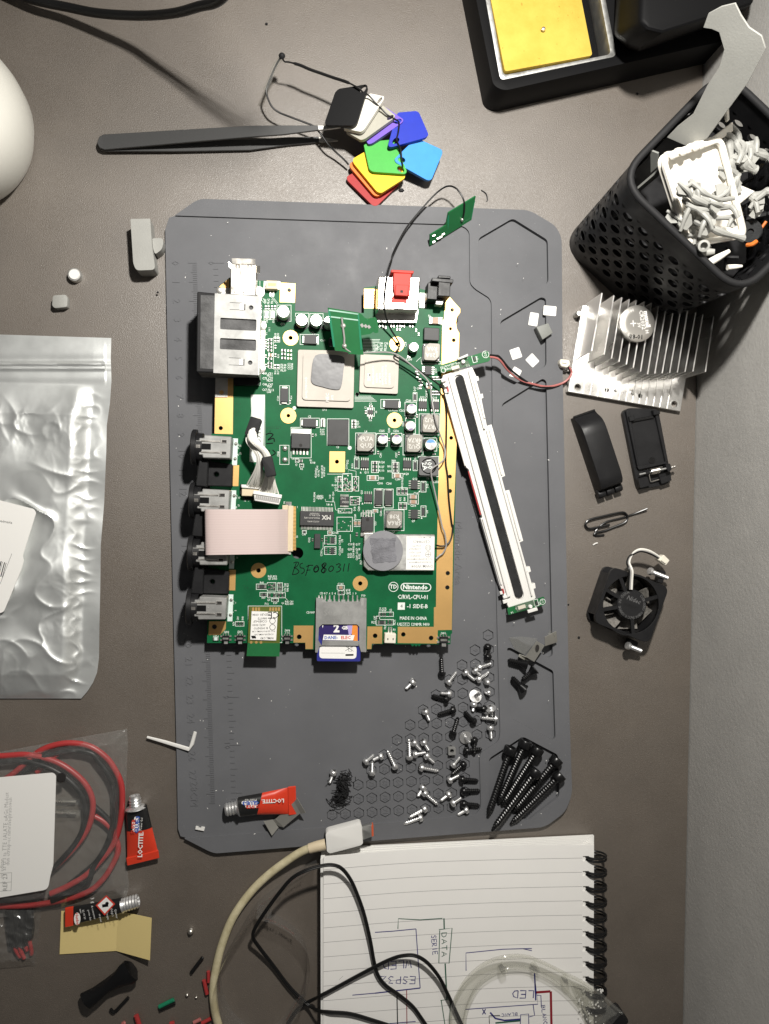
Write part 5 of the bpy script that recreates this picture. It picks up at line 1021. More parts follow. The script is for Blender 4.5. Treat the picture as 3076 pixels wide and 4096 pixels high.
# ------------------------------------------------ black battery cover halves
k='h'; cv = T('battery_cover', 'long black curved plastic cover lying left of the flat black lid', 'plastic cover', Q(k,520,600,0))
zt_ = 12; tp_ = [(350,300),(602,232),(832,880),(560,985)]
ax0, ax1 = (Q(k,350,300,zt_)+Q(k,602,232,zt_))/2, (Q(k,560,985,zt_)+Q(k,832,880,zt_))/2
L_ = (ax1-ax0).length; du = (ax1-ax0).normalized(); Wc = (Q(k,602,232,zt_)-Q(k,350,300,zt_)); Wc -= du*Wc.dot(du); dv = Wc.normalized(); wv = Wc.length
prof = [(-6.5,2.0),(-6.5,4.6),(-4.8,6.2),(-3.0,8.8),(-1.2,10.8),(1.5,12.0),(5,12.4),(L_-5,12.4),(L_-1.5,11.6),(L_+.8,9.8),(L_+1.8,7.0),(L_+2.0,3.0)]
b_ = B(); V=[]; n_=len(prof)
for s_ in (0,1):
    for u_,z_ in prof: V.append(ax0+du*u_+dv*(wv*(s_-.5))+Vector((0,0,z_-zt_)))
inn=[]
b_.add(V, [(i,i+1,n_+i+1,n_+i) for i in range(n_-1)]); shell = [(i,) for i in range(n_)]
for s_ in (0,1):
    base=[ax0+du*u_+dv*(wv*(s_-.5))+Vector((0,0,-zt_+.3)) for u_,z_ in prof]; b_.add([V[s_*n_+i] for i in range(n_)]+base, [(i,i+1,n_+i+1,n_+i) if s_ else (n_+i,n_+i+1,i+1,i) for i in range(n_-1)])
b_.add([ax0+du*u_+dv*(wv*(s_-.5))+Vector((0,0,z_-zt_)) for u_,z_ in ((L_+2.0,3.0),(L_+2.0,.3),(-6.5,2.0),(-6.5,.3)) for s_ in (0,1)], [(0,1,3,2),(6,7,5,4)])
cv.part(b_, 'cover_shell', 'black_plastic', bevel=.5, seg=2)
b_ = B(); c = ax0+du*-6.8+Vector((0,0,-zt_)); b_.box(c.x,c.y,3.6,5.4,1.2,wv*.98,math.atan2(du.y,du.x)); cv.part(b_, 'lip', 'black_gloss', bevel=.3)
for i,s_ in enumerate((-.38,0,.38)):
    b_ = B(); c = ax1+du*3.6+dv*(wv*s_); c.z = 4.0; b_.lathe([(2.2,-2.2),(2.5,-1.8),(2.5,1.8),(2.2,2.2)],16,axis_mtx(c,c+dv)); cv.part(b_,'hinge_knuckle','black_plastic',smooth=True)
lid = T('hinged_case', 'flat black plastic case half with a coil spring at its hinge', 'case half', Q(k,1080,550,0))
def hl_(pts,z0,z1,name,mats,parent=None,r=0,**kw):
    q = [Q(k,x,y,z1) for x,y in pts]; b_ = B(); b_.poly(rounded(q,r) if r else q, z0, z1); return lid.part(b_, name, mats, parent=parent, **kw)
pl_ = hl_(((802,128),(870,88),(1175,98),(1205,135),(1308,680),(1348,880),(1290,935),(985,992),(965,950)), .3, 3.2, 'plate', 'black_plastic', r=3, bevel=.4)
hl_(((838,115),(865,92),(880,92),(990,755),(968,740)), 3.2, 5.0, 'side_rim', 'black_plastic', parent=pl_, bevel=.3); hl_(((1165,160),(1200,150),(1310,680),(1280,690)), 3.2, 4.6, 'side_rim', 'black_plastic', parent=pl_, bevel=.3)
hl_(((965,735),(1290,680),(1296,700),(985,770)), 3.2, 5.4, 'end_rim', 'black_plastic', parent=pl_, r=.5, bevel=.3); hl_(((905,215),(1140,170),(1155,200),(915,245)), 3.2, 4.4, 'cross_rib', 'black_gloss', parent=pl_, bevel=.2)
hl_(((870,180),(930,170),(945,225),(885,240)), 3.2, 6.2, 'stop_block', 'black_plastic', parent=pl_, bevel=.3); hl_(((1140,110),(1218,118),(1222,155),(1150,170)), 3.2, 6.0, 'stop_block', 'black_plastic', parent=pl_, bevel=.3)
hl_(((975,870),(1075,845),(1110,945),(1000,975)), 3.2, 6.0, 'hinge_block', 'black_plastic', parent=pl_, r=.6, bevel=.4); hl_(((1215,855),(1330,830),(1348,890),(1235,930)), 3.2, 6.0, 'hinge_block', 'black_plastic', parent=pl_, r=.6, bevel=.4); hl_(((1280,720),(1330,700),(1350,770),(1310,800)), 3.2, 7.5, 'hinge_block', 'black_plastic', parent=pl_, r=.8, bevel=.4); hl_(((1050,790),(1110,778),(1120,815),(1062,830)), 3.2, 7.0, 'hinge_block', 'black_plastic', parent=pl_, bevel=.4)
b_ = B(); b_.poly(circ(Q(k,1130,668,3.3),36*px2mm(k,1130,668,3.3),20),3.2,3.5); lid.part(b_,'round_boss','black_gloss',parent=pl_)
b_ = B(); a, c = Q(k,990,825,6.4), Q(k,1385,735,6.4); b_.tube([a,c],.55,10); 
hx=[]; p0, p1 = Q(k,1115,795,6.4), Q(k,1210,775,6.4); ax=(p1-p0).normalized(); sx=Vector((-ax.y,ax.x,0))
for i in range(121): t_=i/120; an_=t_*2*math.pi*10; hx.append(p0.lerp(p1,t_)+sx*(1.5*math.cos(an_))+Vector((0,0,1.5*math.sin(an_))))
lid.part(b_,'hinge_pin','steel',smooth=True); b_ = B(); b_.tube(hx+[Q(k,1245,742,6)],.26,6); b_.tube([p0,Q(k,1098,830,6),Q(k,1112,900,5.2),Q(k,1130,902,5),Q(k,1208,880,5)],.3,6); lid.part(b_,'coil_spring','nickel',smooth=True)
b_ = B(); b_.lathe([(.5,0),(.9,.8),(.6,1.6),(.9,2.2),(.3,3)],10,axis_mtx(Q(k,1340,748,6.4),c)); lid.part(b_,'spring_end','nickel',smooth=True)
# paper clip
pp = [(660,1380,1.6),(560,1402,1.6),(440,1425,1.6),(400,1400,1.6),(395,1365,1.6),(440,1325,1.6),(620,1280,1.6),(790,1245,1.6),(842,1262,1.6),(858,1310,1.6),(820,1360,1.5),(700,1410,1.0),(600,1450,.8),(510,1468,.8),(492,1482,.8),(490,1492,.8),(520,1502,.6),(600,1495,.6)]
b_ = B(); b_.tube(spl([Q(k,*p) for p in pp],5),.62,8); b_.tube(spl([Q(k,*p) for p in ((500,1455,.8),(560,1390,.8),(640,1345,.8),(780,1310,.8),(920,1265,.9),(1078,1202,2.4))],5),.55,8); single(b_,'paper_clip','black_gloss','bent black paper clip with one wire pulled straight','paper clip',Q(k,650,1370,0),smooth=True)
# ------------------------------------------------ white square stickers and a foam cube
for pts,lbl in ((((1402,1082),(1508,1092),(1502,1172),(1396,1162)),'white square sticker nearest the right edge of the mat, topmost'),(((1290,1138),(1362,1150),(1346,1258),(1272,1245)),'white rectangular sticker touching the small grey cube'),(((1115,1455),(1195,1427),(1224,1510),(1143,1537)),'white square sticker in the pocket, left of its nearest twin'),(((1305,1478),(1366,1545),(1310,1600),(1248,1535)),'white square sticker turned on its corner like a diamond'),(((1158,1588),(1220,1625),(1190,1690),(1112,1668)),'white square sticker lying under the red and black wires')):
    zk = ZR+.02 if pts[0][0] > 1400 else ZS+.02; b_ = B(); b_.poly(rounded([Q('e',x,y,zk+.2) for x,y in pts],.6), zk, zk+.2); single(b_,'square_sticker','white_paper',lbl,'sticker',Q('e',*pts[0],zk),'white stickers scattered on the mat')
b_ = B(); q=[Q('e',x,y,6.5) for x,y in ((1340,1262),(1440,1228),(1478,1310),(1392,1368))]; b_.poly(q,1.05,6.5); single(b_,'foam_cube','grey_print_dark','small grey foam cube among the white stickers','foam cube',Q('e',1400,1300,1.6),bevel=.4,seg=2)
# ================================================================== screws
def helix_shank(n=10, turns=9, r0=.72, r1=1.0):     # unit screw thread along z, 0..1
    b_ = B(); V=[]; rows=turns*4
    for j in range(rows+1):
        for i in range(n):
            a=2*math.pi*i/n; ph=(j/4+i/n)%1; r=(r0+(r1-r0)*(1-abs(ph-.5)*2)**2)
            t_=j/rows; r*= 1 if t_<.88 else (1-(t_-.88)/.12*.6); V.append((r*math.cos(a),r*math.sin(a),min(1,t_)))
    f=[(j*n+i,j*n+(i+1)%n,(j+1)*n+(i+1)%n,(j+1)*n+i) for j in range(rows) for i in range(n)]; f.append(tuple(range(rows*n,rows*n+n))); b_.add(V,f); return b_
def cross(b_, r, z):
    for a in (0.4,.4+math.pi/2): b_.box(0,0,z-.02,z+.02,r*1.3,r*.32,a,1)
def head_mesh(kind, mats):
    b_ = B()
    if kind=='pan': b_.lathe([(.55,.55),(.98,.5),(1,.2),(.92,-.25),(.62,-.55),(.1,-.62)],18,mi=0); cross2=-.6
    elif kind=='washer': b_.lathe([(.4,.25),(1.75,.2),(1.75,.02),(.95,-.02),(.92,-.5),(.6,-.78),(.1,-.82)],22,mi=0); cross2=-.8
    elif kind=='cone': b_.lathe([(.5,1.0),(1.05,-.15),(1.0,-.25),(.1,-.28)],18,mi=0); cross2=-.26
    else: b_.lathe([(.55,.1),(.97,.05),(1,-.05),(1,-.95),(.93,-1.05),(.6,-1.05),(.55,-.5),(.1,-.5)],20,mi=0); cross2=-.45
    for a in (.4,.4+math.pi/2): b_.box(0,0,cross2-.04,cross2+.1,1.1,.26,a,1)
    return b_.mesh(kind+'_head', M(*mats.split()), smooth=True)
HEAD = {(kd,mt): head_mesh(kd, m2) for kd in ('pan','washer','cone','socket') for mt,m2 in (('silver','zinc hole'),('black','black_gloss hole'))}
SH = {mt: helix_shank().mesh('threaded_shank', [MATS[m2]], smooth=True) for mt,m2 in (('silver','zinc'),('black','black_gloss'))}
SHL = helix_shank(10,24,.74,1.0).mesh('long_threaded_shank', [MATS['black_gloss']], smooth=True)
def screw(k, h, t, mt, kind, label, group, rs=None, zh=None, zt=None, rh=None, name='screw'):
    rs = rs or 1.15; rh = rh or rs*1.75; fl = 1.55 if P(1,1).length else 0
    zh = zh if zh is not None else 2.2+rh; zt = zt if zt is not None else 2.2+rs
    a, c = Q(k,*h,zh), Q(k,*t,zt); d=(c-a); L_=d.length; q=d.to_track_quat('Z','Y')
    th = T(name, label, 'screw', (a.x,a.y,min(zh,zt)-rs), group)
    for me,nm,loc,sc in ((HEAD[kind,mt],'head',a,(rh,rh,rh)),((SHL if kind=='socket' else SH[mt]),'threaded_shank',a,(rs,rs,L_))):
        o = th.link(me,nm,loc); o.rotation_mode='QUATERNION'; o.rotation_quaternion=q; o.scale=sc
G1,G2,G3 = 'silver screws scattered on the mat','short black screws scattered on the mat','long black screws in the corner pocket'
for k,h,t,kd,lb_ in [('A',(228,392),(160,458),'pan','lone silver screw nearest the lower right corner of the board'),
 ('A',(540,400),(615,300),'pan','silver screw lying over hexagon cell with its dark domed head at the lower left'),
 ('A',(688,308),(775,380),'pan','silver screw just right of hexagon 16, head at the upper left'),
 ('A',(808,268),(920,230),'pan','topmost of the silver screws, pointing right'),
 ('A',(772,290),(825,335),'pan','stubby silver screw squeezed between two longer silver ones'),
 ('A',(803,375),(902,303),'pan','silver screw right of hexagon 17, pointing up right'),
 ('A',(552,500),(465,494),'pan','silver screw lying across a black screw, head on the right'),
 ('A',(335,655),(372,740),'pan','silver screw lying on hexagon 46 pointing down'),
 ('A',(765,588),(757,655),'pan','stubby silver screw standing head up just below a wide washer screw'),
 ('A',(912,795),(920,905),'pan','silver screw pointing straight down over hexagon 8'),
 ('A',(880,650),(882,700),'pan','very short silver screw tucked under the round washer head'),
 ('B',(200,450),(160,555),'pan','leftmost silver screw, alone above the scrap of black mesh'),
 ('B',(503,350),(585,280),'pan','silver screw with its head at the far left of a cluster of three'),
 ('B',(655,295),(570,335),'pan','silver screw of the cluster of three with its head on the right'),
 ('B',(565,460),(568,345),'pan','silver screw of the cluster of three with its head at the bottom'),
 ('B',(785,400),(712,245),'pan','long silver screw slanting over hexagon 63, head at the bottom right'),
 ('B',(922,312),(915,135),'pan','long bluish silver screw lying straight up and down'),
 ('B',(960,165),(1030,240),'pan','silver screw right of the upright one, head at the upper left'),
 ('B',(1053,160),(1105,245),'pan','silver screw with its head beside hexagon 40'),
 ('B',(970,280),(1075,262),'pan','silver screw lying almost level, pointing right at its neighbours'),
 ('B',(1080,290),(1155,360),'pan','silver screw pointing down right beside hexagon 41'),
 ('B',(1030,405),(1200,437),'pan','long silver screw lying nearly level above hexagon 43'),
 ('B',(1335,385),(1405,300),'pan','silver screw just below the square nut, pointing up'),
 ('B',(1300,525),(1392,478),'pan','silver screw just below a slanting black screw'),
 ('B',(1050,590),(1000,680),'pan','silver screw with large bright head beside hexagon 51'),
 ('B',(1062,645),(1190,755),'pan','long silver screw slanting down right toward hexagon 45'),
 ('B',(1300,655),(1215,720),'pan','silver screw over hexagon 35, head at the upper right'),
 ('B',(1330,745),(1415,690),'pan','silver screw pointing up right over hexagon 36'),
 ('B',(1465,805),(1375,855),'pan','silver screw just under the lowest black screw'),
 ('B',(1070,795),(915,880),'pan','upper of two long silver screws lying side by side above the white plug'),
 ('B',(1030,880),(865,940),'pan','lower of two long silver screws lying side by side above the white plug')]:
    screw(k,h,t,'silver','pan',lb_,G1)
for k,h,t,lb_,zz in [('A',(778,520),(820,493),'silver screw with a wide washer head facing up right of hexagon 18',4.5),('A',(692,885),(728,928),'silver screw with a wide washer head standing right of hexagon 31',4.5),('A',(912,625),(925,695),'silver washer screw lying on the others above hexagon 8',5.5),('A',(955,722),(825,712),'silver washer screw lying level, head on the right',4.6)]:
    if zz==4.5: screw(k,h,t,'silver','washer',lb_,G1,zh=2.8,zt=10.0,rs=1.15,rh=2.0)
    else: screw(k,h,t,'silver','washer',lb_,G1,zh=zz,rs=1.15,rh=1.75)
for (x,y),lb_ in (((888,398),'smooth silver peg standing upright between two screws'),((895,488),'silver cone shaped peg standing on its end, lower of two')):
    b_ = B(); b_.lathe([(1.9,2.2),(2.0,3.4),(1.5,5.0),(1.1,7.2),(.7,7.5)],16,Matrix.Translation(Q('A',x,y,6)*1 - Vector((0,0,6)))); single(b_,'metal_peg','zinc',lb_,'peg',Q('A',x,y,2.2),'silver pegs',smooth=True)
for k,h,t,kd,lb_ in [('A',(483,325),(475,170),'pan','black screw pointing straight up, alone just below the board corner'),('A',(525,550),(390,515),'pan','black screw lying under a silver one, pointing left'),('A',(585,640),(445,685),'pan','black screw lying over hexagon 38 pointing left'),('A',(580,850),(625,705),'pan','black screw lying between hexagons 30 and 20, pointing up'),('A',(765,745),(680,655),'pan','black screw slanting right of hexagon 19'),('A',(890,78),(868,155),'pan','topmost small black screw beside hexagon 1'),('A',(892,165),(880,185),'pan','tiny black screw standing on its head beside hexagon 9'),('A',(860,634),(785,626),'pan','thin black screw half hidden by the washer screws'),
 ('C',(545,300),(545,470),'pan','black screw pointing down just right of a shiny washer head'),('C',(455,425),(630,405),'pan','black screw lying level across another black screw'),('C',(430,570),(290,695),'pan','slanting black screw between two silver ones below the square nut'),('C',(405,740),(590,755),'pan','upper of three black screws pointing right'),('C',(420,870),(610,865),'pan','middle of three black screws pointing right'),('C',(420,1010),(605,1030),'pan','lowest of three black screws pointing right'),
 ('A',(1205,455),(1100,350),'cone','black screw with a flat conical head alone in the lower pocket'),('A',(1300,285),(1192,378),'cone','black conical screw leaning below the bent metal clip'),('A',(1225,235),(1065,202),'cone','black conical screw poking out left from under the metal clip')]:
    screw(k,h,t,'black',kd,lb_,G2,rs=1.35 if kd=='pan' else 1.7,rh=2.1 if kd=='pan' else 2.9)
for h,t,lb_ in [((930,455),(695,1155),'long black screw at the far left of the corner pocket pile'),((1092,380),(812,1010),'long black screw with the highest head in the corner pocket pile'),((1218,455),(850,1035),'long black screw, third head from the left in the corner pocket pile'),((1195,695),(742,1312),'long black screw reaching lowest, its head in the middle of the pile'),((1425,565),(975,1105),'long black screw with the head nearest the right pocket wall, upper'),((1455,735),(948,1238),'long black screw at the far right of the pile, lower head')]:
    up = h in ((1195,695),)
    screw('C',h,t,'black','socket',lb_,G3,rs=2.15,rh=3.6,zh=6.2+(3.5 if up else 0),zt=4.2+(3.5 if up else 0),name='long_screw')
nu = B(); q=[Q('B',x,y,5) for x,y in ((1288,215),(1360,212),(1362,285),(1290,290))]; nu.poly(rounded(q,.8),2.2,5,[circ(Q('B',1324,248,5),1.1,14)]); single(nu,'square_nut','steel','square metal nut with a round hole on hexagon 32','nut',Q('B',1322,247,2.2),bevel=.3)
# scrap of black mesh
b_ = B(); rr=random.Random(5)
pth = spl([Q('B',*p) for p in ((320,480,4),(280,560,5),(300,640,4),(270,700,4),(215,710,4))],10)
for i in range(170):
    c = pth[rr.randrange(len(pth))]; w_=3.6 if True else 0; a=Vector((c.x+rr.gauss(0,2.0),c.y+rr.gauss(0,2.0),2.4+abs(rr.gauss(0,2.0)))); d=Vector((rr.uniform(-1,1),rr.uniform(-1,1),rr.uniform(-.3,.3))).normalized()*rr.uniform(2,4.2); b_.tube([a-d*.5,a+Vector((0,0,.4)),a+d*.5],.22,5)
b_.tube([p+Vector((0,0,-1.2)) for p in pth],[1.2+1.6*math.sin(math.pi*i/(len(pth)-1)) for i in range(len(pth))],10,flat=.5)
single(b_,'mesh_scrap','black_matte','crumpled scrap of black mesh beside hexagons 76 and 77','mesh scrap',Q('B',290,600,2.2),smooth=True)
# bent spring clips
def fold(k, strips, name, label, cat, at_, mats='spring'):
    t_ = T(name,label,cat,at_)
    for i,pts in enumerate(strips): b_ = B(); plate(b_,[Q(k,*p) for p in pts],.3); t_.part(b_,'leaf' if i else 'spring_leaf',mats)
    return t_
sc_ = fold('A',[[(1320,30,9),(1392,72,9),(1300,215,6),(1222,170,6)],[(1222,170,6),(1300,215,6),(1250,200,3.4),(1165,150,3.4)],[(1400,0,12),(1490,-60,8),(1510,45,6),(1392,72,9)],[(1165,150,3.4),(1240,190,3.4),(1215,200,5),(1160,165,5)]],'spring_clip','bent bare metal clip with an oval hole lying over black screws','metal clip',Q('A',1300,130,3))
b_ = B(); c=Q('A',1328,90,8.9); b_.lathe([(1.3,0),(1.3,.12)],16,Matrix.Translation(c)@Matrix.Diagonal((.8,1.3,1,1))); sc_.part(b_,'oval_hole','hole')
b_ = B(); plate(b_,[Q('A',*p) for p in ((1075,0,3.6),(1180,-10,6),(1330,10,9),(1215,150,5),(1130,110,4))],.05); plate(b_,[Q('A',*p) for p in ((1400,0,9),(1440,-70,11),(1490,-10,8),(1440,40,7))],.05); single(b_,'clear_film_scrap','trans_film','scrap of clear film stuck beside the bent metal clip','plastic film',Q('A',1200,60,3.4))
fold('m',[[(900,262,9),(965,372,9),(930,380,7.5),(880,290,7.5)],[(880,290,7.5),(930,370,7.5),(800,480,5),(745,415,5)],[(745,415,5),(800,480,5),(770,470,4),(715,430,4)],[(655,435,6),(720,420,4.4),(765,480,4.4),(715,540,5)]],'spring_clip','folded bare metal leaf spring under the red glue tube','metal clip',Q('m',800,400,2.2))
# ================================================================== colour sample tags
k='b'; TG='plastic colour sample tags on a cord'
for nm,q4,col,uv in [('dark red',((628,1180,3.4),(820,1075,3.4),(1010,1205,3.4),(830,1382,3.4)),(.33,.016,.016),(.9,.15)),('orange',((648,1092,6.0),(850,985,6.0),(1020,1180,6.0),(838,1316,6.0)),(.72,.17,.02),(.9,.15)),('yellow',((670,1062,8.6),(862,950,8.6),(1044,1174,8.6),(858,1292,8.6)),(.80,.50,.01),(.93,.75)),
 ('bright green',((752,945,11.0),(960,925,11.0),(1050,1160,10.6),(795,1140,11.0)),(.05,.36,.05),(.85,.86)),('light blue',((948,1068,12.0),(1105,915,11.0),(1286,1000,8.0),(1200,1210,8.0)),(.05,.27,.72),(.16,.14)),('dark blue',((975,748,14.5),(1118,736,13.6),(1194,905,13.6),(912,985,15.0)),(.012,.03,.38),(.18,.84)),('violet',((882,700,13.5),(1032,800,15.6),(790,962,14.0),(720,840,12.0)),(.17,.10,.50),(.86,.12)),
 ('grey',((868,688,16.5),(974,772,18.2),(745,934,17.0),(628,868,15)),(.36,.35,.30),(.86,.12)),('off-white',((790,618,19),(900,642,20.8),(748,884,19.4),(610,850,18)),(.68,.66,.60),(.82,.12)),('black',((572,592,22),(790,556,25),(706,842,21.8),(490,832,20)),(.005,.005,.0055),(.86,.1))]:
    nm2 = 'tag_'+nm.replace(' ','_').replace('-','_'); mat(nm2, col, .48, bump=(1500,.25,.1), var=(200,.05), spec=.12 if nm=='black' else .22)
    c4=[Q(k,*p) for p in q4]; b_ = B()
    def bi(u,v): return c4[0]*(1-u)*(1-v)+c4[1]*u*(1-v)+c4[2]*u*v+c4[3]*(1-u)*v
    ol=[bi(p.x,p.y) for p in rrect(.5,.5,1,1,.13,0,5)]; hh=[bi(uv[0]+.09*math.cos(a*math.pi/6),uv[1]+.09*math.sin(a*math.pi/6)) for a in range(12)]
    # true flat quad: drop the fourth corner onto the plane of the first three
    n_=(c4[1]-c4[0]).cross(c4[3]-c4[0]).normalized(); pr=lambda p: p-n_*((p-c4[0]).dot(n_))
    plate(b_,[pr(p) for p in ol],2.4,0,[[pr(p) for p in hh]])
    single(b_,'colour_tag',nm2,nm+' plastic sample tag in the fan of coloured tags','sample tag',bi(.5,.5)-Vector((0,0,2.4)),TG,bevel=.35)
cd = T('cord','thin black cord with a knot threaded through the coloured tags','cord',Q(k,300,600,0))
b_ = B(); b_.tube(spl([Q(k,*p) for p in ((212,372,21),(228,408,20),(262,413,20),(330,432,20),(400,462,20.5),(480,490,21),(560,518,22),(650,548,24),(725,588,25.5),(748,612,24),(790,635,22),(838,688,21),(875,725,19.5),(915,765,19),(960,790,17.5),(990,815,16),(985,880,15.8),(975,930,16),(1000,990,14),(1008,1050,13),(1015,1110,11.5))],5),[.75 if 12<i<36 else .42 for i in range(101)],8); cd.part(b_,'upper_strand','wire_black',smooth=True)
b_ = B(); b_.tube(spl([Q(k,*p) for p in ((212,372,21),(175,430,18),(120,560,15),(110,620,14),(140,700,12),(190,745,11),(270,778,11),(360,812,11),(420,838,11),(470,890,10.5),(520,960,9),(570,1010,7),(625,1060,6),(655,1095,5))],5),.5,8); cd.part(b_,'lower_strand','wire_black',smooth=True)
b_ = B(); b_.lathe([(.3,-1.6),(1.3,-.9),(1.7,0),(1.2,1.0),(.3,1.6)],14,Matrix.Translation(Q(k,212,371,21.6))); cd.part(b_,'knot','black_matte',smooth=True)
b_ = B(); b_.tube(spl([Q(k,*p) for p in ((208,385,20),(165,445,18),(125,550,15),(102,600,14))],5),1.25,10); cd.part(b_,'clear_sleeve','trans_film',smooth=True)
# ================================================================== tweezers
tw = T('tweezers','dark grey metal tweezers with bright tips beside the black tag','tweezers',P(900,550,0))
def arm(top, bot, ztop, name, mi):
    b_ = B(); n_=len(top); V=[]
    for (x,y),(x2,y2),z in zip(top,bot,ztop): V += [P(x,y,z),P(x2,y2,z)]
    W_=[v-Vector((0,0,1.3)) for v in V]; m_=len(V)
    b_.add(V+W_,[(2*i,2*i+1,2*i+3,2*i+2) for i in range(n_-1)]+[(m_+2*i+2,m_+2*i+3,m_+2*i+1,m_+2*i) for i in range(n_-1)]+[(2*i+2,m_+2*i+2,m_+2*i,2*i) for i in range(n_-1)]+[(2*i+1,m_+2*i+1,m_+2*i+3,2*i+3) for i in range(n_-1)]+[(0,m_,m_+1,1),(2*n_-1,m_+2*n_-1,m_+2*n_-2,2*n_-2)])
    return tw.part(b_,name,mi,bevel=.18)
arm([(390,562),(398,545),(415,537),(700,520),(1000,502),(1130,501),(1270,501)],[(390,575),(398,590),(418,598),(700,573),(1000,547),(1130,538),(1273,520)],[5,5,5,8,11,12.5,13.5],'upper_arm','tweezer_coat')
arm([(1270,501),(1320,502),(1362,505)],[(1273,520),(1320,515),(1364,509)],[13.6,14,14.2],'upper_tip','steel_dull')
arm([(392,566),(400,552),(418,547),(700,556),(1000,558),(1150,548),(1274,546)],[(392,582),(400,597),(420,604),(700,605),(1000,600),(1150,580),(1276,569)],[3.6,3.6,3.6,3.0,2.6,2.2,1.8],'lower_arm','tweezer_coat')
arm([(1274,546),(1320,552),(1350,559)],[(1276,569),(1320,568),(1353,563)],[1.9,1.7,1.6],'lower_tip','nickel')
# ================================================================== soldering stand
k='c'; st = T('soldering_stand','black soldering iron stand with a yellow sponge in its tray','soldering stand',Q(k,900,200,0))
zt = 22
def cs(pts,z0,z1,name,mats,parent=None,r=0,holes=(),zr=None,**kw):
    q=[Q(k,x,y,z1 if zr is None else zr) for x,y in pts]; b_=B(); b_.poly(rounded(q,r,6) if r else q,z0,z1,[rounded([Q(k,x,y,z1) for x,y in h],2.5,5) for h in holes]); return st.part(b_,name,mats,parent=parent,**kw)
bs = cs(((20,-260),(180,545),(235,570),(1480,285),(1440,-330)),0.2,zt,'base','stand_black',zr=3,r=9,holes=[((150,-200),(262,418),(868,292),(760,-260))],bevel=1.6,seg=3)
cs(((120,-240),(258,428),(905,300),(780,-300)),.3,9,'tray_floor','stand_black',parent=bs)
cs(((150,-200),(262,418),(868,292),(760,-260)),9,zt+.5,'tray_rim','steel_dull',parent=bs,r=3,holes=[((176,-190),(278,392),(838,282),(738,-250))],bevel=.5,seg=2)
# tall iron holder on the right
b_=B(); V=[]; f=[]; secs=[((850,190),(870,-300),(1560,-330),(1500,90),(980,275),(930,262),22),((880,170),(900,-300),(1570,-330),(1530,60),(1000,240),(940,225),40),((990,110),(1010,-300),(1620,-330),(1585,20),(1110,170),(1030,150),58)]
for s_ in secs: V += [Q(k,x,y,s_[6]) for x,y in s_[:6]]
for j in range(2):
    for i in range(6): f.append((j*6+i,j*6+(i+1)%6,(j+1)*6+(i+1)%6,(j+1)*6+i))
f.append(tuple(range(12,18))); f.append(tuple(reversed(range(6)))); b_.add(V,f); st.part(b_,'iron_holder','stand_black',bevel=2.5,seg=3)
sg=B(); q=[Q(k,x,y,18) for x,y in ((178,-180),(286,372),(742,288),(640,-230))]; sg.poly(rounded(q,1.5),9.1,18); single(sg,'sponge','sponge','flat yellow sponge in the tray of the black stand','sponge',Q(k,460,120,9.1),bevel=.7,seg=2)
b_=B(); b_.lathe([(.2,0),(1.0,.3),(1.25,1.0),(.9,1.8),(.2,2.1)],14,Matrix.Translation(Q(k,483,158,18.0))); single(b_,'solder_ball','nickel','tiny ball of solder on the yellow sponge','solder',Q(k,483,158,18),'loose drops of solder',smooth=True)
# ================================================================== perforated bin
BZ=85.0; rc=[P(x,y,BZ) for x,y in ((2462,717),(2892,270),(3393,747),(2963,1194))]
wall_n=en; wall_d=(e0+en*.6).dot(en)-2.0
ro=rounded(rc,16,10); ro=[Vector((p.x,p.y,0)) for p in ro]
# follow the outline evenly
def resample(pts,n):
    L=[0]; 
    for i in range(len(pts)): L.append(L[-1]+(pts[(i+1)%len(pts)]-pts[i]).length)
    out=[]; j=0
    for i in range(n):
        s_=L[-1]*i/n
        while L[j+1]<s_: j+=1
        t_=(s_-L[j])/max(1e-9,L[j+1]-L[j]); out.append(pts[j].lerp(pts[(j+1)%len(pts)],t_))
    return out,L[-1]
cen=sum(rc,Vector())/4; cen.z=0
def clipw(p):
    d=p.dot(wall_n)-wall_d; return p-wall_n*d if d>0 else p
N=28*12; per,PL=resample(ro,N)
def bp(s_,z,off=0.0):              # point on the bin wall: s_ in cells, off = inset
    i=(s_*12)%N; a=int(math.floor(i)); t_=i-a; p=per[a%N].lerp(per[(a+1)%N],t_); tg=(per[(a+1)%N]-per[a%N]).normalized(); nn=Vector((-tg.y,tg.x,0)); 
    if (cen-p).dot(nn)<0: nn=-nn
    k_=.93+.07*z/BZ; q=cen+(p-cen)*k_+nn*off; q=clipw(q); return Vector((q.x,q.y,z))
bn=T('waste_bin','black perforated plastic bin full of white and grey print waste','bin',Vector((cen.x-6,cen.y,0)))
b_=B(); rows=8; z0=9.0; dz=8.0; TH_=2.0
def add_band(za,zb):
    for off,fl in ((0,1),(TH_,0)):
        V=[bp(i/4,z,off) for z in (za,zb) for i in range(28*4)]; n_=28*4
        b_.add(V,[((i,(i+1)%n_,n_+(i+1)%n_,n_+i) if fl else (n_+i,n_+(i+1)%n_,(i+1)%n_,i)) for i in range(n_)])
add_band(0.2,z0); add_band(z0+rows*dz,BZ)
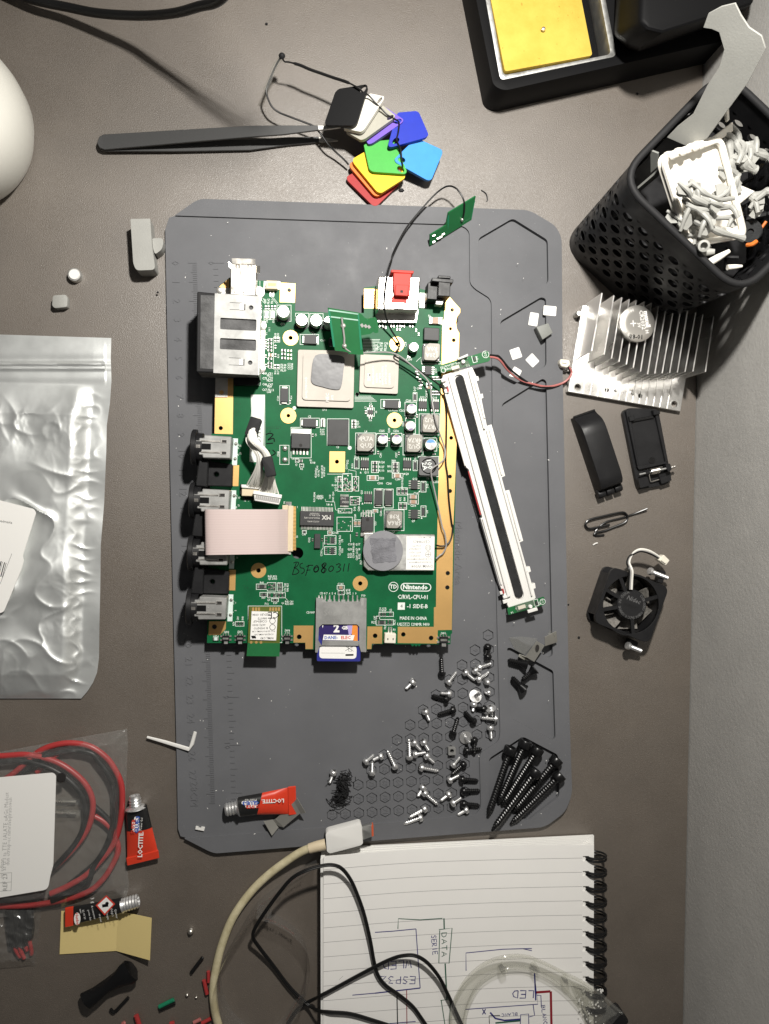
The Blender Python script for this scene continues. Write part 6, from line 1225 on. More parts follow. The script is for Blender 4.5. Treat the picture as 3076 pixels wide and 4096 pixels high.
for r_ in range(rows):
    for c_ in range(28):
        s0=c_+(.5 if r_%2 else 0); zc=z0+(r_+.5)*dz; ring=[]; edge=[]
        for i in range(16):
            a=2*math.pi*(i+.5)/16; ring.append((s0+.5+.29*math.cos(a), zc+2.5*math.sin(a)))
            m_=max(abs(math.cos(a)),abs(math.sin(a))); edge.append((s0+.5+.5*math.cos(a)/m_, zc+.5*dz*math.sin(a)/m_))
        for off,fl in ((0,1),(TH_,0)):
            V=[bp(s,z,off) for s,z in edge]+[bp(s,z,off) for s,z in ring]
            b_.add(V,[((i,(i+1)%16,16+(i+1)%16,16+i) if fl else (16+i,16+(i+1)%16,(i+1)%16,i)) for i in range(16)])
        V=[bp(s,z,0) for s,z in ring]+[bp(s,z,TH_) for s,z in ring]; b_.add(V,[(i,(i+1)%16,16+(i+1)%16,16+i) for i in range(16)])
bn.part(b_,'perforated_wall','black_plastic',smooth=True)
b_=B(); b_.tube([bp(i/3,BZ,TH_/2) for i in range(84)],1.7,10,closed=True); bn.part(b_,'rim','black_matte',smooth=True)
b_=B(); b_.poly([bp(i/2,0,TH_) for i in range(56)],.2,2.2); bn.part(b_,'floor','black_plastic')
# waste in the bin
k='d'; WG='print waste in the bin'
tr=T('plastic_tray','shallow white plastic tray standing on end in the bin','tray',Q(k,1120,900,45),WG)
q4=[Q(k,830,640,92),Q(k,1262,486,90),Q(k,1448,1215,74),Q(k,1035,1285,76)]
def bi4(q,u,v): return q[0]*(1-u)*(1-v)+q[1]*u*(1-v)+q[2]*u*v+q[3]*(1-u)*v
b_=B(); plate(b_,[bi4(q4,p.x,p.y) for p in rrect(.5,.5,1,1,.09,0,4)],2.0); tr.part(b_,'tray_floor','white_print',bevel=.3)
n_=(q4[1]-q4[0]).cross(q4[3]-q4[0]).normalized(); n_=n_ if n_.z>0 else -n_
ring=[bi4(q4,p.x,p.y)+n_*2.2 for p in rrect(.5,.5,1,1,.09,0,5)]; b_=B(); b_.tube(ring,1.5,8,closed=True); b_.tube([p-n_*2.5 for p in ring],1.6,8,closed=True); tr.part(b_,'tray_rim','white_print',smooth=True)
for u in (.12,.30,.52,.62):
    c=bi4(q4,u,-.01)+n_*1.5; b_=B(); b_.lathe([(1.6,-2),(2.0,0),(1.8,3.2),(1.0,3.8)],8,axis_mtx(c,c+n_)); tr.part(b_,'clip_lug','white_print',smooth=True)
# tall grey sheet
sh=[(1270,200,128),(1310,110,132),(1390,60,136),(1460,45,140),(1500,95,138),(1560,140,136),(1640,165,136),(1661,230,134),(1560,420,122),(1450,570,108),(1340,720,96),(1250,770,88),(1130,715,84),(1200,640,90),(1285,570,98),(1360,420,110),(1425,320,118),(1442,240,124),(1400,170,128),(1345,172,128)]
b_=B(); plate(b_,[Q('c',*p) for p in sh],.9); single(b_,'print_sheet','grey_print','tall curved grey plastic sheet sticking out of the bin','print waste',Q('c',1250,740,60),WG,bevel=.15)
b_=B(); plate(b_,[Q('c',*p) for p in ((1425,330,121),(1505,480,112),(1420,600,104),(1300,590,100))],.7); single(b_,'print_sheet','grey_print_dark','smaller thin grey sheet in front of the tall one in the bin','print waste',Q('c',1400,500,70),WG)
rr=random.Random(11)
def branch(base_pts, r, label, mats='grey_print', n=6):
    b_=B(); pts=spl([Q(k,*p) for p in base_pts],5); b_.tube(pts,[r*(1+.25*math.sin(i*.9)) for i in range(len(pts))],9)
    for i in range(n):
        a=pts[rr.randrange(len(pts))]; d=Vector((rr.uniform(-1,1),rr.uniform(-1,1),rr.uniform(-.5,.3))).normalized()*rr.uniform(5,11); m_=a+d*.5+Vector((rr.uniform(-1,1),rr.uniform(-1,1),1.0)); d2=d.copy(); d2.rotate(Matrix.Rotation(rr.uniform(.5,1.1),3,'Z'))
        plate(b_,[a,a+d*.9,a+(d+d2)*.5,a+d2*.75],.6)
        b_.tube(spl([a,m_,a+d],4),[r*.95,r*.9,r*.8,r*.8,r*.75,r*.7,r*.65,r*.6,r*.6],8)
    single(b_,'support_scrap',mats,label,'print waste',pts[0]-Vector((0,0,8)),WG,smooth=True)
branch([(1060,800,96),(1120,850,98),(1180,900,98),(1290,940,97),(1395,935,95)],1.1,'grey branching scrap lying highest on the white tray')
branch([(970,890,93),(1050,910,96),(1150,960,96),(1260,1000,95),(1390,1000,93)],1.35,'thick grey branching scrap across the middle of the white tray')
branch([(1040,980,92),(1120,1020,94),(1220,1080,93),(1390,1080,91)],1.3,'grey branching scrap with open tube end on the white tray')
branch([(1100,1100,88),(1200,1150,90),(1320,1200,89),(1465,1240,86)],1.45,'wide grey branching scrap at the lower end of the white tray')
branch([(1350,500,88),(1370,600,88),(1380,700,86),(1420,770,84)],1.7,'long grey branching scrap right of the white tray')
branch([(1400,490,88),(1450,600,88),(1480,690,86),(1560,720,85)],1.8,'grey web shaped scrap in the right corner of the bin')
branch([(1490,520,86),(1560,590,86),(1640,620,84),(1661,640,84)],1.6,'grey scrap lying along the far wall of the bin')
branch([(1530,930,84),(1600,900,85),(1661,880,85)],1.6,'grey scrap half out of the picture at the right of the bin')
branch([(1010,1080,82),(1050,1150,82),(1090,1200,80),(1100,1290,80)],1.2,'crumpled grey scrap beside the near wall of the bin',n=8)
for (a,c,r,lb_) in (((1090,1350,80),(1250,1340,84),2.4,'short grey tube lying at the near rim of the bin'),((1180,1440,84),(1360,1335,86),1.8,'pointed off-white sliver at the near rim of the bin'),((1345,1460,78),(1455,1450,78),1.3,'small white stub in the near corner of the bin')):
    b_=B(); b_.tube([Q(k,*a),(Q(k,*a)+Q(k,*c))/2,Q(k,*c)],[r,r*.9,r*.5],10); single(b_,'plastic_sliver','grey_print' if r>2 else 'white_print',lb_,'print waste',Q(k,*a)-Vector((0,0,6)),WG,smooth=True)
b_=B(); a=Q(k,1150,1300,86); b_.lathe([(2.6,0),(2.6,5),(1.6,5.2),(1.5,2)],14,axis_mtx(a,Q(k,1190,1290,96))); single(b_,'tube_end','grey_print','open grey tube end pointing up beside the tray','print waste',a-Vector((0,0,6)),WG,smooth=True)
for pts,z,lb_ in ((((1370,800),(1560,880),(1400,1010)),80,'white triangular flap right of the white tray'),((( 1230,470),(1390,350),(1395,420),(1290,490)),90,'white folded strip behind the top of the tray'),((( 1325,225),(1358,212),(1365,340),(1340,350)),99,'thin white prong standing at the top of the tray')):
    b_=B(); b_.poly([Q(k,x,y,z) for x,y in pts],z-1.6,z); single(b_,'plastic_flake','white_print',lb_,'print waste',Q(k,*pts[0],z-1.6),WG,bevel=.4)
b_=B(); plate(b_,[Q(k,*p) for p in ((665,860,70),(830,730,84),(825,760,80),(680,890,68))],1.2); plate(b_,[Q(k,*p) for p in ((765,570,84),(815,600,86),(810,700,80),(760,745,76))],1.0); single(b_,'grey_strip','grey_print_dark','grey strips leaning inside the left corner of the bin','print waste',Q(k,740,720,60),WG)
b_=B()
for i in range(40):
    x,y=rr.uniform(1000,1640),rr.uniform(600,1450); a=Q(k,x,y,rr.uniform(56,70)); d=Vector((rr.uniform(-1,1),rr.uniform(-1,1),rr.uniform(-.2,.4)))*rr.uniform(6,14)
    a=clipw(Vector((a.x,a.y,0)))+Vector((0,0,a.z)); 
    if all(((cen+(p-cen)*.9)-Vector((a.x,a.y,0))).length>10 for p in per[::12]): b_.tube([a-d*.5,a,a+d*.5],rr.uniform(.6,1.8),7)
b_.poly([cen+(p-cen)*.9 if (p.dot(wall_n)<wall_d) else clipw(p)-wall_n*4 for p in per[::8]],50,56)
o=single(b_,'dark_scraps','black_plastic','dark tangle of black plastic scraps filling the bottom of the bin','plastic scraps',cen+Vector((-6,0,50)),None,'stuff',smooth=True)
b_=B(); b_.lathe([(5,0),(5.2,1.5),(4.6,2.6),(1.5,2.6),(1.2,1.4)],20,axis_mtx(Q(k,1520,1190,76),Q(k,1525,1185,90))); single(b_,'foam_disc','foam_black','rough black disc in the right of the bin','disc',Q(k,1520,1190,70),smooth=True)
b_=B(); b_.tube(spl([Q(k,*p) for p in ((1495,1290,80),(1530,1285,82),(1565,1262,82))],4),1.0,8); b_.tube([Q(k,1590,1180,78),Q(k,1640,1110,80)],.7,8); mat('orange_plastic',(.55,.14,.02),.4); single(b_,'orange_scrap','orange_plastic','small orange plastic scrap in the right of the bin','print waste',Q(k,1530,1285,76),WG,smooth=True)
# ================================================================== lamp cable: starts on the desk, rises to the lamp above the picture
la=T('lamp_cable','thick black cable curving across the top left corner, throwing a long shadow','cable',Q('a',300,20,0))
cab=[Vector(c) for c in ((-215,285,2.3),(-180,272,2.3),(-155,264,4),(-133.8,256.2,8),(-117.1,252.3,10.5),(-99.5,246.8,16),(-77,239.6,28),(-58.7,231.9,44),(-45.4,226.9,58),(-34.8,222.8,70),(-21,219.8,94),(-4,213.8,112),(18,216,170),(32,224,260))]
b_=B(); b_.tube(spl(cab+[LAMP+Vector((-30,14,-8)),LAMP+Vector((-22,12,14)),LAMP+Vector((-6,5,26))],8),2.2,12); la.part(b_,'cable_jacket','wire_black',smooth=True)
b_=B(); b_.lathe([(30,10),(31,14),(26,26),(12,32),(.5,32),(.5,30),(11,30),(24,25),(29,14),(29,10),(30,10)],36,Matrix.Translation(LAMP),cap=False); la.part(b_,'lamp_shade','black_plastic',smooth=True)
# white rounded object at the left edge
b_=B(); c=Q('a',-356,715,22); R_=Q('a',172,715,22).x-c.x; b_.lathe([(R_*.80,.2),(R_*.9,2),(R_*.985,12),(R_,22),(R_*.985,30),(R_*.90,39),(R_*.7,46),(R_*.3,49),(.5,49.5)],56,Matrix.Translation((c.x,c.y,0))); mat('ceramic',(.60,.59,.54),.4,var=(20,.03)); single(b_,'white_pot','ceramic','smooth white round pot cut off by the left edge of the picture','pot',Vector((c.x,c.y,0)),smooth=True)
# grey printed clip
k='p'; pc=T('printed_clip','light grey plastic clip standing at the upper left of the mat','clip',Q(k,160,360,0))
q=[Q(k,x,y,11) for x,y in ((75,172),(218,170),(232,380),(248,480),(254,540),(115,545),(95,490))]; b_=B(); b_.poly(rounded(q,[.6,.6,1,1,4,4,1]),.2,11); pc.part(b_,'clip_body','grey_print',bevel=.4)
q=[Q(k,x,y,8) for x,y in ((228,312),(308,310),(314,350),(300,395),(252,430),(240,390))]; b_=B(); b_.poly(rounded(q,1.4),.3,8); pc.part(b_,'clip_tongue','grey_print',bevel=.4)
# button cell, foam bit
c=P(296,1097,4); b_=B(); b_.lathe([(3.3,.1),(3.5,.3),(3.5,3.2),(3.2,3.6),(2.6,3.6)],28,Matrix.Translation((c.x,c.y,0)),0); b_.lathe([(2.75,3.6),(2.5,4.1),(.2,4.1)],24,Matrix.Translation((c.x,c.y,0)),1); single(b_,'button_cell','steel_dull white_plastic','tiny steel button cell on the bare desk left of the mat','battery',Vector((c.x,c.y,0)),smooth=True)
b_=B(); q=[P(x,y,4.5) for x,y in ((212,1182),(262,1178),(270,1190),(268,1228),(218,1232),(208,1222))]; b_.poly(rounded(q,1),.1,4.5); single(b_,'foam_bit','grey_print','small soft grey plastic bit on the desk below the button cell','plastic bit',P(240,1205,0),bevel=.8,seg=2)
# bent white zip tie stick
b_=B(); b_.tube([P(*p) for p in ((588,2948,2.4),(660,2968,2.2),(756,2997,3.4),(768,2975,3.4),(781,2928,4.2))],[.6,.95,1.1,1.1,.9],8,flat=.7); single(b_,'plastic_hook','white_plastic','thin white bent plastic stick across the left edge of the mat','plastic stick',P(690,2970,0),smooth=True)
q=[Q('m',x,y,3.4) for x,y in ((153,474),(172,476),(176,486),(190,488),(194,478),(220,482),(214,506),(150,494))]; b_=B(); b_.poly(q,2.25,3.4); single(b_,'plastic_bit','white_plastic','tiny white notched plastic bit near the lower left mat corner','plastic bit',Q('m',185,490,2.2))
# ================================================================== silver bag
def edge_x(y, tab):
    for (y0,x0),(y1,x1) in zip(tab,tab[1:]):
        if y0<=y<=y1: return x0+(x1-x0)*(y-y0)/(y1-y0)
    return tab[-1][1] if y>tab[-1][0] else tab[0][1]
re_=[(1352,445),(1420,443),(1510,446),(1600,440),(1692,427),(1800,425),(2001,417),(2176,403),(2300,402),(2491,398),(2631,396),(2690,388),(2730,372),(2765,350),(2794,325)]
nx,ny=150,280; V=[]
def fbm(x,y,s,o=0): return noise.noise(Vector((x*s+o,y*s-o,o*.7)))
def ridge(x,y,s,o=0): return 1-abs(noise.noise(Vector((x*s+o,y*s+o*.3,o))))*2
for j in range(ny+1):
    py=1338+(2794-1338)*j/ny; yt_=1338+ (0 if True else 0)
    for i in range(nx+1):
        xr=edge_x(py,re_); px=-190+(xr+190)*i/nx; py2=py+ (px/445)*14*(1-j/ny)+ (0 if j<ny else 0)
        dr=(xr-px); m=min(1,max(0,(dr-62)/90)); top=min(1,max(0,(py-1530)/120)); bot=min(1,max(0,(2790-py)/90)); body=(m*m*(3-2*m))*(top)*(bot**.6)
        cr=fbm(px,py,.0045,3)*2.6+max(0,ridge(px,py,.0055,9))**4*1.6*max(0,fbm(px,py,.004,31)+.5)+max(0,ridge(px*.6+py*.5,py*.6-px*.4,.008,21))**6*1.1*max(0,fbm(px,py,.005,51)+.3)
        edge_pucker=math.exp(-((dr-80)/40)**2)*(max(0,ridge(px*.5,py,.020,5))**2*1.6)*top
        z=1.0+body*(5.0+cr*1.0)+edge_pucker*.45+.12*fbm(px,py,.02,2)*body
        msk=min(1,max(0,1-abs(dr-150)/120)*.4+max(0,1-abs(py-1700)/170)*.8+max(0,1-math.hypot(px-250,py-2440)/170)+max(0,1-math.hypot(px-60,py-2690)/150))*body
        wx,wy=px+30*fbm(px,py,.012,61),py+30*fbm(px,py,.012,71); d1=noise.voronoi(Vector((wx*.0105,wy*.0075,1.7)))[0]; d2=noise.voronoi(Vector((wx*.026,wy*.021,4.1)))[0]
        z+=msk*((d1[1]-d1[0])*-.75+(d2[1]-d2[0])*-.24)+body*.12*(d1[0])
        # zip closure ridges
        for yc,h_,w_ in ((1408,.5,26),(1452,1.3,9),(1470,.9,8),(1505,.4,20)): z+=h_*math.exp(-((py2-yc-4)/w_)**2)*(1 if dr>24 else .4)
        z+= .6*math.sin(py*.021)*max(0,1-dr/70)*(1-abs(j/ny-.5))
        V.append(P(px,py2,max(.35,z)))
w_=nx+1; b_=B(); b_.add(V,[(j*w_+i,(j+1)*w_+i,(j+1)*w_+i+1,j*w_+i+1) for j in range(ny) for i in range(nx)])
sbg=T('foil_bag','large crumpled silver foil bag with a zip top at the left edge','foil bag',P(150,2050,0)); sbg.part(b_,'foil_sheet','foil_bag',smooth=True)
# paper label on the bag
k='j'
def jl(pts,z0,z1,name,mats,r=0): q=[Q(k,x,y,z1) for x,y in pts]; b_=B(); b_.poly(rounded(q,r) if r else q,z0,z1); return sbg.part(b_,name,mats)
lab=jl(((-200,950),(192,1050),(206,1072),(128,1322),(136,1345),(120,1400),(22,1635),(0,1645),(-200,1600)),8.6,9.0,'paper_label','white_paper',.8)
b_=B()
for i,wd in enumerate((3,6,2,5,3)): x=-8+i*10; b_.poly([Q(k,x+yy*-.0+dx,y_,9.0) for dx,y_ in ((0,1352+i*2),(wd,1353+i*2),(wd-6,1430+i),(-6,1429+i))] if False else [Q(k,x+2,1345+i*3,9),Q(k,x+2+wd,1346+i*3,9),Q(k,x-20+wd,1425+i*4,9),Q(k,x-20,1424+i*4,9)],9.0,9.06,bottom=False)
b_.text('8 vatmaita',Q(k,25,1122,9),1.3,-.16,9.05); b_.stroke([Q(k,68,1305,9),Q(k,0,1480,9)],.15,9.05)
sbg.part(b_,'label_print','black_ink')
# ================================================================== clear bag with red and black leads
def film_sheet(outline_l, outline_r, ya, yb, zf, nx, ny, origin):
    V=[]
    for j in range(ny+1):
        t_=j/ny
        for i in range(nx+1):
            u=i/nx; a=outline_l(t_); c=outline_r(t_); px=a[0]+(c[0]-a[0])*u; py=a[1]+(c[1]-a[1])*u; V.append(P(px,py,zf(px,py,u,t_)))
    w_=nx+1; b_=B(); b_.add(V,[(j*w_+i,(j+1)*w_+i,(j+1)*w_+i+1,j*w_+i+1) for j in range(ny) for i in range(nx)]); return b_
def pl_(tab):
    def f(t_):
        t_*=len(tab)-1; i=min(int(t_),len(tab)-2); q=t_-i; return (tab[i][0]*(1-q)+tab[i+1][0]*q, tab[i][1]*(1-q)+tab[i+1][1]*q)
    return f
rt=pl_([(508,2915),(512,2976),(506,3100),(501,3229),(500,3340),(505,3450),(518,3540),(505,3590)]); lt_=pl_([(-180,3040),(-180,3120),(-180,3230),(-180,3340),(-180,3440),(-180,3540),(-180,3620),(-180,3700)])
def top_curve(px,py,u,t_): return 0
def zbag(px,py,u,t_):
    e=min(u*6+1,(1-u)*11,t_*9,(1-t_)*9,1); e=max(0,e); return .5+e*(8.6+1.0*fbm(px,py,.012,4))+.6*max(0,ridge(px,py,.018,8))**3+.4*fbm(px,py,.05,1)
pb=T('clear_bag','clear plastic bag holding coiled red and black leads at the lower left','plastic bag',P(200,3300,0))
b_=film_sheet(lt_,rt,0,0,zbag,80,80,None); pb.part(b_,'bag_front','bag_film',smooth=True)
b_=film_sheet(lt_,rt,0,0,lambda *a:.25,8,8,None); pb.part(b_,'bag_back','bag_film')
k='k'; ld=T('test_leads','coiled red and black electrical leads inside the clear bag','leads',Q(k,700,900,.3))
def lead(pts,r,nm,mt): b_=B(); b_.tube(spl([Q(k,*p) for p in pts],7),r,10); ld.part(b_,nm,mt,smooth=True)
big=[(-150,760,3),(100,600,3),(230,490,3.4),(340,390,3.6),(480,320,3.8),(660,290,4),(850,320,4),(1000,420,4),(1090,540,4),(1150,680,4),(1160,850,4),(1140,1050,3.8),(1080,1240,3.6),(960,1400,3.4),(820,1540,3.2),(640,1650,3),(480,1720,2.8)]
lead(big,1.55,'red_lead','wire_red'); lead([(x-72 if x>900 else x+12,y+66 if x<1000 else y+34,z+.5) for x,y,z in big],1.5,'black_lead','wire_black')
sm=[(-150,420,3.6),(60,410,3.8),(230,400,4),(400,425,4.2),(560,480,4.4),(700,570,4.5),(810,680,4.6),(870,800,4.6),(880,920,4.6),(850,1060,4.5),(780,1190,4.3),(680,1310,4.0),(560,1430,3.6),(400,1560,3.2)]
lead(sm,1.55,'red_lead','wire_red'); lead([(x-66,y+56,z+.5) for x,y,z in sm],1.5,'black_lead','wire_black')
lead([(900,985,2.4),(980,1030,2.6),(1060,1110,2.6),(1110,1220,2.8),(1120,1320,2.8),(1070,1440,2.8),(980,1580,2.8),(840,1700,2.6),(600,1780,2.4),(300,1830,2.4),(0,1840,2.4),(-150,1840,2.4)],1.5,'red_lead','wire_red')
lead([(880,880,2.2),(980,970,2.2),(1060,1080,2.2),(1020,1240,2.0),(930,1400,2),(800,1520,2),(650,1640,2)],1.5,'black_lead','wire_black')
lead([(350,570,2),(420,500,2.2),(540,395,2.6)],1.4,'red_lead','wire_red')
for y in (840,950):
    b_=B(); a,c=Q(k,530,y,2.4),Q(k,770,y+8,2.4); b_.lathe([(1.8,0),(2.4,1),(2.4,(c-a).length*.45),(1.7,(c-a).length*.5),(1.9,(c-a).length)],14,axis_mtx(a,c)); ld.part(b_,'clear_plug','ring_plastic',smooth=True)
    b_=B(); b_.tube([a,a.lerp(c,.8)],.8,8); ld.part(b_,'brass_pin','nickel',smooth=True)
b_=B(); q=[Q(k,x,y,11.3) for x,y in ((-260,640),(500,572),(532,600),(505,1450),(475,1560),(455,1680),(-260,1800))]; b_.poly(rounded(q,[1,2.5,1,1,1,2.5,1]),10.9,11.3); lab=pb.part(b_,'paper_label','white_paper')
b_=B()
for x,s_ in ((85,'dun etriup-ec nimrsvaqtratioven'),(52,'as ts s ta TTE 1ALATE uAGs Madest'),(18,'op edisan')): b_.text(s_,Q(k,x,1130 if x>20 else 1480,11.3),2.0,math.pi/2-.04,11.34,bold=-.01,wscale=.92)
b_.frame([Q(k,x,y,11.3) for x,y in ((-60,1530),(-60,1700),(105,1690),(112,1520))],.18,11.35); b_.stroke([Q(k,-60,1622,11.3),Q(k,108,1608,11.3)],.18,11.35); b_.text('REF 23',Q(k,50,1610,11.3),2.2,math.pi/2,11.35)
pb.part(b_,'label_print','grey_ink',parent=lab)
b_=B(); b_.poly(circ(Q(k,582,615,10.4),44*px2mm(k,582,615,10.4),20),10.3,10.4); pb.part(b_,'hang_hole','hole')
# lower bag with dark bundle
k='l'; pb2=T('clear_bag','small clear plastic bag with red tipped black wires at the left edge','plastic bag',Q(k,120,700,0))
b_=film_sheet(pl_([(-120,3640),(-120,3760),(-120,3880)]),pl_([(165,3640),(155,3740),(141,3862)]),0,0,lambda px,py,u,t_:.5+max(0,min(1,(1-u)*10,(1-t_)*9))*(5.5+fbm(px,py,.03,6))+.7*max(0,ridge(px,py,.03,3))**3,50,40,None); pb2.part(b_,'bag_front','bag_film',smooth=True)
wb2=T('wire_bundle','black sleeved wires with bare red ends in the small clear bag','wires',Q(k,140,600,.3))
for i,(x0,x1,ye) in enumerate(((70,150,790),(110,180,800),(160,200,740),(210,232,770))):
    b_=B(); b_.tube(spl([Q(k,x0,430,2.4),Q(k,x0+15,560,2.6),Q(k,(x0+x1)/2-8,700 if i<3 else 650,2.2)],5),2.1 if i else 2.4,8); wb2.part(b_,'black_sleeve','green_wire' if False else 'wire_black',smooth=True)
    b_=B(); b_.tube(spl([Q(k,(x0+x1)/2-8,695 if i<3 else 645,2.2),Q(k,(x0+x1)/2+10,(700+ye)/2,1.8),Q(k,x1,ye,1.2)],4),1.0,8); wb2.part(b_,'red_wire','wire_red',smooth=True)
# ================================================================== glue tubes
def tube_glue(k, neck0, neck1, sh0, sh1, mid0, mid1, end0, end1, z, label, texts, extra=None):
    t_=T('glue_tube',label,'glue tube',Q(k,(sh0[0]+end0[0])/2,(sh0[1]+end1[1])/2,0),'small tubes of super glue')
    n0,n1,s0,s1,m0,m1,e0_,e1_=[Q(k,*p,z) for p in (neck0,neck1,sh0,sh1,mid0,mid1,end0,end1)]
    base=z-6.2
    def sec(a,c,h_,n=14):
        m_=(a+c)/2; h2=(c-a)/2; return [m_+h2*math.cos(2*math.pi*i/n)*1.0+Vector((0,0,-3.1+h_*math.sin(2*math.pi*i/n))) for i in range(n)]
    def loft(secs,name,mats,parent=None,cap=True):
        b_=B(); n=len(secs[0]); b_.add([p for s_ in secs for p in s_],[(j*n+i,j*n+(i+1)%n,(j+1)*n+(i+1)%n,(j+1)*n+i) for j in range(len(secs)-1) for i in range(n)]+([tuple(reversed(range(n))),tuple(range((len(secs)-1)*n,len(secs)*n))] if cap else [])); 
        bm_=b_; o=t_.part(bm_,name,mats,parent=parent,smooth=True); return o
    hb_=[3.1,2.9,1.6,.6]
    body=loft([sec(s0,s1,3.0),sec(s0.lerp(m0,.5),s1.lerp(m1,.5),3.1),sec(m0,m1,2.9)],'black_half','glue_black')
    loft([sec(m0,m1,2.92),sec(m0.lerp(e0_,.5),m1.lerp(e1_,.5),2.0),sec(m0.lerp(e0_,.85),m1.lerp(e1_,.85),.9),sec(e0_,e1_,.5)],'red_half','glue_red',parent=body)
    d=((e0_+e1_)/2-(m0+m1)/2).normalized(); w=(e1_-e0_)*1.06; c=(e0_+e1_)/2
    b_=B(); b_.add([c-w/2+Vector((0,0,-2.2)),c+w/2+Vector((0,0,-2.2)),c+w/2+d*4.2+Vector((0,0,-2.4)),c-w/2+d*4.2+Vector((0,0,-2.4))]+[c-w/2+Vector((0,0,-3.4)),c+w/2+Vector((0,0,-3.4)),c+w/2+d*4.2+Vector((0,0,-3.6)),c-w/2+d*4.2+Vector((0,0,-3.6))],[(0,1,2,3),(7,6,5,4),(0,4,5,1),(1,5,6,2),(2,6,7,3),(3,7,4,0)]); t_.part(b_,'crimped_end','glue_red',bevel=.25)
    # neck
    nc=(n0+n1)/2+Vector((0,0,-3.1)); sc_=(s0+s1)/2+Vector((0,0,-3.1)); r=(n1-n0).length/2; L_=(nc-sc_).length
    b_=B(); b_.lathe([((s1-s0).length*.5*.95,-.2),((s1-s0).length*.42,.5),(r,1.2)]+[(r*(1.0 if i%2 else 1.16),1.5+i*.75) for i in range(int((L_-1.5)/.75))]+[(r*.95,L_),(r*.7,L_),(r*.6,L_-2),(.2,L_-2)],20,axis_mtx(sc_,nc)@Matrix.Diagonal((1,1,1,1))); t_.part(b_,'threaded_neck','zinc',smooth=True)
    for s_,x,y,h_,rot,mt,bo,dz in texts:
        b_=B(); u=px2mm(k,x,y,z); b_.text(s_,Q(k,x,y,z),h_*u,math.radians(rot),z+dz,bold=bo); t_.part(b_,'lettering',mt,parent=body)
    if extra: extra(t_)
    return t_
def patch(k,pts,z,mats):
    def f(t_): b_=B(); b_.poly(rounded([Q(k,x,y,z) for x,y in pts],.8),z-.02,z+.05); t_.part(b_,'logo_patch',mats)
    return f
tube_glue('m',(362,325),(372,410),(462,272),(470,420),(642,240),(602,404),(832,200),(838,398),9.4,'red and black glue tube lying on the mat, neck to the left',[('SUPER',572,322,26,180,'logo_red',.03,.25),('GLUE-3',558,296,26,180,'logo_blue',.05,.25),('Power Gel',560,274,14,180,'white_paper',0,.15),('LOCTITE.',722,285,28,180,'white_paper',.03,-.35)],patch('m',((492,285),(608,280),(606,333),(520,333),(518,310),(490,308)),9.5,'white_paper'))
tube_glue('k',(1212,820),(1318,798),(1175,955),(1382,895),(1190,1145),(1432,1112),(1196,1400),(1485,1330),7.4,'red and black glue tube on the desk beside the clear bag, neck up',[('SUPER',1268,1080,36,85,'logo_red',.03,.25),('GLUE-3',1305,1062,36,85,'logo_blue',.05,.25),('Power Gel',1342,1058,20,85,'white_paper',0,.15),('LOCTITE.',1335,1255,42,87,'white_paper',.03,-.3)],patch('k',((1250,1035),(1272,1025),(1275,990),(1318,985),(1325,1125),(1262,1132)),7.5,'white_paper'))
def third(t_):
    z=7.4; k='l'; b_=B()
    for s_,x,y,h_,rt in (('Quarter',858,470,15,-80),('d\'ebyl 1',828,460,15,-80),('Dangan',795,485,14,-80),('et peau',742,500,15,-78),('A conserver',690,460,15,-78),('porte des',662,480,15,-78),('3 g',684,370,26,-78),('32 09 30',620,475,15,-78),('taxe',596,450,14,-78)): b_.text(s_,Q(k,x,y,z),h_*px2mm(k,x,y,z),math.radians(rt),z+.12)
    t_.part(b_,'small_print','white_paper')
    b_=B(); q=[Q(k,x,y,z+.3) for x,y in ((785,335),(850,400),(772,485),(705,410))]; b_.poly(q,z+.1,z+.16); t_.part(b_,'hazard_diamond','logo_red')
    b_=B(); c=sum(q,Vector())/4; b_.poly([c+(p-c)*.8 for p in q],z+.17,z+.19); t_.part(b_,'diamond_face','white_paper')
    b_=B(); b_.stroke([Q(k,755,412,z),Q(k,800,405,z)],1.6,z+.22); b_.lathe([(.9,0),(.9,.04)],10,Matrix.Translation(Q(k,790,395,z+.2))); t_.part(b_,'hazard_mark','black_ink')
    b_=B(); c=Q(k,568,512,z); b_.poly([c+Vector((1.6*math.cos(a/10*math.pi),3.2*math.sin(a/10*math.pi),0)) for a in range(20)],z-.6,z-.5); t_.part(b_,'oval_badge','white_paper')
    b_=B(); b_.text('Henkel',c,1.5,-math.pi/2+.1,z-.45,bold=.02); t_.part(b_,'badge_lettering','logo_red')
tube_glue('l',(1010,352),(1018,440),(885,375),(905,488),(870,378),(880,492),(530,440),(530,575),7.4,'glue tube lying back up under the clear bag on the yellow note',[],third)
o_=[o for o in bpy.data.objects if o.name.startswith('red_half')][-1]; o_.data.materials[0]=MATS['glue_black']
# yellow folded note
k='l'; b_=B(); q0=[Q(k,452,450,.6),Q(k,870,470,.6),Q(k,858,745,.6),Q(k,440,770,.6)]; q1=[Q(k,870,470,.6),Q(k,925,462,1.6),Q(k,1120,502,5),Q(k,1106,815,5.2),Q(k,858,745,.6)]
plate(b_,q0,.18); plate(b_,q1,.18); single(b_,'sticky_note','note_yellow','creased pale yellow paper note under the glue tube','paper note',Q(k,760,640,0))
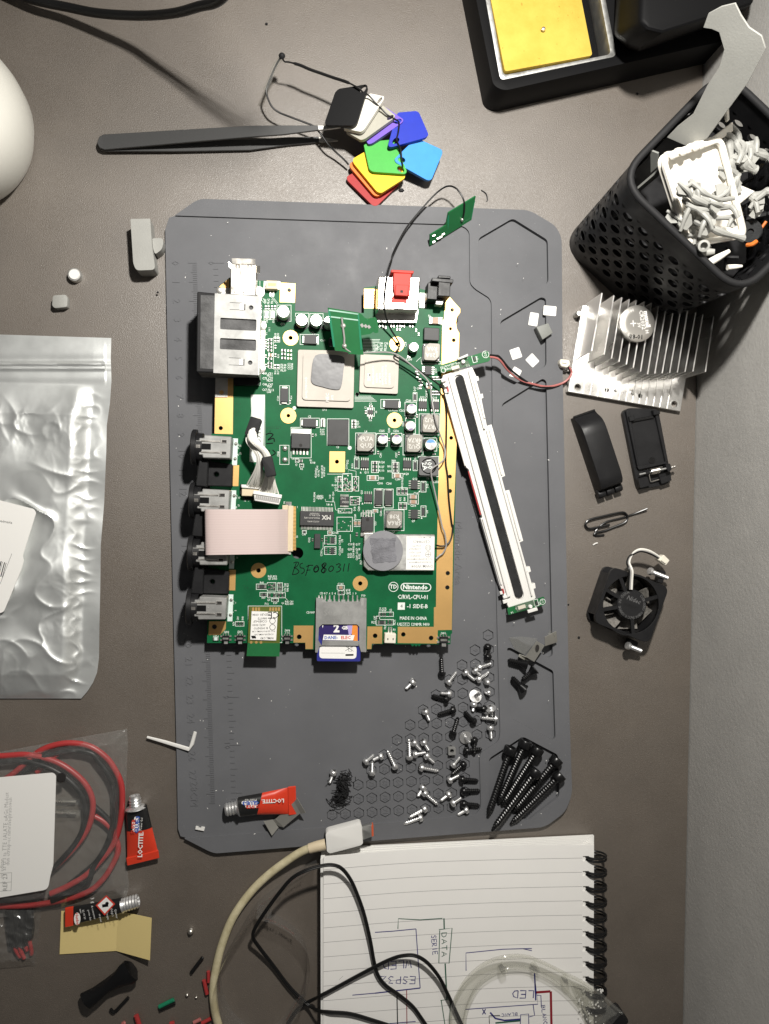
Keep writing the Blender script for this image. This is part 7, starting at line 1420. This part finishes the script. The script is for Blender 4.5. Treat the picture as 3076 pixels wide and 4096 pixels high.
# black rubber boots
bt=T('rubber_boot','crumpled black rubber tube lying below the yellow note','rubber tube',Q(k,800,1000,0))
b_=B(); secs=[((640,1105),66,5.0),((720,1060),52,4.6),((800,1000),48,4.2),((870,950),62,4.8),((940,905),84,5.6),((975,880),80,5.6)]
n=16; V=[]
for (x,y),w_,h_ in secs:
    c=Q(k,x,y,4.2); d=Vector((.80,.60,0)); sd_=Vector((-d.y,d.x,0)); u=px2mm(k,x,y,4)*w_
    for i in range(n): a=2*math.pi*i/n; r_=1+.18*math.sin(3*a+x*.02); V.append(Vector((c.x,c.y,0))+sd_*(u*math.cos(a)*r_)+Vector((0,0,4.4+h_*.8*math.sin(a))))
b_.add(V,[(j*n+i,j*n+(i+1)%n,(j+1)*n+(i+1)%n,(j+1)*n+i) for j in range(len(secs)-1) for i in range(n)]+[tuple(reversed(range(n))),tuple(range((len(secs)-1)*n,len(secs)*n))]); bt.part(b_,'rubber_sleeve','black_gloss',smooth=True)
# wire offcuts
OG='cut wire insulation on the desk'
for pts,r,mt,lb_ in ((((1412,905),(1495,795)),.95,'wire_black','short black cut wire sleeve pointing up right'),(((1538,895),(1540,975)),.95,'wire_red','upright red cut wire sleeve touching the beige cable'),(((1505,960),(1528,1062)),1.05,'wire_red','longer red cut wire sleeve left of the beige cable'),(((1175,1158),(1282,1105)),1.1,'green_wire','green cut wire sleeve, the only green one'),(((1178,1180),(1292,1128)),.9,'wire_black','black cut wire sleeve pressed against the green one'),(((1005,1220),(1030,1300)),1.3,'wire_red','red cut wire sleeve at the bottom edge of the picture, left'),(((1430,1275),(1480,1250)),1.0,'wire_pink','pinkish cut wire sleeve at the bottom edge near the cable'),(((1490,1280),(1555,1245)),1.0,'wire_red','red cut wire sleeve at the bottom edge beside the cable'),(((1255,1282),(1285,1275)),1.0,'wire_red','small red cut wire sleeve at the bottom edge, middle'),(((905,1284),(920,1275)),1.0,'wire_pink','tiny pink cut sleeve at the bottom edge, far left')):
    a,c=Q(k,*pts[0],r+.1),Q(k,*pts[1],r+.3); b_=B(); L_=(c-a).length; b_.lathe([(r,0),(r,L_),(r*.55,L_),(.05,L_-.6)],12,axis_mtx(a,c)); single(b_,'wire_offcut',mt,lb_,'wire offcut',(a.x,a.y,0),OG,smooth=True)
b_=B(); b_.tube(spl([Q(k,*p) for p in ((948,1088,1),(900,1140,1),(845,1195,1),(825,1185,1.2),(818,1175,1.4))],4),.85,8); single(b_,'wire_offcut','wire_black','bent black cut wire beside the rubber tube','wire offcut',Q(k,880,1150,0),OG,smooth=True)
for x,y,r,lb_ in ((1410,592,1.6,'shiny drop of solder alone on the desk right of the note'),(1383,1065,.9,'small drop of solder beside the red offcuts'),(1450,1083,.7,'tiny white grain below the drops of solder')):
    b_=B(); b_.lathe([(.2,0),(r,.3),(r*1.05,r*.9),(r*.6,r*1.6),(.1,r*1.8)],12,Matrix.Translation(Q(k,x,y,0))); single(b_,'solder_drop','nickel',lb_,'solder',Q(k,x,y,0),'loose drops of solder',smooth=True)
# ================================================================== notebook
nbk=T('notebook','open spiral notebook with lined pages and pen sketches at the bottom','notebook',P(1840,3800,0))
for i in range(6):
    z=1+i*1.6; o_=(5-i)*1.0
    q=[P(x,y,z+1.5) for x,y in ((1282+o_*1.0,3440-o_*9),(2331+o_*9,3350-o_*1.5+ (5-o_)*5),(2376,3384),(2373,4500),(1284,4500))]
    b_=B(); b_.poly(q,z,z+1.5); nbk.part(b_,'page_block','white_paper')
ZN=11.4
q=[P(x,y,ZN) for x,y in ((1294,3427),(1650,3398),(2000,3384),(2376,3380),(2373,4500),(1292,4500))]
hls=[]
ys_r=[3432+57*i for i in range(13)]
for i in range(11): hls.append([P(x,y,ZN) for x,y in ((2332,3424+60.2*i),(2356,3424+60.2*i),(2354,3444+60.2*i),(2330,3444+60.2*i))])
b_=B(); b_.poly(q,10.7,ZN,hls); top=nbk.part(b_,'top_page','page')
b_=B()
for i in range(14):
    yl,yr=3479+58.2*i,3432+57.0*i
    b_.stroke(spl([P(1294,yl,ZN),P(1650,yl-28,ZN),P(2000,yr+7,ZN),P(2328,yr,ZN)],5),.22,ZN+.03)
nbk.part(b_,'ruled_lines','rule_grey',parent=top)
GL={'A':[[(0,0),(.5,1),(1,0)],[(.2,.4),(.8,.4)]],'B':[[(0,0),(0,1),(.7,.95),(.7,.6),(0,.5),(.8,.45),(.8,.1),(0,0)]],'C':[[(1,.85),(.5,1),(0,.5),(.5,0),(1,.15)]],'D':[[(0,0),(0,1),(.7,.8),(.9,.4),(.6,.05),(0,0)]],'E':[[(1,1),(0,1),(0,0),(1,0)],[(0,.5),(.8,.5)]],'I':[[(.5,0),(.5,1)]],'L':[[(0,1),(0,0),(.9,0)]],'N':[[(0,0),(0,1),(.9,0),(.9,1)]],'P':[[(0,0),(0,1),(.8,.9),(.7,.5),(0,.45)]],'R':[[(0,0),(0,1),(.8,.9),(.7,.55),(0,.5),(.9,0)]],'S':[[(.9,.9),(.4,1),(.1,.75),(.8,.4),(.7,.05),(0,.1)]],'T':[[(0,1),(1,1)],[(.5,1),(.5,0)]],'W':[[(0,1),(.25,0),(.5,.7),(.75,0),(1,1)]],'X':[[(0,0),(1,1)],[(0,1),(1,0)]],'2':[[(0,.8),(.4,1),(.9,.75),(0,0),(1,0)]],'3':[[(0,.95),(.8,.9),(.4,.55),(.9,.3),(.5,0),(0,.1)]]}
def hand(s_,k,x,y,h_,rot,bb,mi,wd=.35,wr=.62):
    c=Q(k,x,y,ZN); u=px2mm(k,x,y,ZN)*h_; ca,sa=math.cos(math.radians(rot)),math.sin(math.radians(rot)); n=len(s_)
    for i,ch in enumerate(s_):
        for st_ in GL.get(ch,[]):
            pts=[]
            for gx,gy in st_:
                X=((i-n/2)*1.35+gx)*u*wr; Y=(gy-.5)*u; pts.append(Vector((c.x+X*ca-Y*sa,c.y+X*sa+Y*ca,ZN)))
            bb.stroke(pts,wd*1.4,ZN+.05,mi)
b_=B(); k='o'
def ink(pts,mi,w=.32): b_.stroke([Q(k,x,y,ZN) for x,y in pts],w*1.45,ZN+.05,mi)
ink(((0,713),(120,705),(272,690)),0); ink(((272,690),(285,880),(300,1083)),0); ink(((0,1117),(300,1083)),0,.45); ink(((-150,1130),(0,1117)),0)
ink(((152,690),(155,622),(300,630),(448,620)),1); ink(((458,620),(460,690)),1,.5); ink(((425,695),(512,685),(492,918),(424,918),(430,700)),1)
ink(((466,920),(478,1160)),1,.5); ink(((435,1165),(500,1158),(495,1330)),1); ink(((440,1165),(465,1330)),1)
ink(((605,968),(604,850),(850,825),(1042,820),(1042,835),(985,822)),0); ink(((1060,985),(1068,1165)),0,.55); ink(((1065,1050),(1082,1190),(600,1225)),0); ink(((1070,1112),(1165,1105)),2,.9); ink(((1168,1105),(1172,1325)),2,.9); ink(((1075,1130),(1102,1132),(1105,1205)),0)
ink(((1050,1190),(1060,1265),(1025,1275)),0); ink(((965,1325),(968,1260),(1020,1255),(1022,1325)),0); ink(((760,1320),(758,1268),(830,1265)),3); ink(((765,1245),(800,1285),(860,1298),(965,1290)),0,.6); ink(((800,1315),(965,1300)),1,.6)
ink(((145,1100),(150,1330)),3,.4); ink(((210,1098),(212,1330)),2,.3); ink(((60,1322),(270,1305)),0)
hand('DATA',k,460,800,34,-90,b_,1,.3,.9); hand('SERIE',k,395,800,32,-85,b_,0,.3,.62); hand('WLED',k,140,930,50,180,b_,0,.35,.75); hand('ESP32',k,145,1030,48,176,b_,0,.35,.75); hand('LED',k,975,1125,48,176,b_,0,.4,.8); hand('X',k,728,1240,34,0,b_,0,.4); hand('BLANC',k,890,1260,20,180,b_,0,.25,.8); hand('BLANC',k,1125,1265,24,-82,b_,0,.3,.8)
for i in range(7): c=Q('n',925+i*4,945-i*4,ZN); b_.box(c.x,c.y,ZN,ZN+.04,.18,.18,0,3)
# the sketch keeps running left under the cable
nbk.part(b_,'pen_sketch','pen_blue pen_green pen_red black_ink',parent=top)
for i in range(11):
    for j in (0,1):
        y=3428+60.2*i+j*12; b_=B(); pts=[]
        c0=P(2376,y,ZN)
        for a in range(0,25):
            t_=math.radians(150-a*13.2); pts.append(Vector((c0.x+1.5+6.6*math.cos(t_)*1.0, c0.y-a*.07+ (-.9 if j else .9)*0, 7.6+5.8*math.sin(t_))))
        b_.tube(pts,.6,8); nbk.part(b_,'binding_coil','black_gloss',smooth=True)
# ================================================================== cables over the desk
k='n'; uc=T('usb_cable','yellowed beige charging cable with a white plug on the mat edge','cable',Q(k,300,600,0))
b_=B(); b_.tube(spl([Q(k,*p) for p in ((730,72,8.5),(680,92,7.5),(600,140,6),(450,252,3.6),(330,372,2.6),(220,530,2.5),(150,700,2.5),(110,850,2.5),(88,1000,2.5),(95,1120,2.5),(120,1239,2.5),(170,1380,2.5))],7),2.15,12); uc.part(b_,'cable_jacket','cable_cream',smooth=True)
b_=B(); b_.tube([Q(k,835,45,9.2),Q(k,780,58,9.0),Q(k,725,74,8.5)],[2.9,2.8,2.6],12); uc.part(b_,'strain_relief','beige',smooth=True)
k='m'; q=[Q(k,x,y,12.6) for x,y in ((1112,528),(1130,512),(1362,450),(1378,462),(1388,598),(1372,612),(1145,672),(1122,660))]; b_=B(); b_.poly(rounded(q,1.0),6.4,12.6); uc.part(b_,'plug_shell','white_plastic',bevel=1.6,seg=3)
q=[Q(k,x,y,10.8) for x,y in ((1368,478),(1458,458),(1462,545),(1388,572))]; b_=B(); b_.poly(rounded(q,.5),8.2,10.8); uc.part(b_,'plug_tip','steel_dull',bevel=.7,seg=2)
q=[Q(k,x,y,10.9) for x,y in ((1450,462),(1464,458),(1467,542),(1453,548))]; b_=B(); b_.poly(q,8.1,10.9); mat('tip_orange',(.55,.10,.04),.4); uc.part(b_,'orange_insert','tip_orange')
k='n'; bc=T('flat_cable','thin black twin cable looping over the notebook','cable',Q(k,700,1100,0))
p1=[(560,1290,1.2),(600,1210,1.4),(660,1130,2),(760,1072,6),(800,1052,12.6),(900,1000,13),(1050,918,13.5),(1180,850,14.5),(1270,808,15),(1345,786,16),(1430,786,17),(1510,832,17),(1590,930,16),(1650,1050,15),(1710,1180,14),(1760,1290,13)]
p2=[(1290,1260,12.8),(1150,1215,12.8),(1000,1172,13),(860,1160,13),(790,1150,10),(720,1112,4),(600,1000,2.5),(480,842,3),(390,725,6),(352,660,9),(372,590,12),(450,470,15),(540,350,17),(610,272,18.5),(690,225,19),(780,195,18.5),(870,182,18),(940,205,17.5),(1000,280,16),(1045,380,15),(1090,510,15),(1130,680,14.5),(1155,820,13.8),(1180,910,13.5),(1230,980,13),(1320,1045,12.9),(1410,1120,12.9),(1470,1200,12.9),(1530,1290,12.9)]
for nm,pp in (('cable_run',p1),('cable_loop',p2)):
    for s_ in (-1,1):
        pts=spl([Q(k,*p) for p in pp],6); off=[]
        for i,p in enumerate(pts): t_=(pts[min(i+1,len(pts)-1)]-pts[max(0,i-1)]).normalized(); off.append(p+Vector((-t_.y,t_.x,0))*.42*s_)
        b_=B(); b_.tube(off,.58,8); bc.part(b_,nm,'wire_black',smooth=True)
# clear printed tape curling on its edge
tpe=T('clear_tape','curling strip of clear tape with faint red warning print on the desk','tape',Q(k,200,900,0))
def ribbon(pp,h_,name,mats='tape_film',z0=.2):
    pts=spl([Q(k,p[0],p[1],z0) for p in pp],8); b_=B(); V=[]
    for i,p in enumerate(pts): V += [p,p+Vector((0,0,h_))+ (p-Vector((P(1050,3800).x,P(1050,3800).y,0))).normalized()*1.4]
    b_.add(V,[(2*i,2*i+2,2*i+3,2*i+1) for i in range(len(pts)-1)]); tpe.part(b_,name,mats,smooth=True); return pts
ra=ribbon([(770,130),(650,215),(500,330),(380,430),(270,600),(190,740),(150,830),(140,930),(165,1060),(240,1180),(340,1260)],15,'outer_curl'); rb=ribbon([(382,470),(470,500),(560,545),(640,610),(690,680),(712,770),(705,880),(670,1000),(610,1110),(560,1190),(480,1260)],13,'inner_curl')
mat('print_red',(.16,.05,.04),.6); b_=B()
def rtext(pts,i0,s_,h_,zc,sign):
    for a,ch in enumerate(s_):
        i=i0+sign*a; 
        if ch==' ' or not 0<i<len(pts)-1: continue
        t_=(pts[i+sign]-pts[i]).normalized(); v,f=text_mesh(ch,'CENTER',0,1,0,0,1.0); nrm=Vector((t_.y,-t_.x,0))*.25; kk=h_/.7
        b_.add([pts[i]+t_*(x*kk)+Vector((0,0,zc+y*kk))+nrm for x,y,_ in v],f)
rtext(ra,6,'Please do not remove before',2.2,9,1); rtext(ra,52,'WARNING',2.2,7,1); rtext(rb,6,'before ! removing',2.2,7,1); rtext(rb,50,'Please do not remove',2.0,6,1)
tpe.part(b_,'warning_print','print_red')
b_=B(); plate(b_,[Q(k,*p) for p in ((385,440,13),(480,470,13),(470,545,9),(375,515,9))],.08); tpe.part(b_,'tape_end','tape_film')
# clear plastic hoop at the bottom right
k='o'; hp=T('clear_hoop','clear plastic hoop lying on the lower right of the notebook','plastic hoop',Q(k,950,1350,11.4))
pp=[(500,1420,15),(505,1260,15),(545,1130,16),(620,1010,17),(740,915,18),(880,872,19),(1010,875,19),(1130,920,18),(1260,985,17),(1390,1050,16),(1500,1125,14),(1590,1205,12),(1640,1250,10)]
pts=spl([Q(k,*p) for p in pp],8); b_=B(); b_.tube(pts,.9,10); hp.part(b_,'outer_edge','ring_plastic',smooth=True)
ip=[(590,1420,13.5),(600,1270,13.5),(640,1150,14),(700,1055,14),(800,985,14.5),(895,950,15),(1000,950,15),(1090,985,15),(1200,1050,14.5),(1290,1130,14),(1370,1230,13.5),(1420,1330,13.2),(1440,1420,13)]
pin=spl([Q(k,*p) for p in ip],8); b_=B(); b_.tube(pin,1.1,10); hp.part(b_,'inner_edge','ring_plastic',smooth=True)
for nm,sh in (('clear_band',.0),('clear_band_lower',3.2)):
    b_=B(); n_=min(len(pts),len(pin)); V=[]
    for i in range(n_):
        for t_ in (0,.33,.66,1): p=pts[i].lerp(pin[i],t_); V.append(p+Vector((0,0,1.6*math.sin(math.pi*t_)*(1 if sh==0 else -.4)-sh*.5)))
    b_.add(V,[(4*i+a,4*i+a+1,4*i+a+5,4*i+a+4) for i in range(n_-1) for a in range(3)]); hp.part(b_,nm,'ring_plastic',smooth=True)
for x,y in ((850,955),(1065,950),(1270,1030)):
    c=Q(k,x,y,16); b_=B(); b_.box(c.x,c.y,13,18.5,3.4,4.2,.5); hp.part(b_,'clip_block','ring_plastic',bevel=.5)
b_=B(); V=[Q(k,*p) for p in ((1300,1040,15),(1400,1080,15),(1500,1160,13),(1600,1240,10),(1500,1330,12.2),(1400,1330,12.2),(1370,1200,13))]; plate(b_,V,.3); hp.part(b_,'patterned_flap','trans_film')
b_=B(); r5=random.Random(9)
for i in range(60):
    x=r5.uniform(1340,1520); y=r5.uniform(1090,1320); c=Q(k,x,y,13.9-(x-1340)*.008); b_.poly(circ(c,r5.uniform(.25,.7),6),c.z,c.z+.05)
o=hp.part(b_,'white_flecks','white_paper'); o['kind']='stuff'
k='l'
b_=B(); c=Q('o',1610,1270,6); b_.box(c.x,c.y-1,.3,9,9,9,.6); single(b_,'black_clip','black_plastic','black plastic clip at the end of the clear hoop','clip',(c.x,c.y,.3),bevel=1.5,seg=2)
# a few crumbs on the desk
for x,y,s_,lb_ in ((1066,97,1.0,'dark crumb on the desk left of the tag cord'),(2549,376,.9,'dark crumb below the black stand'),(631,1170,.8,'dark flake on the mat left of the usb socket'),(1605,762,1.4,'sliver of black plastic below the light blue tag'),(2273,2418,.7,'dark crumb left of the fan'),(2315,2550,1.0,'dark crumb at the lower left of the fan')):
    b_=B(); c=P(x,y,.0 if x!=631 else 2.2); b_.lathe([(s_*.6,0),(s_*.8,.3),(s_*.4,.8)],6,Matrix.Translation(c)@Matrix.Diagonal((1.5 if s_>1.2 else 1,1,1,1))); single(b_,'crumb','black_matte',lb_,'crumb',c,'dark crumbs')
b_=B(); b_.tube(spl([P(1925,760,.4),P(1945,775,.6),P(1950,800,.4),P(1945,805,.3)],4),.28,6); single(b_,'hair','wire_black','short curved black hair right of the standing antenna board','hair',P(1940,780,0),smooth=True)
b_=B(); 
c=P(2375,2177,0); b_.tube(spl([P(2372,2180,.4),P(2382,2174,.8),P(2390,2172,.4)],4),.4,6); single(b_,'white_crumb','white_plastic','tiny white plastic curl above the fan','crumb',c,smooth=True)
